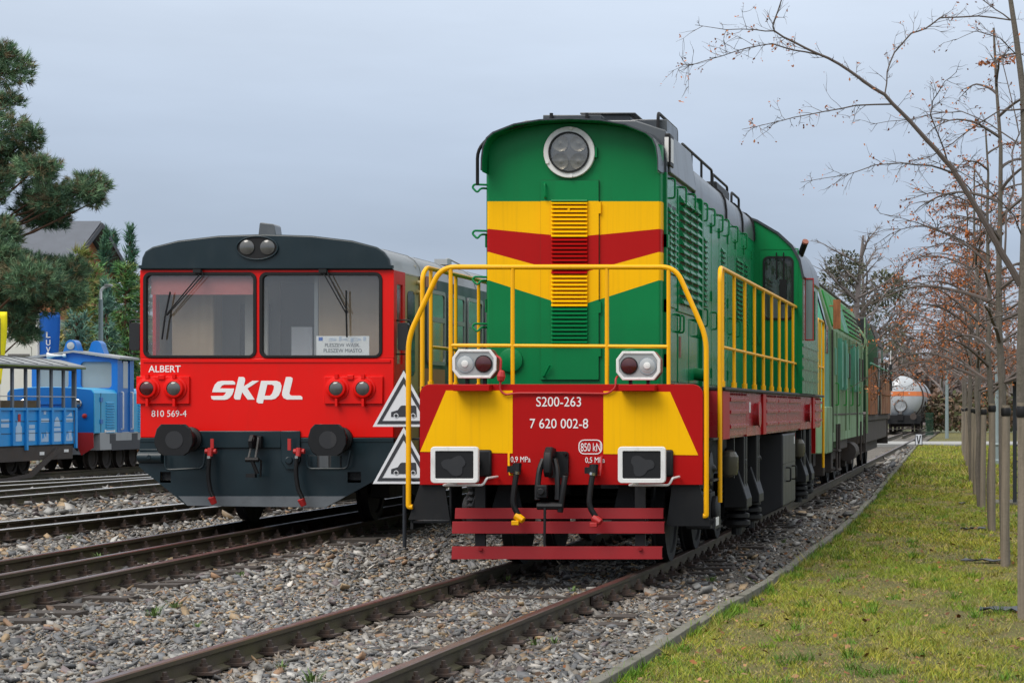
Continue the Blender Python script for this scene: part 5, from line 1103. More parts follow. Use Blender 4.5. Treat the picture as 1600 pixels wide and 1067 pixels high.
# ---------------------------------------------------------------- blue narrow gauge diesel
BD = 48.9
def blue_loco(name, label, bx, bd, full):
    t = thing(name, label, 'locomotive', (bx, bd, WZ))
    k = bd / F
    fr_ = MB().box(-1.0, 1.0, .35, 6.2, .45, wz(676, 48.9) - WZ)
    fr_ = fr_.build('side_frame', 'loco_grey', t, bevel=.01)
    for d in (.9, 2.2, 3.0):
        MB().box(.99, 1.006, d, d + .34, .60, .82).build('frame_opening', 'sign_dark', fr_, smooth=0)
    MB().box(1.0, 1.004, .6, 1.2, .86, .92).build('frame_lettering', 'letter_white', fr_, smooth=0)
    MB().box(.98, 1.004, 1.0, 3.4, .44, .66).build('frame_cutout', 'sign_dark', fr_, smooth=0)
    zc = wz(677, 48.9) - WZ
    pr_ = MB().prism([(-1.0, zc), (-.75, .36), (.75, .36), (1.0, zc)], 'y', .0, .05).build('buffer_beam', 'loco_grey', t)
    MB().prism([(.48, zc + .02), (.99, zc + .02), (1.0, .52), (.72, .34)], 'y', -.01, .0).build('red_beam_panel', 'hose_red', pr_, smooth=0)
    MB().prism([(-.48, zc + .02), (-.99, zc + .02), (-1.0, .52), (-.72, .34)], 'y', -.01, .0).build('red_beam_panel', 'hose_red', pr_, smooth=0)
    MB().box(-.14, .14, -.25, 0, .48, .72).build('coupler', 'hose_red', pr_, bevel=.02)
    MB().tube(fillet([(.60, -.05, .98), (.52, -.12, .85), (.55, -.12, .6), (.68, -.08, .46)], .1), .035, 8).build('air_hose', 'rubber', pr_)
    zh = wz(607, 48.9) - WZ
    hp_ = [(-.99, zc), (-.99, zh - .10), (-.93, zh - .02), (-.5, zh + .03), (0, zh + .04), (.5, zh + .03), (.93, zh - .02), (.99, zh - .10), (.99, zc)]
    hd = MB().prism(hp_, 'y', .05, 1.35).build('hood', 'light_blue', t, bevel=.03)
    MB().prism([(x * .985, z - .01) for x, z in hp_], 'y', .03, .055).build('hood_front', 'blue', hd, smooth=0)
    for x in (-.60, .62): 
        MB().lathe([(.10, .05), (.10, -.02), (.085, -.03), (.02, -.035)], (x, .02, zh - .34), (0, 1, 0), 20).build('head_lamp', 'chrome', hd); MB().lathe([(.055, .02), (.05, -.02), (.005, -.04)], (x + .16 * (1 if x > 0 else -1), .02, zh - .62), (0, 1, 0), 16).build('tail_lamp', 'hose_red', hd)
    for j in range(4): MB().box(-.35, .25, .005, .03, zh - .36 - j * .075, zh - .33 - j * .075).build('louvre_slat', 'blue', hd, smooth=0)
    for j in range(12): MB().prism([(.99, zh - .30 - j * .062), (1.02, zh - .325 - j * .062), (.99, zh - .34 - j * .062)], 'y', .70, 1.15).build('side_louvre', 'light_blue', hd, smooth=0)
    for z in (zh - .25, zh - .75): MB().box(.99, 1.01, .35, .5, z - .05, z + .05).build('hood_latch', 'blue', hd)
    MB().box(.985, .998, .40, .415, zc + .02, zh - .1).build('hood_seam', 'sign_dark', hd, smooth=0)
    zcab = wz(553, 50.2) - WZ
    cb = [(-1.0, zc), (-1.0, zcab - .12), (0, zcab + .02), (1.0, zcab - .12), (1.0, zc)]
    w0, w1 = wz(606, 50.2) - WZ, wz(565, 50.2) - WZ
    holes = [rrect(-.86, -.14, w0, w1 + .02, .08), rrect(.14, .86, w0, w1, .08)]
    c_ = MB().prism(cb, 'y', 1.35, 1.42, holes=holes).build('cab', 'blue', t, smooth=0)
    for h_ in holes: MB().prism(h_, 'y', 1.40, 1.41).build('cab_window', 'grey_glass', c_, smooth=0)
    MB().box(-1.0, 1.0, 2.28, 2.32, zc, zcab - .12).build('cab_back', 'blue', c_)
    for s in (-1, 1):
        MB().box(*sorted((s * .96, s * 1.0)), 1.42, 1.62, zc, zcab - .14).box(*sorted((s * .96, s * 1.0)), 2.08, 2.28, zc, zcab - .14).build('cab_side', 'blue', c_)
        dr_ = MB().box(*sorted((s * .95, s * .98)), 1.62, 2.08, zc - .05, zcab - .2).build('cab_door', 'blue', c_); MB().box(*sorted((s * .98, s * .984)), 1.72, 2.0, w0 + .0, w1 + .02).build('door_window', 'grey_glass', dr_, smooth=0)
        for d in (1.56, 2.14): MB().tube(fillet([(s * 1.0, d, zc + .08), (s * 1.05, d, zc + .08), (s * 1.05, d, w0 - .1), (s * 1.0, d, w0 - .1)], .04), .018, 7).build('cab_handrail', 'white', c_)
    MB().prism([(-1.10, zcab - .12), (0, zcab + .035), (1.10, zcab - .12), (1.10, zcab - .07), (0, zcab + .085), (-1.10, zcab - .07)], 'y', 1.25, 2.40).build('cab_roof', 'loco_grey', c_, smooth=0)
    for s in (-1, 1):
        xx = -.07 + (.0 if s < 0 else .34); yy = 1.30 if s < 0 else 1.9
        q = MB().prism([(xx - .20, zcab + .0), (xx - .13, zcab + .20)] + [(xx + .13 * math.cos(R(a)), zcab + .20 + .13 * math.sin(R(a))) for a in range(165, 0, -15)] + [(xx + .13, zcab + .20), (xx + .20, zcab + .0)], 'y', yy, yy + .3).build('lamp_fairing', 'blue', c_, bevel=.01)
        if s < 0: MB().lathe([(.09, 0), (.085, -.02), (.01, -.035)], (xx, yy, zcab + .19), (0, 1, 0), 20).build('roof_lamp', 'lens_glass', q)
    MB().lathe([(.09, -.03), (.05, .06), (.028, .14), (.02, .3), (.045, .32), (.045, .38)], (-.55, 1.22, zcab - .05), (1, .2, .05), 14).build('horn', 'white', c_)
    rh = MB().prism(hp_, 'y', 2.32, 6.0).build('rear_hood', 'light_blue', t, bevel=.03)
    for j in range(12): MB().prism([(.99, zh - .30 - j * .062), (1.02, zh - .325 - j * .062), (.99, zh - .34 - j * .062)], 'y', 2.6, 3.1).build('side_louvre', 'light_blue', rh, smooth=0)
    for d in (1.1, 1.9, 2.7, 3.5, 4.4):
        ax = MB().cyl((-.5, d, .27), (.5, d, .27), .05, n=8).build('wheelset', 'frame_black', t)
        for s in (-1, 1): MB().lathe([(.04, .02), (.2, .0), (.22, .03), (.27, .03), (.27, -.05), (.30, -.06), (.30, -.09), (.04, -.07)], (s * .50, d, .27), (s, 0, 0), 20).build('wheel', 'grimy', ax)
    return t
blue_loco('narrow_gauge_locomotive', 'blue narrow gauge diesel with round roof lamp just behind the open coach', WX, BD, True)
blue_loco('narrow_gauge_locomotive', 'second blue diesel cab half hidden behind the red railcar', WX + .25, BD + 3.55 + 2.6, False)
# ================================================================ worn green locomotive behind the first
OX, OD = -4.0, 37.1
old = thing('old_locomotive', 'weathered pale green locomotive coupled behind the bright green one', 'locomotive', (OX, OD, 0))
P2 = [(-1.4, 1.15), (-1.4, 3.02), (-1.17, 3.80), (0, 4.02), (1.17, 3.80), (1.4, 3.02), (1.4, 1.15)]
ob = MB().prism(P2, 'y', 1.6, 12.6).build('body', 'old_green', old, smooth=0, bevel=.015)
MB().prism([(-1.42, .80), (-1.42, 1.62), (1.42, 1.62), (1.42, .80)], 'y', .15, 1.7).build('front_skirt', 'old_green', old, bevel=.02)
# nose cab with raked screen
fc = MB(); pf = [(-1.37, 1.5), (-1.37, 2.95), (-1.15, 3.74), (0, 3.96), (1.15, 3.74), (1.37, 2.95), (1.37, 1.5)]
n_ = len(pf); fc.add([(x, .25 + max(0, z - 2.6) * .55, z) for x, z in pf] + [(x, 1.62, z) for x, z in pf], [tuple(range(n_)), tuple(range(2 * n_ - 1, n_ - 1, -1))] + [(i, (i + 1) % n_, (i + 1) % n_ + n_, i + n_) for i in range(n_)])
oc_ = fc.build('driver_cab', 'old_teal', old, smooth=0, bevel=.02)
MB().box(1.365, 1.38, .62, 1.18, 2.55, 3.05).build('cab_window', 'dark_glass', oc_, bevel=.01)
MB().prism([(1.345, 3.06), (1.365, 3.06), (1.20, 3.66), (1.18, 3.66)], 'y', .75, 1.2).build('upper_window', 'dark_glass', oc_, smooth=0)
mr_ = MB().box(1.48, 1.60, 1.05, 1.10, 3.0, 3.5).build('mirror', 'grey_glass', old, bevel=.01); MB().box(1.475, 1.605, 1.02, 1.06, 2.99, 3.51).tube([(1.4, 1.12, 3.4), (1.6, 1.12, 3.4)], .012, 6).build('mirror_back', 'rust', mr_)
for s in (-1, 1):
    d = 2.0
    for k, mt2 in enumerate(('bright_old_green', 'bright_old_green', 'old_teal', 'bright_old_green', 'bright_old_green', 'old_green')):
        dd_ = 2.0 + k * 1.7
        q = MB().prism([(s * 1.375, 3.08), (s * 1.41, 3.10), (s * 1.22, 3.74), (s * 1.18, 3.73)], 'y', dd_, dd_ + 1.55).build('roof_panel', mt2, ob, smooth=0, bevel=.006)
        if k >= 3:
            for j in range(5): z = 3.16 + j * .11; x_ = 1.41 - (z - 3.10) * .30; MB().box(*sorted((s * x_, s * (x_ + .025))), dd_ + .05, dd_ + 1.5, z - .012, z + .012).build('panel_slat', 'grimy', q, smooth=0)
    for dd_ in (3.3, 4.6, 7.6, 8.8): 
        q = MB().box(*sorted((s * 1.40, s * 1.47)), dd_, dd_ + .8, 1.98, 2.86).build('shutter_box', 'old_teal', ob, bevel=.012)
        MB().box(*sorted((s * 1.40, s * 1.50)), dd_ - .12, dd_ - .04, 1.94, 2.9).build('shutter_post', 'old_teal', ob)
    for dd_ in (2.05, 3.0, 5.8, 7.0, 10.2, 11.4): MB().box(*sorted((s * 1.40, s * 1.425)), dd_, dd_ + .06, 1.15, 3.0).build('wall_rib', 'old_green', ob)
    for k in range(22): MB().box(*sorted((s * 1.40, s * 1.412)), 1.9 + k * .48, 1.93 + k * .48, 1.5, 3.0).build('panel_joint', 'old_green', ob, smooth=0)
    for dd_ in (4.15, 5.45, 8.45, 9.65): MB().box(*sorted((s * 1.40, s * 1.418)), dd_, dd_ + .32, 1.98, 2.86).build('dark_slot', 'sign_dark', ob, smooth=0)
    for dd_ in (2.4, 6.3, 6.9, 10.7, 11.9): MB().box(*sorted((s * 1.40, s * 1.43)), dd_, dd_ + .25, 2.2, 2.7).build('vent_plate', 'grimy' if dd_ > 6.5 else 'old_teal', ob, bevel=.01)
    for dd_ in (2.6, 5.0, 7.2, 9.9): MB().tube(fillet([(s * 1.41, dd_, 1.65), (s * 1.47, dd_, 1.65), (s * 1.47, dd_, 2.05), (s * 1.41, dd_, 2.05)], .04), .014, 6).build('grab_handle', 'bright_old_green', ob)
    MB().box(*sorted((s * 1.40, s * 1.412)), 1.7, 12.5, 1.46, 1.49).build('wall_seam', 'grimy', ob, smooth=0)
    MB().box(*sorted((s * 1.405, s * 1.43)), 1.66, 1.72, .8, 3.0).build('door_edge', 'grimy', ob)
    MB().box(*sorted((s * 1.405, s * 1.43)), 9.8, 9.86, .7, 3.0).build('door_edge', 'grimy', ob)
    for dd_ in (2.2, 2.9, 10.4): MB().cyl((s * 1.46, dd_, .45), (s * 1.46, dd_ + .1, 1.3), .025, n=6).build('step_stile', 'grimy', old)
    for z in (.45, .8): MB().box(*sorted((s * 1.35, s * 1.5)), 2.2, 2.95, z, z + .03).build('step_tread', 'grimy', old)
    MB().box(*sorted((s * 1.1, s * 1.33)), 4.2, 7.6, .78, 1.15).build('battery_box', 'grimy', old, bevel=.02)
    MB().box(*sorted((s * 1.36, s * 1.40)), 1.7, 12.5, .98, 1.16).build('lower_skirt', 'old_green', ob)
    MB().box(*sorted((s * 1.15, s * 1.38)), 3.2, 4.0, .85, 1.15).build('side_crate', 'old_green', old)
    MB().cyl((s * 1.28, 8.2, .68), (s * 1.28, 9.5, .68), .20, n=16).build('air_reservoir', 'grimy', old)
MB().tube([(1.12, 2.0, 3.86), (1.12, 12.4, 3.88)], .03, 6).build('roof_edge_rail', 'grimy', old); MB().box(-.7, .7, 3, 11, 3.9, 4.05).build('roof_ridge', 'grimy', ob)
MB().box(-1.2, 1.2, .3, 12.6, .95, 1.15).box(-1.0, 1.0, .4, 12.4, .45, .8).build('underframe', 'grimy', old)
for d in (2.4, 4.6, 9.0, 11.2):
    for s in (-1, 1):
        o = bpy.data.objects.new('wheel', WM); C.objects.link(o); o.parent = old; o.location = (s * .82, d, .525); o.rotation_euler = (0, 0, 0 if s > 0 else math.pi)
        MB().box(*sorted((s * .95, s * 1.22)), d - .2, d + .2, .35, .75).build('axle_box', 'grimy', old, bevel=.02)
for s in (-1, 1): MB().box(*sorted((s * .98, s * 1.08)), 1.6, 12.0, .55, .82).build('bogie_side', 'grimy', old)
pm('dark_old_green', (0.02, 0.075, 0.035), 0.6, var=0.3, dirt=0.6, dcol=(0.03, 0.03, 0.02), dsc=(5, 5, 0.8))
pm('rust_pale', (0.42, 0.30, 0.20), 0.85, var=0.3, dirt=0.9, dcol=(0.22, 0.07, 0.025), dsc=(6, 6, 1.5), dlo=0.42, dhi=0.58)
# ---------------------------------------------------------------- rusty locomotive, third in line
TX_, TD = -4.0, 51.0
th = thing('old_locomotive', 'dark rusty locomotive with orange corroded flank, farthest of the parked three', 'locomotive', (TX_, TD, 0))
tb = MB().prism([(-1.0, 1.5), (-1.0, 3.4), (-.7, 3.75), (.7, 3.75), (1.0, 3.4), (1.0, 1.5)], 'y', 0.3, 8.0).build('hood', 'old_green', th, bevel=.02)
MB().prism([(-1.42, 1.5), (-1.42, 3.2), (-1.2, 3.80), (0, 4.05), (1.2, 3.80), (1.42, 3.2), (1.42, 1.5)], 'y', 5.2, 9.0).build('cab', 'dark_old_green', th, bevel=.03)
MB().prism([(1.425, 2.6), (1.43, 2.6), (1.43, 3.15), (1.425, 3.15)], 'y', 5.8, 7.2).build('cab_window', 'dark_glass', th, smooth=0)
MB().prism([(1.425, 3.22), (1.44, 3.22), (1.22, 3.82), (1.2, 3.82)], 'y', 5.6, 8.8).build('cab_roof_panel', 'grimy', th, smooth=0)
MB().box(-1.4, 1.4, 0, 13.3, 1.28, 1.42).box(-1.35, 1.35, .1, 13.2, .75, 1.28).build('underframe', 'grimy', th, bevel=.02)
for a, b in ((.3, 4.6), (6.6, 12.8)):
    n_ = int((b - a) / .32)
    for k in range(n_): MB().box(1.44, 1.48, a + k * .32, a + k * .32 + .26, 1.44, (2.55 if a < 1 else 2.35) + rnd.choice((0, 0, .1, -.25)) + rnd.uniform(-.05, .05)).build('rusty_plank', 'rust' if a < 1 or k % 3 else 'rust_pale', th)
    MB().box(1.48, 1.50, a, b, 1.95, 2.0).build('plank_batten', 'rust', th)
MB().box(.95, 1.4, .25, .55, 3.0, 3.75).build('lamp_box', 'plastic_black', th, bevel=.04); MB().tube(fillet([(1.3, .22, 2.9), (1.36, .20, 3.1), (1.36, .20, 3.75)], .08), .02, 6).build('lamp_pipe', 'old_green', th)
MB().tube(fillet([(1.42, .0, 1.0), (1.42, .0, 3.2), (1.2, .1, 3.5)], .2), .03, 6).build('corner_pipe', 'old_green', th)
for k in range(3): MB().tube(fillet([(1.40, 6.0 + k * 2.6, 1.45), (1.44, 6.0 + k * 2.6, 2.5), (1.44, 6.5 + k * 2.6, 2.9)], .2), .018, 6).build('handrail', 'alu', th)
MB().box(-1.3, 1.3, 8.0, 12.9, 1.5, 2.9).build('rear_hood', 'dark_old_green', th, bevel=.02)
for k in range(5): MB().box(1.36, 1.46, 4.7 + k * 1.7, 4.85 + k * 1.7, 1.42, 2.9 - .12 * (k % 2)).build('frame_post', 'grimy', th)
MB().tube([(1.5, .2, 2.66), (1.5, 12.8, 2.62)], .025, 6).build('guard_rail', 'old_teal', th); MB().tube([(1.05, .4, 3.5), (1.15, 4.9, 3.55)], .05, 6).build('roof_pipe', 'rubber', th)
MB().cyl((1.46, 13.2, 2.1), (1.46, 13.2, 2.9), .05, n=8).build('marker_lamp', 'plastic_black', th); MB().cyl((1.46, 13.2, 1.4), (1.46, 13.2, 3.3), .014, n=6).build('end_handrail', 'white', th)
for d in (2.0, 4.4, 9.0, 11.4):
    for s in (-1, 1):
        o = bpy.data.objects.new('wheel', WM); C.objects.link(o); o.parent = th; o.location = (s * .82, d, .525); o.rotation_euler = (0, 0, 0 if s > 0 else math.pi)
for d in (.3, 12.9): MB().box(-1.38, 1.38, d, d + .2, .55, 1.3).build('end_beam', 'grimy', th)
for s in (-1, 1): MB().box(*sorted((s * .98, s * 1.1)), 1.2, 12.2, .45, .8).build('bogie_side', 'grimy', th)
# ================================================================ tank wagons far down the line
def tank(label, y0):
    t = thing('tank_wagon', label, 'tank wagon', (-5.04, y0, 0), 'tank wagons')
    r, zc = 1.5, 2.32
    prof_ = [(.02, -.0), (.6, .05), (1.1, .22), (1.38, .5), (r, .85), (r, 12.2), (1.38, 12.55), (1.1, 12.83), (.02, 13.05)]
    tv = MB().lathe(prof_, (0, 0, zc), (0, 1, 0), 40).build('tank', 'tank_white', t, smooth=50)
    q = MB(); n = 40
    for i in range(len(prof_) - 1):
        (ra, ta), (rb, tb_) = prof_[i], prof_[i + 1]
        for s in (-1, 1):
            def pt(rr, tt, z):
                z = max(-rr * .99, min(rr * .99, z)); return (s * math.sqrt(max(0, (rr + .006) ** 2 - z * z)), tt - .004, zc + z)
            if ra < .3: ra = .02
            za, zb_ = .10, .40
            if min(ra, rb) > .45: q.add([pt(ra, ta, za), pt(rb, tb_, za), pt(rb, tb_, zb_), pt(ra, ta, zb_)], [(0, 1, 2, 3)])
            elif rb > .45: q.add([(0, ta - .012, zc + za), pt(rb, tb_, za), pt(rb, tb_, zb_), (0, ta - .012, zc + zb_)], [(0, 1, 2, 3)])
    q.build('orange_band', 'tank_orange', tv, smooth=50)
    mh = MB().lathe([(.42, 0), (.42, -.08), (.36, -.10), (.36, -.06), (.30, -.05), (.02, -.06)], (0, .12, zc - .55), (0, 1, .1), 28).build('manhole', 'tank_white', tv)
    MB().lathe([(.44, .02), (.44, -.06), (.36, -.09), (.36, .02)], (0, .09, zc - .55), (0, 1, .1), 28).box(-.1, .1, .0, .1, zc - 1.15, zc - .95).build('manhole_ring', 'steel', mh)
    MB().lathe([(r + .05, .72), (r + .05, .92), (r - .02, .93), (r - .02, .71)], (0, 0, zc), (0, 1, 0), 40).build('tank_strap', 'grimy', tv)
    MB().box(-1.3, 1.3, -.2, 13.2, .72, .98).box(-1.35, 1.35, -.3, -.12, .55, 1.15).build('underframe', 'frame_black', t, bevel=.02)
    for s in (-1, 1):
        MB().cyl((s * .875, -.9, 1.05), (s * .875, -.3, 1.05), .1, n=12).cyl((s * .875, -.95, 1.05), (s * .875, -.9, 1.05), .22, n=16).build('buffer', 'grimy', t)
        MB().cyl((s * .95, .3, .9), (s * .95, .3, 1.4), .05, n=8).build('tank_saddle', 'grimy', t)
        for k in range(3): MB().cyl((s * 1.35, 2 + k * 4.4, .9), (s * 1.40, 2 + k * 4.4, 2.0), .04, n=6).build('side_ladder', 'grimy', t)
    MB().box(-.2, .2, -.45, -.3, .8, 1.2).build('draw_hook', 'rubber', t); MB().box(-1.3, 1.3, -.35, -.3, .2, .26).build('foot_bar', 'grimy', t)
    for d in (1.5, 3.3, 9.7, 11.5):
        ax = MB().cyl((-.8, d, .46), (.8, d, .46), .08, n=8).build('wheelset', 'grimy', t)
        for s in (-1, 1): MB().lathe([(.04, .02), (.36, .0), (.46, .02), (.46, -.08), (.49, -.11), (.04, -.1)], (s * .80, d, .46), (s, 0, 0), 20).build('wheel', 'grimy', ax)
    return t
tank('pale tank wagon with an orange band and round end hatch', 144)
tank('second pale tank wagon behind the nearest tank wagon', 159.5)
track('railway_track', 'far track under the pale tank wagons', 0.0, [lambda D: -5.04 - .78 + 0 * D, lambda D: -5.04 + .78 + 0 * D], 125, 190, 2.6, None, slp=False)
# ================================================================ bare trees
def branch_tree(g, H_, crown0, spread, nb, lean=(0, 0), twigs=7, leaf=0, leaf_col=None, trunk_r=.05, sides=5, droop=.25, leaf_size=.035, lpc=(.45, 1.0)):
    """returns (trunk MB, branches MB, leaf arrays)"""
    tr, br = MB(), MB(); LV = []
    n = 9; pts = [Vector((lean[0] * (i / n) + g.uniform(-.03, .03) * (i > 0), lean[1] * (i / n) + g.uniform(-.03, .03) * (i > 0), H_ * i / n)) for i in range(n + 1)]
    tr.tube(pts, [trunk_r * (1 - .85 * (i / n)) + .004 for i in range(n + 1)], 8)
    def at(h):
        t = max(0, min(n - 1e-6, h / H_ * n)); i = int(t); return pts[i].lerp(pts[i + 1], t - i)
    def twig(p, d, L, r, lv):
        k = 5; q = [p]; dd = d.copy()
        for i in range(k):
            dd = (dd + Vector((g.uniform(-.28, .28), g.uniform(-.28, .28), g.uniform(-.2, .16)))).normalized(); q.append(q[-1] + dd * L / k)
        br.tube(q, [r * (1 - .8 * i / k) for i in range(k + 1)], 3, caps=False)
        if lv > 0:
            for _ in range(g.randint(2, 4)):
                j = g.randint(1, k - 1); twig(q[j], (dd + Vector((g.uniform(-1, 1), g.uniform(-1, 1), g.uniform(-.6, .6)))).normalized(), L * g.uniform(.35, .65), r * .6, lv - 1)
        if leaf and g.random() < leaf:
            for _ in range(g.randint(3, 9)):
                c = q[g.randint(1, k)] + Vector((g.uniform(-.05, .05), g.uniform(-.05, .05), g.uniform(-.07, .01))); LV.append((c, leaf_size * g.uniform(.5, 1.3)))
    for b in range(nb):
        h = H_ * (crown0 + (.96 - crown0) * (b + g.uniform(0, .8)) / nb); a = b * 2.399 + g.uniform(-.5, .5)
        L = spread * (1.05 - .75 * ((h / H_ - crown0) / (1 - crown0)) ** 1.3) * g.uniform(.7, 1.15)
        p0 = at(h); r0 = trunk_r * (.50 - .3 * h / H_) + .004; k = 9; q = [p0]; up = g.uniform(.35, .95)
        d = Vector((math.cos(a), math.sin(a), up)).normalized()
        for i in range(k):
            d = (d + Vector((g.uniform(-.10, .10), g.uniform(-.10, .10), -droop * g.uniform(.2, 1.0) * (i / k + .25)))).normalized(); q.append(q[-1] + d * L / k)
        br.tube(q, [r0 * (1 - .88 * i / k) + .0015 for i in range(k + 1)], sides)
        for _ in range(twigs):
            j = g.randint(2, k); dd = (q[j] - q[j - 1]).normalized()
            twig(q[j], (dd + Vector((g.uniform(-.9, .9), g.uniform(-.9, .9), g.uniform(-.55, .65)))).normalized(), L * g.uniform(.16, .38), r0 * .30 + .0015, 1)
    return tr, br, LV
def leaves_mesh(name, LV, cols, parent, seed, mat='leaf'):
    g = np.random.default_rng(seed); n = len(LV)
    c = np.array([p[0][:] for p in LV]); s = np.array([p[1] for p in LV])
    u = g.normal(0, 1, (n, 3)); u /= np.linalg.norm(u, axis=1, keepdims=True); w = g.normal(0, 1, (n, 3)); w -= (w * u).sum(1, keepdims=True) * u; w /= np.linalg.norm(w, axis=1, keepdims=True)
    q = [(-1, 0), (-.1, -.55), (1, 0), (.05, .55)]
    V = np.stack([c + (u * a + w * b) * s[:, None] for a, b in q], 1).reshape(-1, 3)
    col = np.array(cols)[g.integers(0, len(cols), n)] * g.uniform(.6, 1.35, (n, 1))
    return np_mesh(name, V, np.arange(n * 4).reshape(-1, 4), mat, np.repeat(col, 4, 0), parent)
BROWN = [(0.42, 0.135, 0.04), (0.34, 0.105, 0.035), (0.46, 0.18, 0.07), (0.24, 0.09, 0.04)]
# --- row of young trees with stakes beside the track
row = [(.385, 17.4), (.315, 23.5), (.225, 30.2), (.115, 36.9), (.0, 43.2), (-.07, 49.8), (-.16, 56.6), (-.25, 63.5), (-.34, 70.6), (-.44, 77.8), (-.52, 85)]
ORD = ['nearest', 'second', 'third', 'fourth', 'fifth', 'sixth', 'seventh', 'eighth', 'ninth', 'tenth', 'farthest']
def stake(i, x, y):
    g = random.Random(300 + i); zt_ = 1.63 + g.uniform(-.03, .03); r = .048
    t = thing('tree_stake', '%s round grey wooden stake in the row of young trees' % ORD[i], 'stake', (x, y, -.12), 'stakes of the tree row')
    ln = g.uniform(-.02, .02)
    st = MB().tube([(0, 0, -.1), (ln * .3, 0, .6), (ln, 0, zt_ + .12)], [r * 1.06, r, r * .94], 12).build('pole', 'stake_wood', t)
    MB().lathe([(r + .002, 0), (r + .008, .02), (r + .008, .07), (r + .002, .09)], (ln, 0, zt_ + .0), (0, 0, 1), 14).tube([(ln, 0, zt_ + .05), (ln - .04, .08, zt_ + .07), (ln + .02, .15, zt_ + .05)], .012, 6).build('strap', 'rubber', t)
for i, (x, y) in enumerate(row):
    stake(i, x, y); g = random.Random(500 + i)
    tx, ty = x + g.uniform(-.06, .05), y + .16
    t = thing('young_tree', ('%s young tree of the row, bare with a few brown leaves' if i == 0 else '%s young tree of the row, holding withered brown leaves') % ORD[i], 'tree', (tx, ty, -.12), 'young trees in the row')
    if i == 0:
        def tp(px, py, dd=0.0): D_ = ty + dd; return Vector((wx(px, D_) - tx, dd, wz(py, D_) + .12))
        tr = MB(); pts = [Vector((0, 0, 0)), Vector((0, 0, .8))] + [tp(a, b) for a, b in ((1597, 640), (1597, 545), (1600, 440), (1603, 300), (1599, 146), (1588, 60), (1579, 0), (1566, -130), (1555, -260))]
        tr.tube(pts, [.055, .05, .048, .046, .042, .034, .028, .024, .020, .013, .006], 9)
        br = MB(); LV = []
        K = lambda L_: [(1060 + a / 2.667, b / 2.667) for a, b in L_]
        limbs = [([(1425, 1190), (1355, 1067), (1290, 950), (1220, 830), (1140, 700), (1070, 620), (1000, 545), (930, 470), (860, 395), (760, 330), (670, 268), (580, 225), (480, 175), (400, 130), (395, 100), (430, 0)], .030, .0045, -.25),
                 ([(580, 228), (480, 210), (390, 183), (290, 200), (180, 235), (60, 270), (20, 270)], .0075, .002, -.5), ([(400, 130), (320, 125), (200, 125), (70, 105)], .006, .002, -.2),
                 ([(890, 435), (740, 440), (610, 465), (480, 490), (380, 515), (265, 540)], .008, .002, -.45), ([(860, 395), (870, 300), (900, 220), (970, 140), (1030, 120), (1090, 75), (1250, 68), (1385, 85)], .0065, .006, .1),
                 ([(1140, 720), (1050, 690), (930, 680), (820, 688), (700, 730), (510, 760)], .009, .002, -.5), ([(1120, 670), (1090, 580), (1050, 480), (1060, 420), (1110, 340), (1160, 300)], .008, .002, -.2),
                 ([(1500, 440), (1440, 455), (1340, 460), (1230, 530), (1140, 600), (1060, 650), (980, 670)], .009, .003, -.1), ([(1360, 1067), (1365, 900), (1400, 780), (1390, 640), (1420, 560), (1380, 380), (1340, 220), (1310, 120)], .011, .003, .4),
                 ([(1430, 980), (1400, 900), (1290, 790), (1180, 720), (1060, 670)], .008, .002, -.3), ([(1420, 600), (1300, 520), (1180, 465), (1100, 470), (960, 500), (800, 520)], .007, .002, .2), ([(1300, 1067), (1150, 985), (1000, 930), (840, 890)], .006, .002, -.5), ([(1385, 85), (1320, 40), (1240, -20), (1180, -80)], .007, .002, 0), ([(1410, 230), (1340, 160), (1240, 130), (1150, 170)], .005, .002, -.2)]
        def sub(p, d, L, r, lv):
            q = [p]; dd = d.copy()
            for _ in range(4): dd = (dd + Vector((g.uniform(-.3, .3), g.uniform(-.35, .35), g.uniform(-.3, .3)))).normalized(); q.append(q[-1] + dd * L / 4)
            br.tube(q, [r * (1 - .17 * k) for k in range(5)], 3, caps=False)
            if lv:
                for _ in range(g.randint(1, 3)): sub(q[g.randint(1, 3)], (dd + Vector((g.uniform(-.9, .9), g.uniform(-.9, .9), g.uniform(-.9, .9)))).normalized(), L * g.uniform(.4, .7), r * .75, lv - 1)
            if g.random() < .45:
                for _ in range(g.randint(1, 3)): LV.append((q[-1] + Vector((g.uniform(-.02, .02), 0, g.uniform(-.04, .01))), g.uniform(.008, .018)))
        for L_, r0, r1, dep in limbs:
            pp = K(L_); m_ = len(pp); q = [tp(a, b, dep * 2.4 * (k / m_)) for k, (a, b) in enumerate(pp)]
            qq = [q[0]]
            for a, b in zip(q, q[1:]): qq += [a.lerp(b, .5) + Vector((g.uniform(-.006, .006), 0, g.uniform(-.008, .008))), b]
            M_ = len(qq); br.tube(qq, [r0 + (r1 - r0) * (k / (M_ - 1)) ** .8 for k in range(M_)], 6)
            for k in range(2 if r0 < .02 else 14, M_):
                for _ in range(3 if r0 < .02 else 2):
                    if g.random() < .72: dd = (qq[k] - qq[k - 1]).normalized(); sub(qq[k].lerp(qq[k - 1], g.random()), (dd + Vector((g.uniform(-.9, .9), g.uniform(-.9, .9), g.uniform(-.8, .8)))).normalized(), g.uniform(.06, .26), .0028, 1)
        for c in (tp(1530, 98, .2), tp(1540, 95, .2), tp(1548, 101, .2), tp(1512, 365, .2), tp(1515, 362, .2)):
            for _ in range(6): LV.append((c + Vector((g.uniform(-.025, .025), 0, g.uniform(-.03, .02))), g.uniform(.016, .028)))
        tr.build('trunk', 'bark', t); br.build('branches', 'twig', t); leaves_mesh('leaves', LV, BROWN, t, 700)
    else:
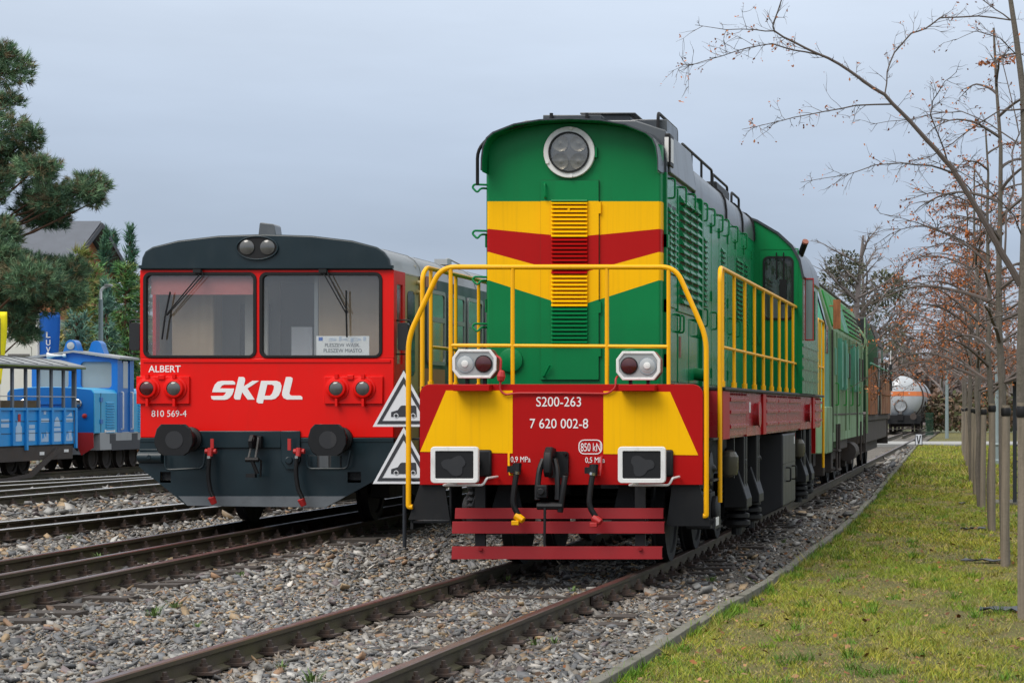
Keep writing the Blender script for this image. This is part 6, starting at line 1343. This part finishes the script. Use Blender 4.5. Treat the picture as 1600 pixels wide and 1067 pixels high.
        tr, br, LV = branch_tree(g, g.uniform(4.9, 5.7) + .02 * y, .32, 1.9 if i <= 3 else 2.5, 17, (g.uniform(-.2, .2), 0), 10 if i > 1 else 7, (.16 if i == 1 else .36 if i < 4 else .58), None, .052, 5, .30, .024 if i < 5 else .036)
        tr.build('trunk', 'bark', t); br.build('branches', 'twig', t, smooth=60); leaves_mesh('leaves', LV, BROWN, t, 700 + i)
# --- tall bare trees with mistletoe far behind, haze painted into their pale colours
def mistletoe(parent, c, r, seed):
    g = np.random.default_rng(seed); n = 260; d = g.normal(0, 1, (n, 3)); d /= np.linalg.norm(d, axis=1, keepdims=True); P = np.array(c) + d * r * g.uniform(.2, 1, (n, 1)) ** .5
    leaves_mesh('mistletoe', [(Vector(p), r * .13) for p in P], [(0.11, 0.12, 0.07), (0.14, 0.14, 0.09), (0.09, 0.10, 0.07)], parent, seed, 'needles')['kind'] = 'stuff'
for i, (px, D_, ht, sp_, mis, lb) in enumerate([(1318, 95, 9.4, 4.2, [(1325, 410, .6), (1335, 420, .55), (1305, 415, .5), (1297, 440, .6), (1318, 438, .5)], 'bare tree with dark mistletoe clumps right above the worn green locomotive'),
        (1352, 120, 10.2, 5.2, [(1330, 452, .75), (1345, 470, .9), (1385, 450, 1.1), (1398, 448, .8), (1372, 485, .7), (1360, 510, .5), (1392, 530, .9)], 'gnarled bare tree with many mistletoe balls above the rusty locomotive'),
        (1222, 150, 11.2, 3.4, [], 'thin bare treetop peeping over the green locomotive cab'), (1420, 190, 13, 6, [(1400, 520, 1.1), (1420, 560, 1.0)], 'hazy bare tree behind the tank wagons'), (1470, 210, 13, 6, [], 'hazy bare tree left of the light pole'), (1530, 200, 14, 6, [], 'hazy bare tree behind the young tree row'), (1585, 180, 13, 6, [], 'hazy bare tree at the right edge behind the shelter')]):
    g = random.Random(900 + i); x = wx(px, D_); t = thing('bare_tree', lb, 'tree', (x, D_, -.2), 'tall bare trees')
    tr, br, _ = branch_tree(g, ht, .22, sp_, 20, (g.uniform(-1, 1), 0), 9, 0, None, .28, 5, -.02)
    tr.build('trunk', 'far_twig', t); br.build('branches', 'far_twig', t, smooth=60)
    for k, (a, b, r_) in enumerate(mis): mistletoe(t, (wx(a, D_) - x, 0, wz(b, D_) + .2), r_, 950 + 10 * i + k)
# --- hazy thicket along the horizon at right, and hedge
def mass(name, x0, x1, y0, y1, h0, h1, n, size, cols, mat, seed, label=None):
    g = np.random.default_rng(seed); X = g.uniform(x0, x1, n); Y = g.uniform(y0, y1, n); top = h0 + (h1 - h0) * (.5 + .5 * wob(X * .35 + seed, Y * .2)); Z = top * g.uniform(0, 1, n) ** .8
    return leaves_mesh(name, [((a, b, c) and Vector((a, b, c)), size * s_) for a, b, c, s_ in zip(X, Y, Z, g.uniform(.4, 1.3, n))], cols, None, seed, mat)
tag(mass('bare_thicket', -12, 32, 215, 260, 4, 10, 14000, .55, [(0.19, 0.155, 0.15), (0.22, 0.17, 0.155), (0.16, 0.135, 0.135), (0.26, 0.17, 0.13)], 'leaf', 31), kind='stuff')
tag(mass('bare_thicket', -3.6, 14, 150, 165, 1.2, 3.4, 9000, .22, [(0.12, 0.085, 0.06), (0.09, 0.075, 0.05), (0.07, 0.08, 0.03), (0.16, 0.10, 0.06)], 'leaf', 32), kind='stuff')
tag(mass('brown_hedge', -45, -24, 66, 70, .8, 2.0, 9000, .16, [(0.24, 0.10, 0.04), (0.20, 0.09, 0.03), (0.28, 0.14, 0.05), (0.14, 0.10, 0.04)], 'leaf', 33), kind='stuff')
# ================================================================ conifers at the left
def tuft_cloud(centres, seed, n_per, length, width, up=.35):
    """fans of needles around centres: (c, dir, scale)"""
    g = np.random.default_rng(seed); c = np.array([q[0][:] for q in centres]); d0 = np.array([q[1][:] for q in centres]); s = np.array([q[2] for q in centres])
    n = len(c); c = np.repeat(c, n_per, 0); d = np.repeat(d0, n_per, 0) + g.normal(0, .62, (n * n_per, 3)); d[:, 2] += up; d /= np.linalg.norm(d, axis=1, keepdims=True)
    L_ = np.repeat(s, n_per) * length * g.uniform(.6, 1.2, n * n_per); w = g.normal(0, 1, d.shape); w -= (w * d).sum(1, keepdims=True) * d; w /= np.linalg.norm(w, axis=1, keepdims=True)
    W_ = width * np.repeat(s, n_per)[:, None]
    b = c + g.normal(0, .03, c.shape)
    V = np.stack([b - w * W_, b + w * W_, b + d * L_[:, None]], 1).reshape(-1, 3)
    return V, n * n_per
def crown(name, centres, seed, n_per, length, width, cols, parent, up=.35):
    V, m_ = tuft_cloud(centres, seed, n_per, length, width, up); g = np.random.default_rng(seed + 1)
    k = len(centres); base = np.array(cols)[g.integers(0, len(cols), k)] * g.uniform(.7, 1.3, (k, 1)); col = np.repeat(np.repeat(base, n_per, 0) * g.uniform(.75, 1.25, (k * n_per, 1)), 3, 0)
    return np_mesh(name, V, np.arange(m_ * 3).reshape(-1, 3), 'needles', col, parent)
PD = 62.0; PX = wx(-62, PD)
pine = thing('pine_tree', 'tall dark pine with spreading layered boughs at the left edge', 'tree', (PX, PD, -.2))
MB().tube([(0, 0, 0), (.1, 0, 4), (.3, .1, 8), (.5, 0, 10.6), (.7, 0, 11.6)], [.32, .27, .2, .1, .03], 10).build('trunk', 'pine_bark', pine)
lobes = [(8, 105, 46, 38), (40, 92, 22, 22), (22, 160, 30, 16), (10, 205, 60, 40), (52, 215, 24, 24), (30, 260, 52, 26), (90, 268, 40, 22), (128, 282, 38, 20), (146, 300, 30, 18), (160, 314, 18, 12), (100, 312, 50, 24), (40, 320, 50, 34), (20, 370, 44, 34), (62, 338, 34, 18),
         (30, 425, 60, 40), (90, 440, 55, 34), (60, 466, 62, 26), (98, 456, 36, 26), (22, 495, 40, 24), (30, 522, 28, 16), (10, 460, 40, 40), (100, 420, 30, 24), (20, 240, 40, 26), (62, 296, 40, 22), (8, 292, 40, 30), (40, 405, 40, 24), (20, 405, 44, 30), (-60, 150, 60, 60), (-80, 280, 80, 70), (-80, 420, 80, 70)]
g = random.Random(5); cen = []; bm_ = MB()
for (a, b, ra, rb) in lobes:
    a -= 8; ra *= .95; rb *= .92
    dy = g.uniform(-1.6, 1.6); c = Vector((wx(a, PD) - PX, dy, wz(b, PD) + .2)); ra_, rb_ = ra * PD / F, rb * PD / F
    hz = max(1.0, c.z - .9 - .15 * c.x); p0 = Vector((.3, 0, min(hz, 12)))
    bm_.tube([p0, p0.lerp(c, .5) + Vector((0, 0, -.15)), c], [.045, .035, .015], 6)
    for _ in range(int(34 + ra * rb / (5.5 if b < 330 else 4))):
        th_, u = g.uniform(0, 6.283), g.uniform(-1, 1); r_ = g.random() ** .45; sq = math.sqrt(1 - u * u)
        o_ = Vector((math.cos(th_) * sq * ra_, math.sin(th_) * sq * (ra_ + rb_) * .5, u * rb_)) * r_
        d = (o_ + Vector((o_.x * .6, 0, .25 * rb_))).normalized(); cen.append((c + o_, d, g.uniform(.7, 1.2)))
    for _ in range(9):
        th_, u = g.uniform(0, 6.283), g.uniform(-.8, .8); sq = math.sqrt(1 - u * u); e_ = c + Vector((math.cos(th_) * sq * ra_, math.sin(th_) * sq * ra_, u * rb_)) * .85
        bm_.tube([c, c.lerp(e_, .5) + Vector((0, 0, -.05)), e_], [.022, .014, .006], 4, caps=False)
bm_.build('boughs', 'pine_bark', pine, smooth=60)
crown('crown', cen, 77, 17, .21, .0115, [(0.105, 0.195, 0.105), (0.14, 0.24, 0.13), (0.18, 0.28, 0.15), (0.075, 0.14, 0.085), (0.19, 0.165, 0.09)], pine)
def conifer(label, px, base_D, top_py, half_px, cols, seed, dens=1.0, group='conifers behind the blue train', low=.12, bushy=0.0):
    D_ = base_D; x = wx(px, D_); ht = wz(top_py, D_) + .2; t = thing('conifer', label, 'tree', (x, D_, -.2), group); g = random.Random(seed)
    R_ = half_px * D_ / F
    MB().tube([(0, 0, 0), (0, 0, ht * .5), (0, 0, ht)], [.10 + ht * .008, .08, .012], 8).build('trunk', 'pine_bark', t)
    cen = []; bb = MB(); z = ht - .1; lv = 0
    while z > ht * low:
        f_ = (ht - z) / ht; rad = R_ * (f_ ** .75 if not bushy else math.sin(min(1, f_ * 1.25 + .12) * 1.9) * .9 + .1) * g.uniform(.75, 1.1); nb_ = int((5 + 8 * f_) * dens) + 1
        for k in range(nb_):
            a = g.uniform(0, 6.283); L_ = rad * g.uniform(.65, 1.15); e_ = Vector((math.cos(a) * L_, math.sin(a) * L_, -.18 * L_ + (.25 if f_ < .2 else 0)))
            p0 = Vector((0, 0, z + g.uniform(-.1, .1))); bb.tube([p0, p0 + e_ * .55 + Vector((0, 0, .06)), p0 + e_], [.025, .015, .005], 3, caps=False)
            m_ = max(2, int(L_ / .20))
            for j in range(m_):
                u = (j + g.uniform(.2, 1)) / m_; cen.append((p0 + e_ * u + Vector((g.uniform(-.1, .1), g.uniform(-.1, .1), g.uniform(-.05, .08))), e_.normalized(), g.uniform(.7, 1.2)))
        z -= .26 + .03 * ht * f_ * .6
    bb.build('boughs', 'pine_bark', t, smooth=60); crown('crown', cen, seed + 5, 10, .32 * (D_ / 80), .026 * (D_ / 80), [(c_[0] * 2.0, c_[1] * 2.2, c_[2] * 2.1) for c_ in cols], t, .1)
GR = [(0.050, 0.105, 0.035), (0.075, 0.125, 0.040), (0.035, 0.080, 0.035), (0.11, 0.13, 0.045)]; BL = [(0.065, 0.115, 0.095), (0.05, 0.095, 0.08), (0.085, 0.14, 0.11)]
DKG = [(0.03, 0.07, 0.045), (0.045, 0.085, 0.05), (0.025, 0.055, 0.04)]; OL = [(0.12, 0.125, 0.04), (0.15, 0.12, 0.045), (0.09, 0.11, 0.035)]
conifer('slim tall spruce touching the railcar roof corner', 203, 84, 362, 34, DKG, 101, .8)
conifer('thin topped spruce left of the tallest spruce', 166, 86, 370, 36, DKG, 102, .8)
conifer('feathery young spruce with two thin leaders', 178, 95, 372, 24, DKG, 103, .6)
conifer('blue grey spruce beside the street lamp', 166, 70, 452, 42, BL, 104, 1.4)
conifer('broad olive pine behind the street lamp', 196, 78, 420, 46, GR, 105, 1.6, bushy=1)
conifer('yellowish larch below the house gable', 126, 80, 398, 38, OL, 106, 1.4, bushy=1)
conifer('bushy green pine behind the blue locomotive lamp', 148, 82, 424, 44, GR, 107, 1.6, bushy=1)
conifer('low blue grey juniper left of the street lamp', 120, 68, 500, 40, BL, 108, 1.5, bushy=1)
conifer('dark pine hidden behind the red railcar mirror', 222, 88, 440, 40, GR, 109, 1.5, bushy=1)
tag(mass('autumn_shrub', wx(84, 60), wx(104, 60), 59, 60.5, wz(560, 60), wz(538, 60), 900, .10, [(0.50, 0.30, 0.02), (0.42, 0.22, 0.02), (0.30, 0.22, 0.03)], 'leaf', 35), 'yellow autumn shrub beside the blue flag', 'shrub')
# ================================================================ buildings, flags, lamps at the left
HD = 92.0; hx = -38.0
hs = thing('house', 'house with grey tiled roof and orange gable behind the pine', 'house', (hx, HD, -.2))
zr, ze = wz(352, HD) + .2, wz(410, HD - 3) + .2
MB().prism([(-3.0, ze - .15), (0, zr - .25), (3.0, ze - .15), (3.0, 0), (-3.0, 0)], 'x', -13, 0).build('wall', 'brick_orange', hs, smooth=0)
rf = MB().add([(-13.5, -3.5, ze - .45), (.7, -3.5, ze - .45), (.7, 0, zr), (-13.5, 0, zr), (-13.5, -3.5, ze - .33), (.7, -3.5, ze - .33), (.7, 0, zr + .12), (-13.5, 0, zr + .12)], [(0, 1, 2, 3), (4, 7, 6, 5), (0, 4, 5, 1), (1, 5, 6, 2), (2, 6, 7, 3), (3, 7, 4, 0)]).add([(-13.5, 3.5, ze - .45), (.7, 3.5, ze - .45), (.7, 0, zr), (-13.5, 0, zr), (-13.5, 3.5, ze - .33), (.7, 3.5, ze - .33), (.7, 0, zr + .12), (-13.5, 0, zr + .12)], [(0, 1, 2, 3), (4, 7, 6, 5), (0, 4, 5, 1), (1, 5, 6, 2), (2, 6, 7, 3), (3, 7, 4, 0)]).build('roof', 'tile_grey', hs, smooth=0)
sl = Vector((0, 3.5, zr - ze + .45)); nt_ = 22
for k in range(nt_): p = Vector((0, -3.5, ze - .33)) + sl * (k / nt_); MB().add([(-13.5, p.y - .02, p.z + .035), (.7, p.y - .02, p.z + .035), (.7, p.y + .16, p.z + .16), (-13.5, p.y + .16, p.z + .16)], [(0, 1, 2, 3)]).build('tile_course', 'tile_grey', rf, smooth=0)
MB().box(-5.2, -4.6, -.5, .2, zr - .3, zr + .55).build('chimney', 'brick_orange', rf)
MB().prism([(-3.55, ze - .55), (0, zr - .12), (0, zr + .1), (-3.55, ze - .3)], 'x', .7, .76).prism([(3.55, ze - .55), (0, zr - .12), (0, zr + .1), (3.55, ze - .3)], 'x', .7, .76).build('barge_board', 'sign_dark', hs, smooth=0)
MB().box(-11, -9, -2.2, -2.0, ze + .5, ze + 1.0).build('skylight', 'alu', hs)
wb = thing('white_building', 'low white building behind the yellow banner', 'building', (wx(30, 80), 80, -.2))
MB().box(-4, .75, 0, 8, 0, wz(496, 80) + .2).build('wall', 'plaster', wb)
MB().box(-.45, .45, -.03, .0, wz(556, 80) + .2, wz(541, 80) + .2).build('window', 'plaster', wb); MB().box(-.40, .40, -.05, -.03, wz(556, 80) + .2, wz(553, 80) + .2).build('window_sill', 'steel', wb)
def flag(label, px0, px1, py0, py1, D_, mat, txt=None, bits=None):
    x = wx(px0, D_); t = thing('banner_flag', label, 'flag', (x, D_, -.2), 'banner flags'); zt_, zb_ = wz(py0, D_) + .2, wz(py1, D_) + .2; w_ = wx(px1, D_) - x
    MB().cyl((-.05, 0, 0), (-.05, 0, zt_ + .1), .055, n=10).build('pole', 'white', t)
    q = MB(); n = 14
    vs_ = []
    for j in range(n + 1):
        for i in range(7):
            u, v = i / 6, j / n; vs_.append((u * w_ * (.82 + .18 * v), .10 * math.sin(u * 5 + v * 4) * u, zb_ + (zt_ - zb_) * v))
    q.add(vs_, [(j * 7 + i, j * 7 + i + 1, (j + 1) * 7 + i + 1, (j + 1) * 7 + i) for j in range(n) for i in range(6)])
    cl_ = q.build('cloth', mat, t, smooth=60); so = cl_.modifiers.new('thick', 'SOLIDIFY'); so.thickness = .008
    return t
D_ = 67; t = flag('blue vertical banner with white letters L U V', 62, 93, 488, 606, D_, 'flag_blue')
for ch, y0 in (('L', 519), ('U', 531), ('V', 542)): lettering(ch, wx(74, D_) - wx(62, D_), wx(81, D_) - wx(62, D_), wz(y0 + 9, D_) + .2, wz(y0, D_) + .2, -.10, t, 'letter_white', offset=.03)
D_ = 58; t = flag('yellow vertical banner at the left edge with dark framed lettering', -22, 10, 487, 600, D_, 'flag_yellow')
MB().ring(rrect(.05, .44, wz(556, D_) + .2, wz(496, D_) + .2, .05), rrect(.09, .40, wz(553, D_) + .2, wz(499, D_) + .2, .04), -.115, -.10).build('lettering_frame', 'sign_dark', t, smooth=0)
for k in range(4): MB().ring(rrect(.13, .37, wz(511 + k * 13, D_) + .2, wz(502 + k * 13, D_) + .2, .04), rrect(.20, .30, wz(509 + k * 13, D_) + .2, wz(504 + k * 13, D_) + .2, .02), -.115, -.10).build('lettering', 'sign_dark', t, smooth=0)
D_ = 64; x = wx(157.5, D_); t = thing('street_lamp', 'grey street lamp with short bent arm among the conifers', 'street lamp', (x, D_, -.2))
zt_ = wz(448, D_) + .2
MB().cyl((0, 0, 0), (0, 0, wz(468, D_) + .2), .085, .06, n=12).build('pole', 'lamp_post_grey', t); MB().tube(fillet([(0, 0, wz(468, D_) + .2), (0, 0, zt_ - .1), (.12, 0, zt_), (.28, 0, zt_ + .04)], .1), .04, 10).build('arm', 'letter_white', t); MB().box(.12, .34, -.07, .07, zt_ + .0, zt_ + .07).build('lamp_head', 'alu', t, bevel=.02)
# ================================================================ things at the right
D_ = 99.0; x = wx(1435.5, D_); t = thing('trackside_sign', 'small white sign with a black V beside the far crossing', 'sign', (x, D_, -.12))
sc_ = D_ / F; w_, h_ = 5.8 * sc_, 18.2 * sc_; z0 = wz(695.5, D_) + .12
MB().box(-.03, .03, .0, .05, 0, z0 + .1).build('post', 'post_dark', t); pl = MB().box(-w_, w_, -.02, 0, z0, z0 + h_).build('plate', 'sign_dark', t); MB().box(-w_ + .035, w_ - .035, -.026, -.02, z0 + .035, z0 + h_ - .035).build('plate_face', 'sign_white', pl)
MB().prism([(-.11, z0 + h_ - .08), (-.055, z0 + h_ - .08), (0, z0 + .16), (.055, z0 + h_ - .08), (.11, z0 + h_ - .08), (.028, z0 + .06), (-.028, z0 + .06)], 'y', -.032, -.02).build('letter', 'sign_dark', pl, smooth=0)
D_ = 122; x = wx(1479.5, D_); t = thing('light_pole', 'thin pale light pole on the far lawn', 'pole', (x, D_, -.12)); MB().cyl((0, 0, 0), (0, 0, 6.6), .11, .07, n=10).build('pole', 'lamp_post_grey', t); MB().box(-.1, .5, -.1, .1, 6.5, 6.62).build('lamp_head', 'alu', t)
# green mesh gate by the wagons
D_ = 132; t = thing('mesh_fence', 'green mesh fence panel right of the tank wagons', 'fence', (wx(1452, D_), D_, -.12)); 
for k in range(9): MB().box(-.22 + k * .055, -.20 + k * .055, 0, .02, 0, 1.45).build('fence_wire', 'fence_green', t)
MB().box(-.24, .26, .0, .03, 1.40, 1.45).box(-.24, .26, 0, .03, .1, .15).build('fence_rail', 'fence_green', t)
# old style lamp post and a dark shelter beyond the tree row
D_ = 66; x = wx(1557.5, D_); t = thing('lamp_post', 'old style grey lamp post with fluted base behind the trees', 'street lamp', (x, D_, -.12))
MB().lathe([(.20, 0), (.20, .12), (.15, .16), (.14, .55), (.17, .6), (.11, .66), (.09, .8), (.06, .9), (.05, 4.2), (.09, 4.25)], (0, 0, 0), (0, 0, 1), 12).build('column', 'lamp_post_grey', t); MB().lathe([(.05, 4.2), (.18, 4.5), (.22, 4.8), (.10, 4.95), (.02, 5.1)], (0, 0, 0), (0, 0, 1), 10).build('lantern', 'lamp_post_grey', t)
D_ = 39; t = thing('shelter', 'dark steel shelter with sloping roof behind the stakes', 'shelter', (.45, D_, -.12))
for a, b in ((0, 0), (.235, -.9), (.33, -.7), (3.0, 0), (3.0, -.9)): MB().box(a - .035, a + .035, b - .035, b + .035, 0, 2.25).build('post', 'post_dark', t)
for k in range(7): MB().box(.20, .36, -.82, -.78, .2 + k * .28, .23 + k * .28).build('lattice_bar', 'post_dark', t)
MB().prism([(-.12, 2.16), (-.1, 2.12), (3.3, 2.6), (3.3, 2.7), (.3, 2.34)], 'y', -1.2, .5).build('roof', 'post_dark', t, bevel=.02); MB().box(.40, 1.6, -1.0, -.95, 2.05, 2.30).build('blue_sign', 'plastic_blue', t)
MB().box(-.25, .55, -1.1, .3, -.02, .05).build('footing', 'concrete', t)
# scraps of dark weed cloth on the lawn
for k, (px, py, w_, lb) in enumerate([(1520, 826, .35, 'crumpled black ground cloth by the third stake'), (1540, 876, .55, 'strip of black ground cloth left of the second stake'), (1568, 955, .40, 'torn black ground cloth left of the nearest stake'), (1503, 786, .12, 'black lump on the lawn left of the stakes')]):
    D_ = F * (H + .10) / (py - VY); g = random.Random(80 + k); q = MB(); n = 9
    vs_ = [(w_ * (i / n - .5), g.uniform(-.05, .05) + j * .08, .012 + g.uniform(0, .028)) for j in range(3) for i in range(n + 1)]
    q.add(vs_, [(j * (n + 1) + i, j * (n + 1) + i + 1, (j + 1) * (n + 1) + i + 1, (j + 1) * (n + 1) + i) for j in range(2) for i in range(n)])
    o = q.build('ground_cloth', 'plastic_black', smooth=0, loc=(wx(px, D_), D_, -.115)); so = o.modifiers.new('thick', 'SOLIDIFY'); so.thickness = .01; tag(o, lb, 'cloth', 'scraps of ground cloth')
